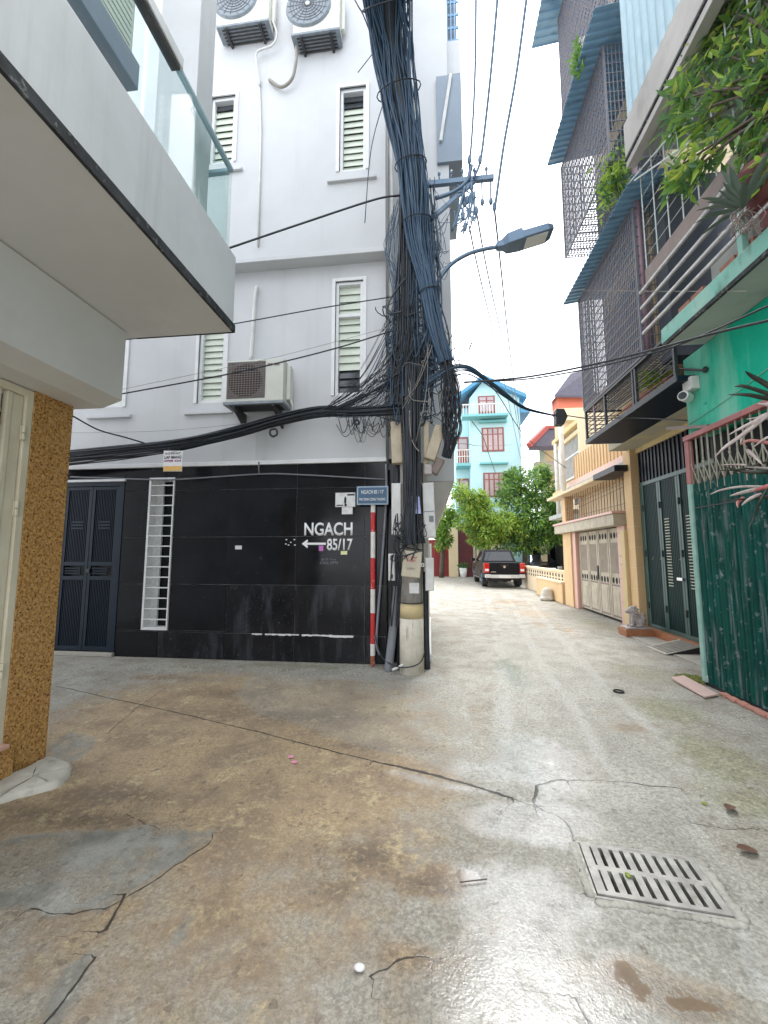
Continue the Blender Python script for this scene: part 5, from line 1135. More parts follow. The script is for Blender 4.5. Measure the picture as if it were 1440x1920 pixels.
tg_ = MB().box(4.26, 4.30, 5.55, 8.70, 2.978, 3.595).build('transom_grille', MAT['black_metal'], yh)
for i in range(26):
    y = 8.65 - i * .12; MB().box(4.238, 4.258, y - .013, y + .013, 2.98, 3.59).build('transom_bar', MAT['navy_metal'], tg_)
MB().box(3.76, BX + .1, 5.55, 8.85, 3.69, 3.90).build('soffit', MAT['soffit_dirty'], yh, bev=.006)
MB().box(4.22, BX, 5.55, 8.74, 3.598, 3.688).build('lintel_band', MAT['yellow_wall'], yh)
# black balcony
MB().box(3.10, 3.76, 5.52, 8.25, 3.70, 3.77).box(3.10, 3.31, 5.26, 5.519, 3.70, 3.77).build('balcony_deck', MAT['navy_metal'], yh, bev=.004)
MB().box(3.085, 3.099, 5.26, 8.26, 3.70, 3.79).build('deck_edge', MAT['rail_black'], yh)
for y in (8.23, 7.35, 6.35, 6.27, 5.3): MB().box(3.09, 3.13, y - .02, y + .02, 3.772, 4.34).build('rail_post', MAT['rail_black'], yh)
for k in range(6):
    z = 3.84 + k * .083; MB().cyl((3.11, 5.3, z), (3.11, 8.22, z), .009, 6).build('rail_bar', MAT['rail_black'], yh)
    MB().cyl((3.11, 8.23, z), (3.76, 8.23, z), .009, 6).build('rail_bar', MAT['rail_black'], yh)
MB().box(3.085, 3.14, 5.26, 8.25, 4.34, 4.375).box(3.141, 3.78, 8.215, 8.25, 4.34, 4.375).build('top_rail', MAT['rail_black'], yh)
MB().box(3.095, 3.125, 7.82, 7.85, 3.772, 4.34).build('rail_post', MAT['violet_pipe'], yh)
o = MB().box(3.7, 4.0, 6.6, 8.0, 4.12, 4.32).build('awning_cloth', MAT['coral_wall'], yh, bev=.02)
dw = MB().box(BX - .04, BX - .012, 6.15, 6.75, 3.98, 5.2).build('balcony_door', MAT['sheet_pale'], yh, bev=.004)
MB().box(BX - .05, BX - .041, 6.2, 6.42, 4.2, 5.1).build('pane', MAT['glass_dark'], dw); MB().box(BX - .05, BX - .041, 6.48, 6.7, 4.2, 5.1).build('pane', MAT['glass_dark'], dw)
MB().box(3.84, 3.858, 6.9, 8.9, 4.9, 6.7).build('window', MAT['room_dark'], yh); MB().box(3.84, 3.858, 6.5, 8.9, 8.0, 9.9).build('window', MAT['room_dark'], yh)
# caged verandas, each a steel cage of thin bars
def cage(x0, x1, y0, y1, z0, z1, px_, hz_, name='window_cage', m='cage_metal', back=True, r=.008):
    mb = MB()
    n = int((y1 - y0) / px_)
    for i in range(n + 1):
        y = y0 + (y1 - y0) * i / n; mb.bar((x0, y, z0), (x0, y, z1), r * 1.6)
        mb.bar((x0, y, z0), (x1, y, z0), r * 1.2)
    k = max(1, int((z1 - z0) / hz_))
    for j in range(k + 1):
        z = z0 + (z1 - z0) * j / k; mb.bar((x0, y0, z), (x0, y1, z), r * 1.8); mb.bar((x0, y1, z), (x1, y1, z), r * 1.5); mb.bar((x0, y0, z), (x1, y0, z), r * 1.5)
    nx = max(2, int((x1 - x0) / px_))
    for i in range(nx + 1):
        x = x0 + (x1 - x0) * i / nx; mb.bar((x, y1, z0), (x, y1, z1), r * 1.3); mb.bar((x, y0, z0), (x, y0, z1), r * 1.3); mb.bar((x, y0, z0), (x, y1, z0), r * 1.3)
    f = MB()
    for (xa, ya) in ((x0, y0), (x0, y1)): f.bar((xa, ya, z0), (xa, ya, z1), .03)
    for z in (z0, z1): f.bar((x0, y0, z), (x0, y1, z), .03)
    c_ = f.build(name, MAT[m], yh); mb.build('cage_bars', MAT[m], c_, kind='stuff'); return c_
cage(3.22, 3.83, 6.25, 8.6, 4.52, 6.95, .058, .16, r=.0095)
cage(3.0, 3.83, 6.4, 8.6, 7.95, 10.1, .062, .17, r=.0095)
cage(3.05, 3.83, 6.2, 8.5, 10.3, 13.7, .06, .2, r=.0105)
for i in range(3): MB().box(3.84, 3.858, 6.3, 8.9, 11.0 + i * 1.0, 11.7 + i * 1.0).build('window', MAT['room_dark'], yh)
def canopy(xo, zo, xi, zi, y0, y1, n): return corrugated(0, 1, n, lambda t, s_, h: (xo + (xi - xo) * s_, y0 + (y1 - y0) * t, zo + (zi - zo) * s_ + h * .025), 'canopy_sheet', MAT['roof_sheet'], yh)
canopy(2.98, 7.02, 3.85, 7.13, 5.72, 8.85, 26)
canopy(2.68, 10.13, 3.85, 10.3, 5.9, 8.55, 22)
canopy(2.58, 13.75, 3.85, 13.9, 6.2, 9.0, 18)
MB().box(3.5, 4.25, 6.12, 6.4, 4.72, 6.95).build('corner_wall', MAT['yellow_wall'], yh, bev=.01)
MB().tube([(3.30, 6.28, 4.6), (3.30, 6.28, 8.2)], .045, 10).build('downpipe', MAT['violet_pipe'], yh, smooth=True)
MB().tube([(3.42, 6.36, 4.7), (3.42, 6.36, 7.0)], .03, 8).build('downpipe', MAT['violet_pipe'], yh, smooth=True)
for y in (8.9, 9.0): MB().tube([(3.42 + (9 - y), y, 4.6), (3.42 + (9 - y), y, 7.2)], .03, 8).build('downpipe', MAT['pipe_white'], yh, smooth=True)

# ================================================================== CREAM HOUSE with the stone-coloured folding gate
ch = thing('cream_house', 'cream and pink house with a carved double gate and barred veranda', 'house', (4.6, 11, 0))
MB().box(4.12, 4.42, 8.75, 9.06, 0, 3.72).build('gate_pier', MAT['orange_wall'], ch, bev=.008)
for k in range(8): MB().box(4.116, 4.425, 8.746, 9.064, .42 + k * .42, .428 + k * .42).build('pier_joint', MAT['cream_wall'], ch)
MB().box(4.06, 4.3, 9.07, 9.26, 0, 2.05).build('gate_pier', MAT['yellow_wall'], ch, bev=.006)
pp = MB().box(4.16, 4.40, 9.27, 9.62, 0, 2.16).build('gate_post', MAT['pink_tile'], ch, bev=.006)
for k in range(4): MB().box(4.157, 4.16, 9.272, 9.618, .5 + k * .5, .506 + k * .5).build('tile_joint', MAT['grout'], pp)
MB().box(4.148, 4.158, 9.40, 9.49, 1.30, 1.50).build('doorbell', MAT['taupe'], pp); MB().box(4.142, 4.148, 9.42, 9.47, 1.33, 1.47).build('doorbell_face', MAT['paper'], pp)
MB().box(4.14, 4.40, 12.22, 12.48, 0, 2.16).build('gate_post', MAT['pink_tile'], ch, bev=.006)
MB().box(4.10, 4.45, 12.49, 13.2, 0, 2.16).build('gate_pier', MAT['orange_wall'], ch, bev=.006)
MB().box(3.95, 4.45, 9.27, 13.5, 2.165, 2.415).build('lintel', MAT['stone_gate'], ch, bev=.01)
MB().box(3.92, 4.47, 9.25, 13.55, 2.417, 2.475).build('lintel_cap', MAT['pink_tile'], ch, bev=.006)
MB().box(4.40, 4.45, 9.6, 12.3, 0, 2.2).build('gate_backing', MAT['room_dark'], ch)
wl = (12.2 - 9.64) / 4
for i in range(4):
    a = 9.64 + i * wl; b = a + wl - .03
    lf = MB().box(4.24, 4.27, a, b, .06, 2.14).build('gate_leaf', MAT['stone_gate'], ch, bev=.004)
    MB().box(4.232, 4.239, a + .075, b - .075, .10, .84).build('panel_recess', MAT['taupe'], lf)
    MB().box(4.225, 4.24, a, a + .06, .06, 2.14).box(4.225, 4.24, b - .06, b, .06, 2.14).build('stile', MAT['stone_gate'], lf, bev=.003)
    MB().box(4.230, 4.239, a + .07, b - .07, 1.10, 1.80).build('upper_panel', MAT['taupe'], lf)
    f_ = MB()
    for k in range(9): y = a + .09 + k * (b - a - .18) / 8; f_.box(4.224, 4.2295, y - .008, y + .008, 1.10, 1.80)
    f_.build('panel_bar', MAT['stone_gate'], lf)
    MB().box(4.226, 4.2315, a + .09, b - .09, .14, .80).build('lower_panel', MAT['stone_gate'], lf, bev=.004)
    MB().box(4.219, 4.2255, a + .16, b - .16, .22, .70).build('panel_moulding', MAT['stone_gate'], lf, bev=.003)
    for z in (.93, 1.97):
        for yy in (a + .14, (a + b) / 2, b - .14):
            MB().ell((4.2365, yy, z), .006, .055, .075, 12, 8).build('pierced_hole', MAT['dark_void'], lf)
MB().box(4.20, 4.225, 10.88, 10.95, .9, 1.25).build('lock', MAT['black_metal'], ch, bev=.005)
# barred veranda above the lintel
MB().box(4.62, 9, 9.07, 13.2, 2.5, 3.39).box(5.0, 9, 9.07, 13.2, 0, 2.49).box(4.7, 9, 9.07, 13.2, 3.76, 6.0).build('wall', MAT['cream_wall'], ch)
for i in range(27):
    y = 8.86 + i * .165; MB().cyl((4.16, y, 2.476), (4.16, y, 3.27), .009, 5).build('veranda_bar', MAT['taupe'], ch)
for a, b in ((2.62, 2.62), (2.78, 3.0), (2.95, 3.08)): MB().cyl((4.155, 13.1, a), (4.155, 8.85, b), .007, 5).build('veranda_rail', MAT['taupe'], ch)
MB().box(4.1, 4.35, 12.85, 13.15, 2.476, 3.27).build('veranda_pier', MAT['orange_wall'], ch)
MB().box(3.88, 4.6, 10.0, onX(1027, 950, 3.9).y, 3.28, 3.36).build('awning', MAT['cream_wall'], ch, bev=.006)
MB().box(3.85, 4.3, 8.85, 9.98, 3.27, 3.40).build('awning', MAT['black_metal'], ch, bev=.006)
MB().box(4.25, 5.0, 9.07, 13.2, 3.40, 3.58).build('ledge', MAT['slab_grey'], ch, bev=.006)
MB().box(4.30, 5.0, 9.07, 13.2, 3.585, 3.74).build('ledge_face', MAT['pink_tile'], ch, bev=.006)
MB().box(4.55, 4.6, 9.1, 13.1, 3.74, 4.6).build('upper_wall', MAT['cream_wall'], ch)
for i in range(20): y = 9.2 + i * .19; MB().box(4.40, 4.43, y - .022, y + .022, 3.742, 4.5).build('veranda_slat', MAT['orange_wall'], ch)
MB().tube([(4.12, 12.95, 3.2), (4.12, 12.95, 5.6)], .07, 10).build('downpipe', MAT['pipe_white'], ch, smooth=True)

# ================================================================== PALE HOUSE farther along, roofs behind
ph = thing('pale_house', 'pale yellow house with a white window grille behind the cream house', 'house', (5.5, 16, 0))
MB().box(4.95, 10, 13.25, 16.0, 2.95, 5.85).box(6.6, 10, 13.25, 16.0, 0, 2.95).build('wall', MAT['cream_wall'], ph)
w_ = onX(1056, 815, 4.9); w2 = onX(1098, 790, 4.9)
wn = MB().box(4.90, 4.945, w2.y, w_.y, 4.15, 5.6).build('window', MAT['panel_grey'], ph)
for i in range(18):
    y = w2.y + (w_.y - w2.y) * i / 17; MB().cyl((4.88, y, 4.15), (4.88, y, 5.6), .02, 5).build('window_bar', MAT['pipe_white'], wn)
for z in (4.15, 4.9, 5.6): MB().box(4.87, 4.9, w2.y - .05, w_.y + .05, z - .03, z + .03).build('window_rail', MAT['pipe_white'], wn)
for q_ in ((4.7, 3.65, 3.85), (4.8, 5.45, 5.55), (4.75, 5.75, 5.9)): MB().box(q_[0], 4.945, 13.3, 16.1, q_[1], q_[2]).build('cornice', MAT['yellow_wall'], ph, bev=.01)
MB().tube([(4.78, 15.7, 3.0), (4.78, 15.7, 5.7)], .08, 8).tube([(4.78, 15.3, 3.0), (4.78, 15.3, 5.4)], .05, 8).build('downpipe', MAT['pipe_white'], ph, smooth=True)
MB().box(4.5, 6.0, 13.3, 16.0, 2.80, 2.94).build('porch_slab', MAT['slab_grey'], ph)
MB().box(4.925, 4.948, 13.6, 14.4, 3.2, 3.6).build('dark_opening', MAT['room_dark'], ph)
rh = thing('coral_tower_house', 'coral rooftop room with a dark hipped roof behind the caged windows', 'house', (8.5, 22, 0))
a, b = onY(1046, 742, 24), onY(1098, 760, 24)
MB().box(a.x, a.x + 4, 24, 25.2, b.z - .25, a.z + .1).build('upper_wall', MAT['coral_wall'], rh); MB().box(a.x + .1, a.x + 4, 24.02, 25.2, 3.26, b.z - .26).build('wall', MAT['cream_wall'], rh)
MB().box(a.x - .3, a.x + 4, 23.5, 24.01, b.z - 1.0, b.z - .3).build('balcony', MAT['cream_wall'], rh)
p0, p1, p2, p3 = onY(1040, 741, 23.6), onY(1110, 742, 23.6), onY(1110, 690, 24.6), onY(1070, 700, 24.6)
MB().add([p0, p1, p2, p3, p0 + Vector((0, 2, 0)), p3 + Vector((0, .4, 0)), p2 + Vector((0, .4, 0)), p1 + Vector((0, 2, 0)), p0 - Vector((0, 0, .12)), p1 - Vector((0, 0, .12))], [(0, 1, 2, 3), (0, 3, 5, 4), (3, 2, 6, 5), (8, 9, 1, 0)]).build('roof', MAT['tile_roof'], rh)
re = thing('red_eave_house', 'house with a red tiled eave above the big tree', 'house', (8.5, 26, 0))
q0, q1, q2, q3, q4 = onY(991, 836, 27), onY(1024, 802, 28), onY(1062, 802, 28), onY(1050, 836, 27), onY(1000, 836, 27)
MB().add([q0, q3, q2, q1, q0 + Vector((0, 4, 0)), q1 + Vector((0, 3, 0)), q2 + Vector((0, 3, 0)), q0 - Vector((0, 0, .3)), q3 - Vector((0, 0, .3))], [(0, 1, 2, 3), (0, 3, 5, 4), (3, 2, 6, 5), (7, 8, 1, 0)]).build('roof', MAT['tile_roof'], re)
MB().bar(q0 + Vector((0, -.05, 0)), q1 + Vector((0, -.05, 0)), .3).bar(q1 + Vector((0, -.05, 0)), q2 + Vector((0, -.05, 0)), .2).build('eave_trim', MAT['tile_red'], re)
c = onY(1022, 850, 28.5); d_ = onY(1075, 900, 28.5)
MB().box(c.x, d_.x + 2, 28.5, 30, 3.26, c.z + 1.6).build('wall', MAT['cream_wall'], re)
MB().box(c.x - .8, d_.x, 27.8, 28.49, d_.z + .4, d_.z + 1.2).build('balcony', MAT['lion_stone'], re)
# black box on the cable
o = MB().prism([onY(1043, 766, 7.2), onY(1058, 766, 7.2), onY(1065, 780, 7.2), onY(1058, 795, 7.2), onY(1043, 795, 7.2)], (0, .16, 0)).build('splice_box', MAT['black_metal'], bev=.006, fixn=True); tag(o, 'black five-sided splice box hung on the cable in front of the yellow houses', 'splice box')

# ================================================================== LOW WALL, lion, stone, ramp
fw = thing('garden_wall', 'low orange wall with pierced openings behind the pickup truck', 'wall', (4.4, 16.5, 0))
MB().box(4.30, 4.45, 13.25, 19.4, 0, .92).build('wall', MAT['fence_paint'], fw, bev=.008)
MB().box(4.27, 4.48, 13.25, 19.42, .925, 1.0).build('coping', MAT['cream_wall'], fw, bev=.008)
for i in range(17):
    for j in range(2):
        y = 13.7 + i * .34; MB().box(4.292, 4.298, y - .06, y + .06, .62 + j * .15, .72 + j * .15).build('pierced_hole', MAT['dark_void'], fw)
MB().box(4.05, 4.29, 13.3, 16.4, 0, .62).build('bench_wall', MAT['orange_wall'], fw, bev=.01)
MB().box(4.02, 4.28, 13.3, 16.4, .623, .67).build('bench_cap', MAT['cream_wall'], fw)
def blobmesh(name, m, ells, parent, vox=.012):
    mb = MB()
    for e in ells: mb.ell(*e, 14, 10)
    o = mb.build(name, m, parent); r = o.modifiers.new('remesh', 'REMESH'); r.mode = 'VOXEL'; r.voxel_size = vox; r.use_smooth_shade = True
    s_ = o.modifiers.new('smooth', 'SMOOTH'); s_.iterations = 2; return o
LXc, LYc, LZ = 3.90, 8.45, .16
ls = thing('lion_statue', 'small carved stone guardian lion sitting on a terracotta block by the dark gate', 'statue', (LXc, LYc, 0))
MB().box(3.64, 4.13, 8.27, 8.62, -.01, .125).build('pedestal', MAT['terracotta'], ls, bev=.008)
MB().box(3.68, 4.1, 8.30, 8.60, .126, LZ).build('plinth', MAT['lion_stone'], ls, bev=.015)
E_ = lambda x, z, y, a, b, c: ((LXc + x, LYc + y, LZ + z), a, b, c)
blobmesh('body', MAT['lion_stone'], [E_(.07, .09, 0, .11, .085, .09), E_(.0, .17, 0, .085, .075, .12), E_(-.045, .22, 0, .07, .07, .08), E_(-.075, .30, 0, .075, .07, .07), E_(-.14, .285, 0, .045, .045, .038), E_(-.03, .30, 0, .08, .085, .085), E_(-.05, .36, .04, .022, .02, .03), E_(-.05, .36, -.04, .022, .02, .03),
   E_(-.075, .10, .05, .03, .028, .11), E_(-.075, .10, -.05, .03, .028, .11), E_(-.10, .02, .05, .05, .032, .025), E_(-.10, .02, -.05, .05, .032, .025), E_(.06, .06, .075, .075, .03, .06), E_(.06, .06, -.075, .075, .03, .06), E_(.01, .02, .08, .06, .03, .022), E_(.01, .02, -.08, .06, .03, .022), E_(.16, .12, 0, .035, .03, .10), E_(.14, .22, 0, .035, .035, .05), E_(-.16, .265, 0, .02, .028, .018)], ls)
mn_ = MB()
for i in range(26):
    a = random.uniform(0, 6.28); h = random.uniform(.2, .37); mn_.ell((LXc - .02 + .09 * math.cos(a) * .7, LYc + .09 * math.sin(a), LZ + h), .02, .02, .02, 6, 5)
mn_.build('mane', MAT['lion_stone'], ls, smooth=True)
o = blobmesh('stone', MAT['cement_pad'], [((3.86, 14.3, .15), .21, .2, .2), ((3.87, 14.3, .30), .17, .16, .13), ((3.83, 14.22, .06), .24, .18, .09)], None, .03); tag(o, 'rounded pale stone standing against the low orange wall', 'stone')
rp = thing('ramp', 'dark ribbed wedge ramp laid against the terracotta step', 'ramp', (3.85, 7.2, 0))
MB().prism([(3.57, 6.88, .003), (4.115, 6.92, .003), (4.115, 6.92, .125)], (0, .56, 0)).build('wedge', MAT['step_concrete'], rp, fixn=True)
MB().prism([(3.60, 6.876, .004), (4.114, 6.916, .004), (4.114, 6.916, .12)], (0, .003, 0)).build('side_plate', MAT['black_metal'], rp, fixn=True)
for i in range(7):
    y = 6.95 + i * .07; MB().bar((3.62, y, .022), (4.1, y, .131), .02, .008).build('tread_rib', MAT['step_concrete'], rp)

# ================================================================== BLUE HOUSE closing the alley
BY = 28.5
bh = thing('aqua_house', 'tall pale blue house with red window frames at the end of the alley', 'house', (4.2, 31, 0))
MB().box(2.9, 6.35, BY, 36, 0, 12.6).build('front_wall', MAT['aqua_wall'], bh)
MB().box(1.9, 2.89, BY + 1.2, 36, 0, 12.3).build('side_wall', MAT['aqua_wall'], bh)
e0, e1, e2 = onY(866, 742, BY - .5), onY(902, 710, BY - .5), onY(978, 745, BY - .5)
e0 = Vector((1.7, BY - .5, 12.55)); e1 = Vector((3.85, BY - .5, 14.1)); e2 = Vector((6.75, BY - .5, 12.55))
MB().prism([e0, e1, e2, e2 - Vector((0, 0, .28)), e1 - Vector((0, 0, .32)), e0 - Vector((0, 0, .28))], (0, 8, 0)).build('roof', MAT['blue_roof'], bh, fixn=True)
MB().prism([(2.9, BY + .01, 12.59), (6.3, BY + .01, 12.59), (3.85, BY + .01, 13.8)], (0, .3, 0)).build('gable', MAT['aqua_wall'], bh, fixn=True)
MB().prism([(6.36, BY - .3, 11.3), (7.0, BY - .3, 11.3), (6.36, BY - .3, 12.1)], (0, 3, 0)).build('side_roof', MAT['blue_roof'], bh, fixn=True)
def fwin(x0, x1, z0, z1, y, n, tr=True):
    w_ = MB().box(x0 - .06, x1 + .06, y - .05, y - .002, z0 - .06, z1 + .06).build('window', MAT['wood_red'], bh)
    for i in range(n):
        a = x0 + (x1 - x0) * i / n + .05; b = x0 + (x1 - x0) * (i + 1) / n - .05
        zt = z1 - (z1 - z0) * .27
        MB().box(a, b, y - .056, y - .051, z0 + .05, zt - .04).build('pane', MAT['pane_pink'], w_)
        MB().box(a, b, y - .056, y - .051, zt + .04, z1 - .04).build('pane', MAT['pane_pink'], w_)
fwin(3.75, 5.15, 8.72, 10.32, BY, 4); fwin(3.78, 5.12, 5.5, 7.1, BY, 4)
fwin(3.55, 4.6, 11.5, 12.65, BY, 2)
for z in (10.7, 7.72): MB().box(3.5, 5.4, BY - .35, BY - .001, z, z + .12).build('window_hood', MAT['aqua_trim'], bh)
for z0 in (8.0, 4.9):
    d_ = MB().box(2.1, 2.85, BY + 1.14, BY + 1.198, z0, z0 + 2.1).build('door', MAT['wood_red'], bh); MB().box(2.2, 2.75, BY + 1.13, BY + 1.139, z0 + 1.2, z0 + 1.95).build('pane', MAT['pane_pink'], d_)
    MB().box(1.9, 2.89, BY, BY + 1.19, z0 - .3, z0 - .1).build('balcony_slab', MAT['aqua_trim'], bh)
    for i in range(6): MB().box(1.95 + i * .17, 1.99 + i * .17, BY + .02, BY + .06, z0 - .09, z0 + .8).build('rail_bar', MAT['pipe_white'], bh)
    MB().box(1.9, 2.89, BY + .0, BY + .08, z0 + .81, z0 + .88).box(1.9, 2.89, BY + .0, BY + .08, z0 + .35, z0 + .4).build('rail', MAT['pipe_white'], bh)
MB().box(2.3, 5.4, BY - .9, BY - .001, 10.95, 11.1).build('balcony_slab', MAT['aqua_trim'], bh)
for i in range(16): MB().box(2.35 + i * .2, 2.40 + i * .2, BY - .88, BY - .84, 11.11, 11.75).build('rail_bar', MAT['pipe_white'], bh)
MB().box(2.3, 5.4, BY - .9, BY - .82, 11.76, 11.84).build('rail', MAT['pipe_white'], bh)
MB().box(1.9, 2.85, BY - .4, BY - .01, 0, 3.6).build('maroon_wall', MAT['maroon_wall'], bh)
MB().box(2.86, 6.6, BY - .25, BY - .02, 2.5, 3.5).build('dark_band', MAT['room_dark'], bh)
fg2 = MB().box(2.87, 4.9, BY - .3, BY - .02, .1, 2.48).build('gate', MAT['lattice'], bh, label='cream folding gate of the blue house')
for i in range(9):
    x = 2.95 + i * .235; MB().box(x - .05, x + .05, BY - .33, BY - .302, .12, 2.3).build('gate_bar', MAT['cream_metal'], fg2)
for i in range(5): MB().ell((3.07 + i * .47, BY - .305, 2.39), .06, .006, .05, 8, 6).build('pierced_hole', MAT['dark_void'], fg2)
# boundary pillar, red gate and pot
lw = thing('boundary_wall', 'cream gate pillar with a red steel gate at the far left of the alley', 'wall', (1.2, 29, 0))
MB().box(1.25, 1.86, 28.0, 28.6, 0, 3.3).build('pillar', MAT['cream_wall'], lw); MB().box(-2, 1.24, 28.3, 28.5, 0, 2.5).build('gate', MAT['red_gate'], lw)
for i in range(6): MB().box(.35 + i * .15, .37 + i * .15, 28.27, 28.299, .1, 2.4).build('gate_rib', MAT['maroon_wall'], lw)
pt = thing('planter_pot', 'white plant pot standing by the maroon wall', 'pot', (2.15, 27.6, 0))
MB().tube([(2.15, 27.6, 0), (2.15, 27.6, .6)], [.19, .26], 14).build('pot', MAT['letter_white'], pt, smooth=True)
fl = MB()
def leafquad(mb, p, dr, up_, L_, W_, bend=.15):
    dr = dr.normalized(); s_ = dr.cross(up_)
    if s_.length < 1e-3: s_ = Vector((1, 0, 0))
    s_.normalize(); n_ = s_.cross(dr)
    a = p; b = p + dr * L_ * .45 + s_ * W_ * .5 - n_ * bend * L_ * .1; c = p + dr * L_ - n_ * bend * L_; d_ = p + dr * L_ * .45 - s_ * W_ * .5 - n_ * bend * L_ * .1; m_ = p + dr * L_ * .5 - n_ * bend * L_ * .3
    i = len(mb.v); mb.v += [tuple(a), tuple(b), tuple(c), tuple(d_), tuple(m_)]; mb.f += [(i, i + 1, i + 4), (i + 1, i + 2, i + 4), (i + 2, i + 3, i + 4), (i + 3, i, i + 4)]
def rv(): return Vector((rnd.gauss(0, 1), rnd.gauss(0, 1), rnd.gauss(0, 1))).normalized()
for i in range(60): leafquad(fl, Vector((2.15, 27.6, .6)) + rv() * .15, rv() + Vector((0, 0, .8)), rv(), .4, .1)
fl.build('foliage', MAT['leaf_deep'], pt)

# ------------------------------------------------------------------ TREES
def tree(label, base, trunk, clumps, nl, size, mats, group='trees at the end of the alley'):
    t = thing('tree', label, 'tree', base, group); B = Vector(base)
    tr = MB(); tr.tube(spline([B, *trunk], 6), [ .17 - .07 * i / (len(trunk) * 6) for i in range(len(trunk) * 6 + 1)], 8)
    for c, r in clumps: tr.tube(spline([trunk[-1], trunk[-1].lerp(Vector(c), .5) + Vector((0, 0, -.1)), Vector(c)], 4), [.07, .065, .06, .055, .05, .04, .035, .03, .02], 5)
    tr.build('trunk', MAT['bark'], t, smooth=True)
    crowns = [MB() for _ in mats]; tot = sum(r ** 2 for c, r in clumps)
    for c, r in clumps:
        c = Vector(c); subs = [(c + rv() * r * rnd.uniform(.45, .85), r * rnd.uniform(.28, .45)) for _ in range(9)]
        w_ = [rnd.random() for _ in mats]
        for k in range(int(nl * r * r / tot)):
            sc, sr = rnd.choice(subs); d_ = rv(); p = sc + d_ * sr * (rnd.random() ** .45)
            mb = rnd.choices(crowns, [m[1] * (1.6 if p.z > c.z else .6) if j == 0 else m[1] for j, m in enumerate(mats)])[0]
            leafquad(mb, p, d_ + Vector((0, 0, -.25)) + rv() * .6, rv() + Vector((0, 0, 1.2)), size * rnd.uniform(.7, 1.3), size * .36)
    for mb, (m, _) in zip(crowns, mats): mb.build('crown', MAT[m], t)
q = lambda a, b, y: onY(a, b, y)
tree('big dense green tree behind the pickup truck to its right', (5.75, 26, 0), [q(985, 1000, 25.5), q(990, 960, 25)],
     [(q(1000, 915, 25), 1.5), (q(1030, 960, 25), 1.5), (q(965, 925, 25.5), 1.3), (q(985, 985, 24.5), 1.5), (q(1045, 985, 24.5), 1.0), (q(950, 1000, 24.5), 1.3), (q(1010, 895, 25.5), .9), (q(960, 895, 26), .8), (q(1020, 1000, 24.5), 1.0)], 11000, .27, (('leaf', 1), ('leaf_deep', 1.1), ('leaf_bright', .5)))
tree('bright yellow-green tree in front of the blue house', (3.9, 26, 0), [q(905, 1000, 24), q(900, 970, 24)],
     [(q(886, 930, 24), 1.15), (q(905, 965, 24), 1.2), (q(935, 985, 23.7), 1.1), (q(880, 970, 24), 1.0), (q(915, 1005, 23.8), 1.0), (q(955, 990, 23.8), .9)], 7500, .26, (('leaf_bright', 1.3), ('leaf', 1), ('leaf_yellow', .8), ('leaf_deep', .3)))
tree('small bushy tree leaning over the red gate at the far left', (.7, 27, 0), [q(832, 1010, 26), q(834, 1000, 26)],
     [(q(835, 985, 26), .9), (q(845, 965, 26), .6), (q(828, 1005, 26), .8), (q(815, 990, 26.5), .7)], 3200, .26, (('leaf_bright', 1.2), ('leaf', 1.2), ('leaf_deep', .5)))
# carport behind the low wall
cp_ = thing('carport', 'shaded carport with pillars under the big tree', 'carport', (8, 29, 0))
MB().box(5.2, 12, 32, 32.3, 0, 3.4).build('back_wall', MAT['lion_stone'], cp_)
MB().box(6.95, 8.2, 31.9, 31.99, .1, 2.6).box(9.0, 10.4, 31.9, 31.99, .1, 2.6).build('opening', MAT['dark_void'], cp_)
MB().box(5.5, 6.0, 31.9, 31.98, 1.5, 2.4).build('window', MAT['room_dark'], cp_)
for x in (7.3, 8.9): MB().box(x - .16, x + .16, 27.2, 27.5, 0, 2.999).build('pillar', MAT['cream_wall'], cp_)
MB().box(7.1, 13, 21.5, 32, 3.0, 3.25).build('roof', MAT['slab_grey'], cp_)
MB().box(9.3, 12.5, 27.4, 31.8, 0, 2.99).build('inner_wall', MAT['taupe'], cp_)

# ------------------------------------------------------------------ VEHICLES
def wheel(parent, x, y, r, wd, sgn):
    ty_ = MB(); ty_.tube([(x, y, r), (x + sgn * .02, y, r), (x + sgn * (wd - .02), y, r), (x + sgn * wd, y, r)], [r * .9, r, r, r * .9], 24)
    wl_ = ty_.build('wheel', MAT['tyre'], parent, smooth=False)
    MB().cyl((x + sgn * (wd + .001), y, r), (x + sgn * (wd + .012), y, r), r * .62, 18).build('rim', MAT['chrome'], wl_)
    sp_ = MB()
    for k in range(5): a = k * 1.2566; sp_.bar((x + sgn * (wd + .014), y, r), (x + sgn * (wd + .014), y + math.cos(a) * r * .6, r + math.sin(a) * r * .6), .03, .09)
    sp_.build('spoke', MAT['lamp_grey'], wl_)
TX, TY = 3.32, 19.0
tk_ = thing('pickup_truck', 'black double-cab pickup truck parked facing away on the right', 'pickup truck', (TX, TY, 0))
def arc(cy, r, n=9): return [(cy + r * math.cos(math.pi - math.pi * k / n), .36 + r * math.sin(math.pi - math.pi * k / n)) for k in range(n + 1)]
side_ = [(.02, .50), (.62, .45)] + arc(1.08, .44) + [(1.6, .40), (3.6, .40)] + arc(4.30, .44) + [(4.9, .45), (5.2, .5), (5.22, .85), (5.1, .98), (3.95, 1.10), (1.62, 1.16), (.03, 1.15), (.0, 1.1)]
MB().prism([(TX - .90, TY + y, z) for y, z in side_], (1.80, 0, 0)).build('body', MAT['truck_paint'], tk_, bev=.04, fixn=True)
cabs = MB(); b_ = [(1.58, 1.15), (4.05, 1.10)]; t_ = [(1.86, 1.72), (3.25, 1.74)]
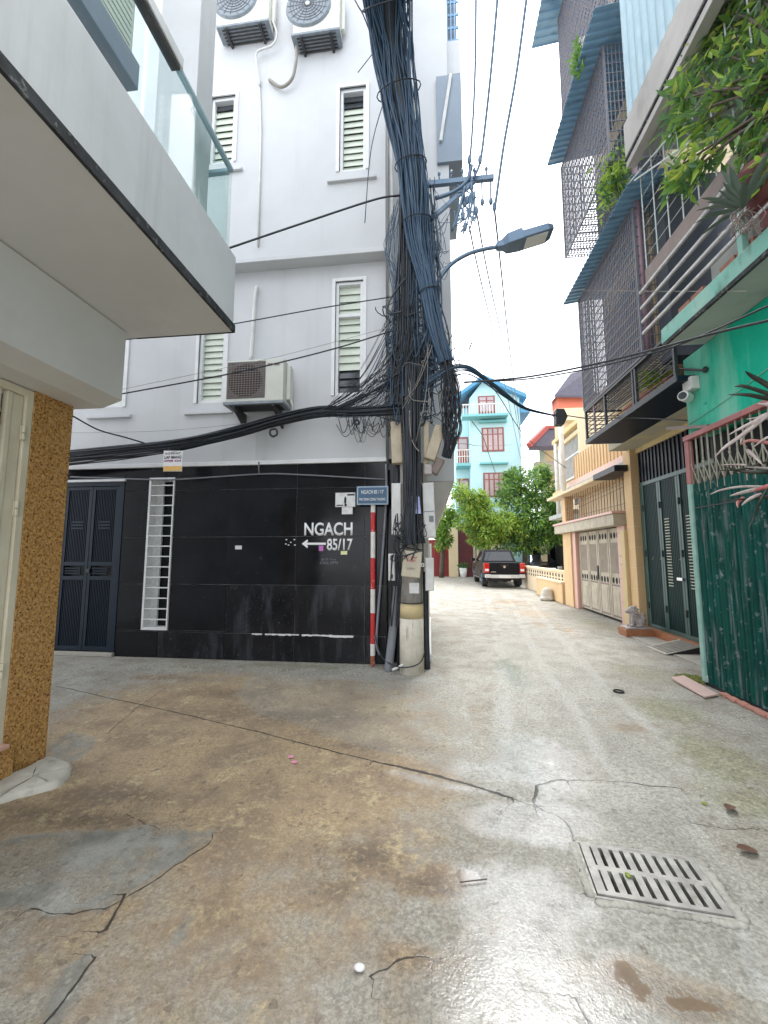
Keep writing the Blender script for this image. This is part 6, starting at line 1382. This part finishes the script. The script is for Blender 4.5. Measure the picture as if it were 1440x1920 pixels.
cabs.hexa([(TX - .86, TY + 1.55, 1.12), (TX + .86, TY + 1.55, 1.12), (TX + .86, TY + 4.1, 1.08), (TX - .86, TY + 4.1, 1.08)], [(TX - .66, TY + 1.88, 1.74), (TX + .66, TY + 1.88, 1.74), (TX + .66, TY + 3.2, 1.75), (TX - .66, TY + 3.2, 1.75)]).build('cab', MAT['truck_paint'], tk_, bev=.06, fixn=True)
MB().hexa([(TX - .70, TY + 1.575, 1.2), (TX + .70, TY + 1.575, 1.2), (TX + .70, TY + 1.6, 1.2), (TX - .70, TY + 1.6, 1.2)], [(TX - .58, TY + 1.80, 1.645), (TX + .58, TY + 1.80, 1.645), (TX + .58, TY + 1.83, 1.645), (TX - .58, TY + 1.83, 1.645)]).build('rear_window', MAT['car_glass'], tk_)
MB().hexa([(TX - .87, TY + 1.75, 1.19), (TX - .845, TY + 1.75, 1.19), (TX - .845, TY + 3.75, 1.18), (TX - .87, TY + 3.75, 1.18)], [(TX - .70, TY + 2.0, 1.66), (TX - .675, TY + 2.0, 1.66), (TX - .675, TY + 3.1, 1.66), (TX - .70, TY + 3.1, 1.66)]).build('side_window', MAT['car_glass'], tk_)
tgt = MB().box(TX - .66, TX + .66, TY - .018, TY + .0, .62, 1.14).build('tailgate', MAT['truck_paint'], tk_, bev=.012)
MB().box(TX - .17, TX + .17, TY - .024, TY - .018, .98, 1.06).build('handle', MAT['truck_plastic'], tgt)
MB().cyl((TX, TY - .018, .95), (TX, TY - .03, .95), .055, 14).build('badge', MAT['chrome'], tgt); MB().box(TX - .6, TX - .38, TY - .023, TY - .0185, .70, .745).build('badge', MAT['chrome'], tgt)
for s_ in (-1, 1):
    MB().box(TX + s_ * .67, TX + s_ * .905, TY - .022, TY + .16, .68, 1.12).build('tail_light', MAT['tail_red'], tk_, bev=.02)
    MB().box(TX + s_ * .70, TX + s_ * .86, TY - .027, TY - .0225, .76, .86).build('reverse_light', MAT['plate_white'], tk_)
    MB().box(TX + s_ * .60, TX + s_ * .63, TY + 1.95, TY + 3.1, 1.80, 1.83).build('roof_rail', MAT['chrome'], tk_); MB().box(TX + s_ * .60, TX + s_ * .63, TY + 1.95, TY + 2.05, 1.74, 1.80).build('rail_foot', MAT['chrome'], tk_)
    MB().box(TX + s_ * .91, TX + s_ * 1.10, TY + 3.55, TY + 3.66, 1.15, 1.32).build('mirror', MAT['truck_paint'], tk_, bev=.03)
    MB().box(TX + s_ * .62, TX + s_ * .88, TY - .15, TY + .02, .46, .62).build('bumper_end', MAT['silver'], tk_, bev=.02)
    MB().box(TX + s_ * .66, TX + s_ * .86, TY + .55, TY + .58, .12, .42).build('mud_flap', MAT['truck_plastic'], tk_)
    MB().box(TX + s_ * .905, TX + s_ * .96, TY + 1.7, TY + 3.6, .36, .41).build('side_step', MAT['chrome'], tk_, bev=.01)
    for y in (1.08, 4.30): wheel(tk_, TX + s_ * .64, TY + y, .37, .25, s_)
    for y in (1.95, 2.95): MB().box(TX + s_ * .901, TX + s_ * .915, TY + y, TY + y + .16, 1.02, 1.05).build('door_handle', MAT['chrome'], tk_)
MB().box(TX - .62, TX + .62, TY - .12, TY + .02, .45, .60).build('bumper', MAT['silver'], tk_, bev=.015)
MB().box(TX - .27, TX + .27, TY - .128, TY - .1215, .455, .585).build('licence_plate', MAT['plate_white'], tk_)
MB().box(TX - .75, TX + .75, TY + .2, TY + 4.8, .30, .45).build('chassis', MAT['truck_plastic'], tk_)
MB().ell((TX - .25, TY + 1.08, .33), .16, .14, .13, 10, 7).box(TX - .65, TX + .65, TY + 1.04, TY + 1.12, .30, .38).build('axle', MAT['lamp_grey'], tk_)
MB().cyl((TX + .32, TY - .02, .33), (TX + .32, TY + .5, .35), .05, 10).build('exhaust', MAT['chrome'], tk_)

KX, KY = 7.15, 26.0
ck = thing('parked_car', 'black car parked in the shade beyond the low orange wall', 'car', (KX, KY, 0))
sd = [(0, .45), (.35, .4)] + [(.85 + .36 * math.cos(math.pi - math.pi * k / 8), .33 + .36 * math.sin(math.pi - math.pi * k / 8)) for k in range(9)] + [(1.5, .3), (3.0, .3)] + [(3.6 + .36 * math.cos(math.pi - math.pi * k / 8), .33 + .36 * math.sin(math.pi - math.pi * k / 8)) for k in range(9)] + [(4.2, .4), (4.25, .8), (4.0, .95), (1.2, 1.0), (.1, .82)]
MB().prism([(KX - .88, KY + y, z) for y, z in sd], (1.76, 0, 0)).build('body', MAT['truck_paint'], ck, bev=.05, fixn=True)
MB().hexa([(KX - .82, KY + 1.1, .98), (KX + .82, KY + 1.1, .98), (KX + .82, KY + 4.0, .95), (KX - .82, KY + 4.0, .95)], [(KX - .62, KY + 1.95, 1.5), (KX + .62, KY + 1.95, 1.5), (KX + .62, KY + 3.4, 1.48), (KX - .62, KY + 3.4, 1.48)]).build('cabin', MAT['car_glass'], ck, bev=.05, fixn=True)
MB().box(KX - .64, KX + .64, KY + 1.95, KY + 3.4, 1.50, 1.53).build('roof', MAT['truck_paint'], ck, bev=.012)
for s_ in (-1, 1):
    MB().box(KX + s_ * .55, KX + s_ * .84, KY - .01, KY + .1, .62, .78).build('headlight', MAT['plate_white'], ck, bev=.02)
    MB().box(KX + s_ * .9, KX + s_ * 1.02, KY + 1.35, KY + 1.45, .95, 1.08).build('mirror', MAT['truck_paint'], ck, bev=.02)
    for y in (.85, 3.6): wheel(ck, KX + s_ * .66, KY + y, .32, .2, s_)
MB().box(KX - .45, KX + .45, KY - .012, KY + .002, .5, .68).build('radiator', MAT['chrome'], ck)
mk = thing('motorbike', 'motorbike parked under the carport beside the black car', 'motorbike', (8.2, 25.6, 0))
for y in (25.1, 26.3):
    MB().tube([(8.2, y + .27 * math.cos(a), .29 + .27 * math.sin(a)) for a in np.linspace(0, 6.283, 19)], .05, 6, cap=False).build('wheel', MAT['tyre'], mk)
MB().hexa([(8.1, 25.3, .4), (8.3, 25.3, .4), (8.28, 26.2, .4), (8.12, 26.2, .4)], [(8.12, 25.4, .68), (8.28, 25.4, .68), (8.26, 26.2, .75), (8.14, 26.2, .75)]).build('body', MAT['tail_red'], mk, bev=.03)
MB().box(8.1, 8.3, 25.65, 26.4, .76, .84).build('seat', MAT['truck_plastic'], mk, bev=.03); MB().tube([(7.9, 25.3, 1.02), (8.2, 25.25, .98), (8.5, 25.3, 1.02)], .02, 6).tube([(8.2, 25.1, .3), (8.2, 25.3, 1.0)], .03, 6).build('handlebar', MAT['chrome'], mk)

# ================================================================== DRAIN GRATE
cA, cB, cD_ = GA.copy(), GB.copy(), GD.copy()
u = ((GB - GA) + (GC - GD)).normalized(); v = Vector((-u.y, u.x, 0)); 
W_ = (((GB - GA).length) + ((GC - GD).length)) / 2; D_ = abs(((GA - GD).dot(v) + (GB - GC).dot(v)) / 2); o0 = (GA + GB + GC + GD) / 4
dg_ = thing('drain_grate', 'cast iron drain grate with two rows of slots set in the wet concrete', 'drain grate', (o0.x, o0.y, 0))
def G_(s_, t_, z): p = o0 + u * (s_ * W_ / 2) + v * (t_ * D_ / 2); return Vector((p.x, p.y, z))
def gbox(mb, s0, s1, t0, t1, z0, z1): mb.hexa([G_(s0, t0, z0), G_(s1, t0, z0), G_(s1, t1, z0), G_(s0, t1, z0)], [G_(s0, t0, z1), G_(s1, t0, z1), G_(s1, t1, z1), G_(s0, t1, z1)])
pit_ = MB(); Z0 = -.9
for (s0, t0, s1, t1) in ((-1, -1, 1, -1), (1, -1, 1, 1), (1, 1, -1, 1), (-1, 1, -1, -1)): pit_.quad(G_(s0, t0, -.012), G_(s1, t1, -.012), G_(s1, t1, Z0), G_(s0, t0, Z0))
pit_.quad(G_(-1, -1, Z0), G_(1, -1, Z0), G_(1, 1, Z0), G_(-1, 1, Z0)); pit_.build('pit', MAT['dark_void'], dg_)
fr = MB(); e = .955
gbox(fr, -1.03, 1.03, e + .012, 1.05, -.05, .002); gbox(fr, -1.03, 1.03, -1.05, -e - .012, -.05, .002); gbox(fr, -1.03, -.975, -e - .01, e + .01, -.05, .002); gbox(fr, .975, 1.03, -e - .01, e + .01, -.05, .002)
fr.build('frame', MAT['cast_iron'], dg_, bev=.003)
pl_ = MB(); ns = 10; t_edges = [(-.93, -.80), (-.09, .09), (.80, .93)]
for t0, t1 in t_edges: gbox(pl_, -.96, .96, t0, t1, -.03, .006)
pw = 1.92 / (ns + .62)
for (t0, t1, off) in ((-.80, -.09, .0), (.09, .80, .0)):
    x = -.96 + off
    for i in range(ns + 1):
        wd = pw * (.62 if 0 < i < ns else .80); x0 = -.96 + i * pw - (0 if i == 0 else pw * 0.0); x1 = x0 + wd
        if i == ns: x1 = .96
        gbox(pl_, x0, x1, t0, t1, -.03, .006)
pl_.build('grate', MAT['cast_iron'], dg_)
MB().hexa([G_(.98, .1, -.02), G_(1.10, .1, -.02), G_(1.06, -.5, -.02), G_(.98, -.5, -.02)], [G_(.98, .1, .002), G_(1.10, .1, .0), G_(1.06, -.5, .0), G_(.98, -.5, .002)]).build('broken_edge', MAT['mould_band'], dg_)
cl = MB(); e1, e2 = 1.04, 1.22
for (a, b, c2, d2) in (((-1, -1.06), (1, -1.06), (1.12, -1.3), (-1.12, -1.3)), ((1.02, -1.06), (1.02, 1.06), (1.13, 1.3), (1.13, -1.3)), ((1, 1.06), (-1, 1.06), (-1.12, 1.3), (1.12, 1.3)), ((-1.02, 1.06), (-1.02, -1.06), (-1.13, -1.3), (-1.13, 1.3))):
    cl.quad(G_(*a, -.001), G_(*b, -.001), G_(*c2, -.0135), G_(*d2, -.0135))
cl.build('cement_collar', MAT['ground_lip'], dg_)
rim = MB()   # ragged cement around the frame
for k in range(90):
    a = k / 90 * 4; side_i = int(a); f = (a - side_i) * 2 - 1; s_, t_ = ((f, 1.1), (1.07, -f), (-f, -1.13), (-1.07, f))[side_i]
    p = G_(s_ + rnd.uniform(-.015, .015), t_ + rnd.uniform(-.03, .03), -.004); r_ = rnd.uniform(.018, .034); rim.ell(p, r_, r_ * .8, rnd.uniform(.007, .012), 7, 4)
rim.build('cement_lip', MAT['ground_lip'], dg_, smooth=True, kind='stuff')

# ================================================================== BALCONY PLANTS
def leafmesh(name, L_, W_, n=5, droop=.25, fold=.25):
    V = []; Fs = []
    for i in range(n + 1):
        t = i / n; w_ = W_ * math.sin(math.pi * min(1, t * .96 + .04)) ** .75 * (1 if t < .98 else .1); y = L_ * t; z = -droop * L_ * t * t
        V += [(-w_ / 2, y, z + fold * w_ / 2), (0, y, z), (w_ / 2, y, z + fold * w_ / 2)]
    for i in range(n):
        a = i * 3; Fs += [(a, a + 1, a + 4, a + 3), (a + 1, a + 2, a + 5, a + 4)]
    me_ = bpy.data.meshes.new(name); me_.from_pydata(V, [], Fs); me_.shade_smooth(); return me_
mango = thing('balcony_tree', 'leafy mango-like tree growing over the balcony rail of the green house', 'tree', (3.25, 3.0, 4.285))
LEAFY = []
for m in ('leaf_bright', 'leaf', 'leaf_yellow', 'leaf_deep'):
    for L_, W_ in ((.17, .042), (.13, .036)):
        me_ = leafmesh('leaf', L_, W_); me_.materials.append(MAT[m]); LEAFY.append(me_)
mo0 = worg(mango); br_ = MB(); tips = []
root = Vector((3.25, 3.0, 4.29)); fork = Vector((3.1, 3.2, 5.2))
br_.tube(spline([root, Vector((3.2, 3.05, 4.8)), fork], 5), [.06 - .002 * i for i in range(11)], 7)
targets = [(1430, 60, 3.6), (1390, 120, 3.8), (1340, 60, 4.2), (1300, 130, 4.3), (1280, 170, 4.3), (1330, 190, 4.0), (1390, 200, 3.7), (1430, 150, 3.5), (1260, 230, 4.3), (1270, 190, 4.3), (1300, 240, 4.1), (1340, 260, 3.9), (1260, 320, 4.1), (1285, 335, 4.0), (1390, 290, 3.6), (1420, 240, 3.5), (1360, 20, 4.1), (1420, -10, 3.7), (1320, 100, 4.3), (1440, 320, 3.4), (1310, 310, 3.9), (1370, 160, 3.8), (1350, 100, 4.0), (1405, 60, 3.8), (1440, 110, 3.4), (1395, 20, 4.0), (1270, 345, 4.05)]
for (a, b, y) in targets:
    tip = onY(a, b, y); mid = fork.lerp(tip, .55) + Vector((rnd.uniform(-.1, .1), rnd.uniform(-.1, .1), rnd.uniform(-.05, .2)))
    br_.tube(spline([fork, mid, tip], 6), [.022 - .0013 * i for i in range(13)], 5); tips.append((tip, (tip - mid).normalized()))
br_.build('branch', MAT['bark'], mango, smooth=True)
cnt = 0; extra = [MB() for _ in range(4)]
for ti in range(10):
    for (tip, dr) in tips:
        for k in range(4):
            p = tip + rv() * .15 * (rnd.random() ** .5) - dr * rnd.uniform(0, .15)
            d_ = (rv() * 1.0 + dr * .6 + Vector((0, 0, -.35))).normalized()
            hi_ = p.z > tip.z + .03
            if cnt < 290:
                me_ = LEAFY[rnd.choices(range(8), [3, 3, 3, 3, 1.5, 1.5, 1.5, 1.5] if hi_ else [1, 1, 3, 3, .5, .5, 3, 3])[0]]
                o = bpy.data.objects.new('leaf', me_); COL.objects.link(o); o.parent = mango; o.location = p - mo0
                o.rotation_euler = d_.to_track_quat('Y', 'Z').to_euler(); o.rotation_euler.rotate_axis('Y', rnd.uniform(-1.2, 1.2)); s_ = rnd.uniform(.8, 1.25); o.scale = (s_, s_, s_); cnt += 1
            else:
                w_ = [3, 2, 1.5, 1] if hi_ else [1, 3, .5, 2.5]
                leafquad(rnd.choices(extra, w_)[0], p, d_, rv() + Vector((0, 0, 1.2)), rnd.uniform(.12, .2), .045, .25)
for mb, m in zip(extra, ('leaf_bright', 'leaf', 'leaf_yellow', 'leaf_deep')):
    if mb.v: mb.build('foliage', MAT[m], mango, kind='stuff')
# agave in a red pot
ag = thing('agave', 'spiky grey-green agave in a red pot on the balcony edge', 'potted plant', (2.72, 3.5, 4.5))
ac = onY(1393, 392, 3.5)
pc_ = onY(1438, 350, 3.55); MB().tube([pc_ + Vector((.0, 0, -.16)), pc_ + Vector((.0, 0, .13)), pc_ + Vector((0, 0, .17))], [.13, .19, .2], 18).build('pot', MAT['pot_red'], ag, smooth=True)
am = leafmesh('leaf', .36, .055, 6, .12, .5); am.materials.append(MAT['agave'])
for i in range(18):
    a = i * 2.4; el = rnd.uniform(.0, 1.25); d_ = Vector((math.cos(a) * math.cos(el), math.sin(a) * math.cos(el) * .8, math.sin(el) + .05))
    if d_.x > .5 and el < .8: d_.x *= -.6
    o = bpy.data.objects.new('leaf', am); COL.objects.link(o); o.parent = ag; o.location = ac - worg(ag); o.rotation_euler = d_.to_track_quat('Y', 'Z').to_euler(); s_ = rnd.uniform(.75, 1.15); o.scale = (s_, s_, s_)
rt = MB()
for i in range(26): p = ac + Vector((rnd.uniform(-.08, .08), rnd.uniform(-.05, .05), -.02)); rt.tube(spline([p, p + Vector((rnd.uniform(-.08, .08), 0, -.08)), p + Vector((rnd.uniform(-.14, .14), 0, -.2))], 4), .004, 4)
rt.build('dry_roots', MAT['taupe'], ag)
MB().cyl((pc_.x, pc_.y, 4.30), (pc_.x, pc_.y, pc_.z - .15), .07, 10).build('pot_foot', MAT['pot_red'], ag)
# shrub on the cage corner
cs = thing('cage_shrub', 'small bright shrub poking out of the caged veranda corner', 'shrub', onX(1152, 345, 3.15))
fl = MB(); fl2 = MB(); c_ = onX(1152, 335, 3.1)
for i in range(420): p = c_ + Vector((rnd.gauss(0, .10), rnd.gauss(0, .22), rnd.gauss(0, .17))); leafquad(rnd.choice((fl, fl, fl2)), p, rv(), rv() + Vector((0, 0, 1)), .15, .04)
fl.build('foliage', MAT['leaf_bright'], cs); fl2.build('foliage', MAT['leaf_deep'], cs)
st = MB()
for i in range(5): st.tube(spline([c_ + Vector((.1, 0, -.45)), c_ + Vector((rnd.uniform(-.05, .05), rnd.uniform(-.1, .1), -.1)), c_ + Vector((rnd.uniform(-.1, .1), rnd.uniform(-.2, .2), .1))], 4), .008, 4)
st.build('stem', MAT['bark'], cs)
gs = thing('balcony_shrub', 'little green plant on the black balcony of the yellow house', 'potted plant', onX(1228, 722, 3.7))
fl = MB(); c_ = onX(1228, 718, 3.7)
for i in range(120): leafquad(fl, c_ + Vector((rnd.gauss(0, .08), rnd.gauss(0, .12), rnd.gauss(0, .09))), rv() + Vector((0, 0, .5)), rv(), .16, .05)
fl.build('foliage', MAT['leaf_bright'], gs); MB().cyl((c_.x, c_.y, 3.98), (c_.x, c_.y, c_.z - .05), .09, 10).build('pot', MAT['terracotta'], gs)
ts = thing('roof_shrub', 'wispy creeper on the edge of the topmost corrugated canopy', 'shrub', onX(1080, 110, 2.7))
fl = MB()
for i in range(130): p = onX(1082 + rnd.gauss(0, 4), 95 + rnd.uniform(-20, 45), 2.72); leafquad(fl, p, rv(), rv(), .12, .05)
fl.build('foliage', MAT['leaf'], ts)
# dracaena with withered leaves in front of the folding gate
dr_ = thing('dracaena', 'withered dracaena with grey and reddish drooping leaves at the right edge', 'potted plant', (2.62, 2.75, 0))
MB().tube([(2.62, 2.75, 0), (2.62, 2.75, .42)], [.17, .22], 18).build('pot', MAT['terracotta'], dr_, smooth=True)
MB().tube(spline([(2.62, 2.75, .4), (2.58, 2.8, 1.2), (2.5, 2.85, 2.1), (2.46, 2.88, 2.55)], 6), .028, 8).build('stem', MAT['bark'], dr_, smooth=True)
def ribbon(name, pts, w_, m, fold=.3, tw=0.):
    P = spline(pts, 5); V = []; Fs = []; n = len(P)
    for i, p in enumerate(P):
        t = (P[min(i + 1, n - 1)] - P[max(i - 1, 0)]).normalized(); s_ = t.cross(Vector((.25, 1, .15))).normalized(); q_ = s_.cross(t); f = i / (n - 1)
        ww = w_ * (min(1, f * 5 + .3)) * (1 - f ** 3) * .5 + .0015
        V += [p - s_ * ww + q_ * fold * ww, p, p + s_ * ww + q_ * fold * ww]
    for i in range(n - 1): a = i * 3; Fs += [(a, a + 1, a + 4, a + 3), (a + 1, a + 2, a + 5, a + 4)]
    o = MB().add(V, Fs).build(name, MAT[m], dr_, smooth=True); so_ = o.modifiers.new('thick', 'SOLIDIFY'); so_.thickness = .002
Y0 = 2.9
for pts, w_, m in ((((1475, 745), (1437, 720), (1410, 705), (1397, 696)), .034, 'dark_leaf'), (((1480, 755), (1440, 738), (1395, 724), (1377, 725)), .026, 'dark_leaf'), (((1478, 752), (1435, 746), (1400, 740), (1365, 740)), .028, 'dark_leaf'),
    (((1470, 755), (1445, 758), (1420, 757)), .03, 'dead_leaf'), (((1480, 770), (1440, 778), (1415, 793), (1395, 815), (1388, 832)), .036, 'dead_leaf'), (((1480, 775), (1430, 785), (1395, 800), (1365, 816)), .022, 'dead_leaf'), (((1440, 780), (1390, 817), (1360, 838), (1342, 855)), .022, 'dead_leaf'),
    (((1470, 770), (1440, 780), (1400, 786)), .018, 'dead_leaf'), (((1480, 835), (1440, 830), (1405, 826), (1388, 834)), .022, 'red_leaf'), (((1400, 842), (1415, 856), (1430, 872)), .02, 'dead_leaf'), (((1480, 810), (1440, 820), (1410, 840)), .014, 'dead_leaf'), (((1480, 885), (1430, 885), (1395, 884), (1360, 876)), .026, 'dark_leaf'), (((1480, 880), (1440, 878), (1400, 876)), .016, 'dead_leaf'),
    (((1480, 905), (1430, 915), (1390, 924), (1368, 930)), .026, 'dead_leaf'), (((1480, 905), (1440, 912), (1410, 922)), .03, 'red_leaf'), (((1470, 915), (1400, 912), (1355, 918), (1331, 927)), .012, 'dead_leaf'), (((1428, 925), (1405, 936), (1390, 948)), .018, 'dead_leaf'), (((1440, 915), (1425, 940), (1414, 970), (1403, 993)), .012, 'dark_leaf'), (((1470, 930), (1420, 934), (1350, 938)), .01, 'dark_leaf'), (((1395, 932), (1384, 942), (1383, 952)), .02, 'red_leaf'), (((1400, 872), (1380, 871), (1352, 872)), .008, 'dead_leaf'), (((1480, 860), (1430, 868), (1390, 880), (1345, 882)), .012, 'dark_leaf')):
    ribbon('leaf', [onY(a, b, Y0 + rnd.uniform(-.04, .04)) for a, b in pts], w_, m)

# ================================================================== LITTER
def flat(name, label, cat, px, py, pts, h, m, kind=None):
    c = onZ(px, py); P = [(c.x + a, c.y + b, .002) for a, b in pts]; o = MB().prism(P, (0, 0, h)).build(name, MAT[m], fixn=True); return tag(o, label, cat)
for (a, b), lab in (((545, 1420), 'pink flower petal lying above the middle crack'), ((552, 1430), 'second pink petal lower right of the first')):
    flat('petal', lab, 'petal', a, b, [(-.022, 0), (0, -.016), (.024, -.004), (.016, .016), (-.008, .018)], .006, 'petal')
c = onZ(674, 1817); o = MB().ell((c.x, c.y, .006), .022, .016, .008, 10, 5).build('pebble', MAT['paper'], smooth=True); tag(o, 'small white pebble near the bottom centre of the ground', 'pebble')
for (a, b, rot, lab) in ((1420, 1598, .5, 'large brown dead leaf at the right edge'), (1372, 1512, 1.2, 'pinkish dry leaf above the drain on the right')):
    p = onZ(a, b); me_ = leafmesh('dry_leaf', .11, .06, 5, -.12, .35); me_.materials.append(MAT['dead_brown']); o = bpy.data.objects.new('dry_leaf', me_); COL.objects.link(o); o.location = (p.x, p.y, .006); o.rotation_euler = (.05, 0, rot + 1.2); tag(o, lab, 'leaf')
p = onZ(1160, 1297); o = MB().tube([(p.x + .05 * math.cos(a), p.y + .05 * math.sin(a), .006) for a in np.linspace(0, 6.283, 19)], .009, 6, cap=False).build('rubber_ring', MAT['tyre']); tag(o, 'dark rubber ring lying on the pale concrete of the alley', 'ring')
p = onZ(890, 1655); o = MB().tube([(p.x - .07, p.y - .012, .005), (p.x + .06, p.y + .02, .006)], .003, 5).build('twig', MAT['bark']); tag(o, 'thin twig lying in the small puddle', 'twig')
p = onZ(1320, 1507); flat('leaf_scrap', 'tiny yellow leaf scrap above the drain', 'leaf', 1320, 1507, [(-.018, 0), (0, -.014), (.02, 0), (.004, .014)], .004, 'leaf_yellow')
p = onZ(1178, 1646); o = MB().ell((p.x, p.y, .012), .014, .018, .006, 8, 5).build('leaf_scrap', MAT['leaf_yellow'], smooth=True); tag(o, 'small yellow scrap lying on the drain grate', 'leaf')
gl = MB()
for i in range(380):
    a, b = rnd.choice(((180, 1240), (330, 1242), (560, 1252), (690, 1255), (1060, 1150), (1150, 1190), (1250, 1240), (1400, 1340))); p = onZ(a + rnd.gauss(0, 50), b + abs(rnd.gauss(0, 14))); s_ = rnd.uniform(.003, .009)
    if p.y < 5.82 or p.x > 0.1: gl.ell((p.x, p.y, .001), s_, s_, s_ * .7, 5, 3)
tag(gl.build('grit', MAT['cement_pad'], smooth=True, kind='stuff'), 'scattered grit and cement crumbs along the walls', 'grit')
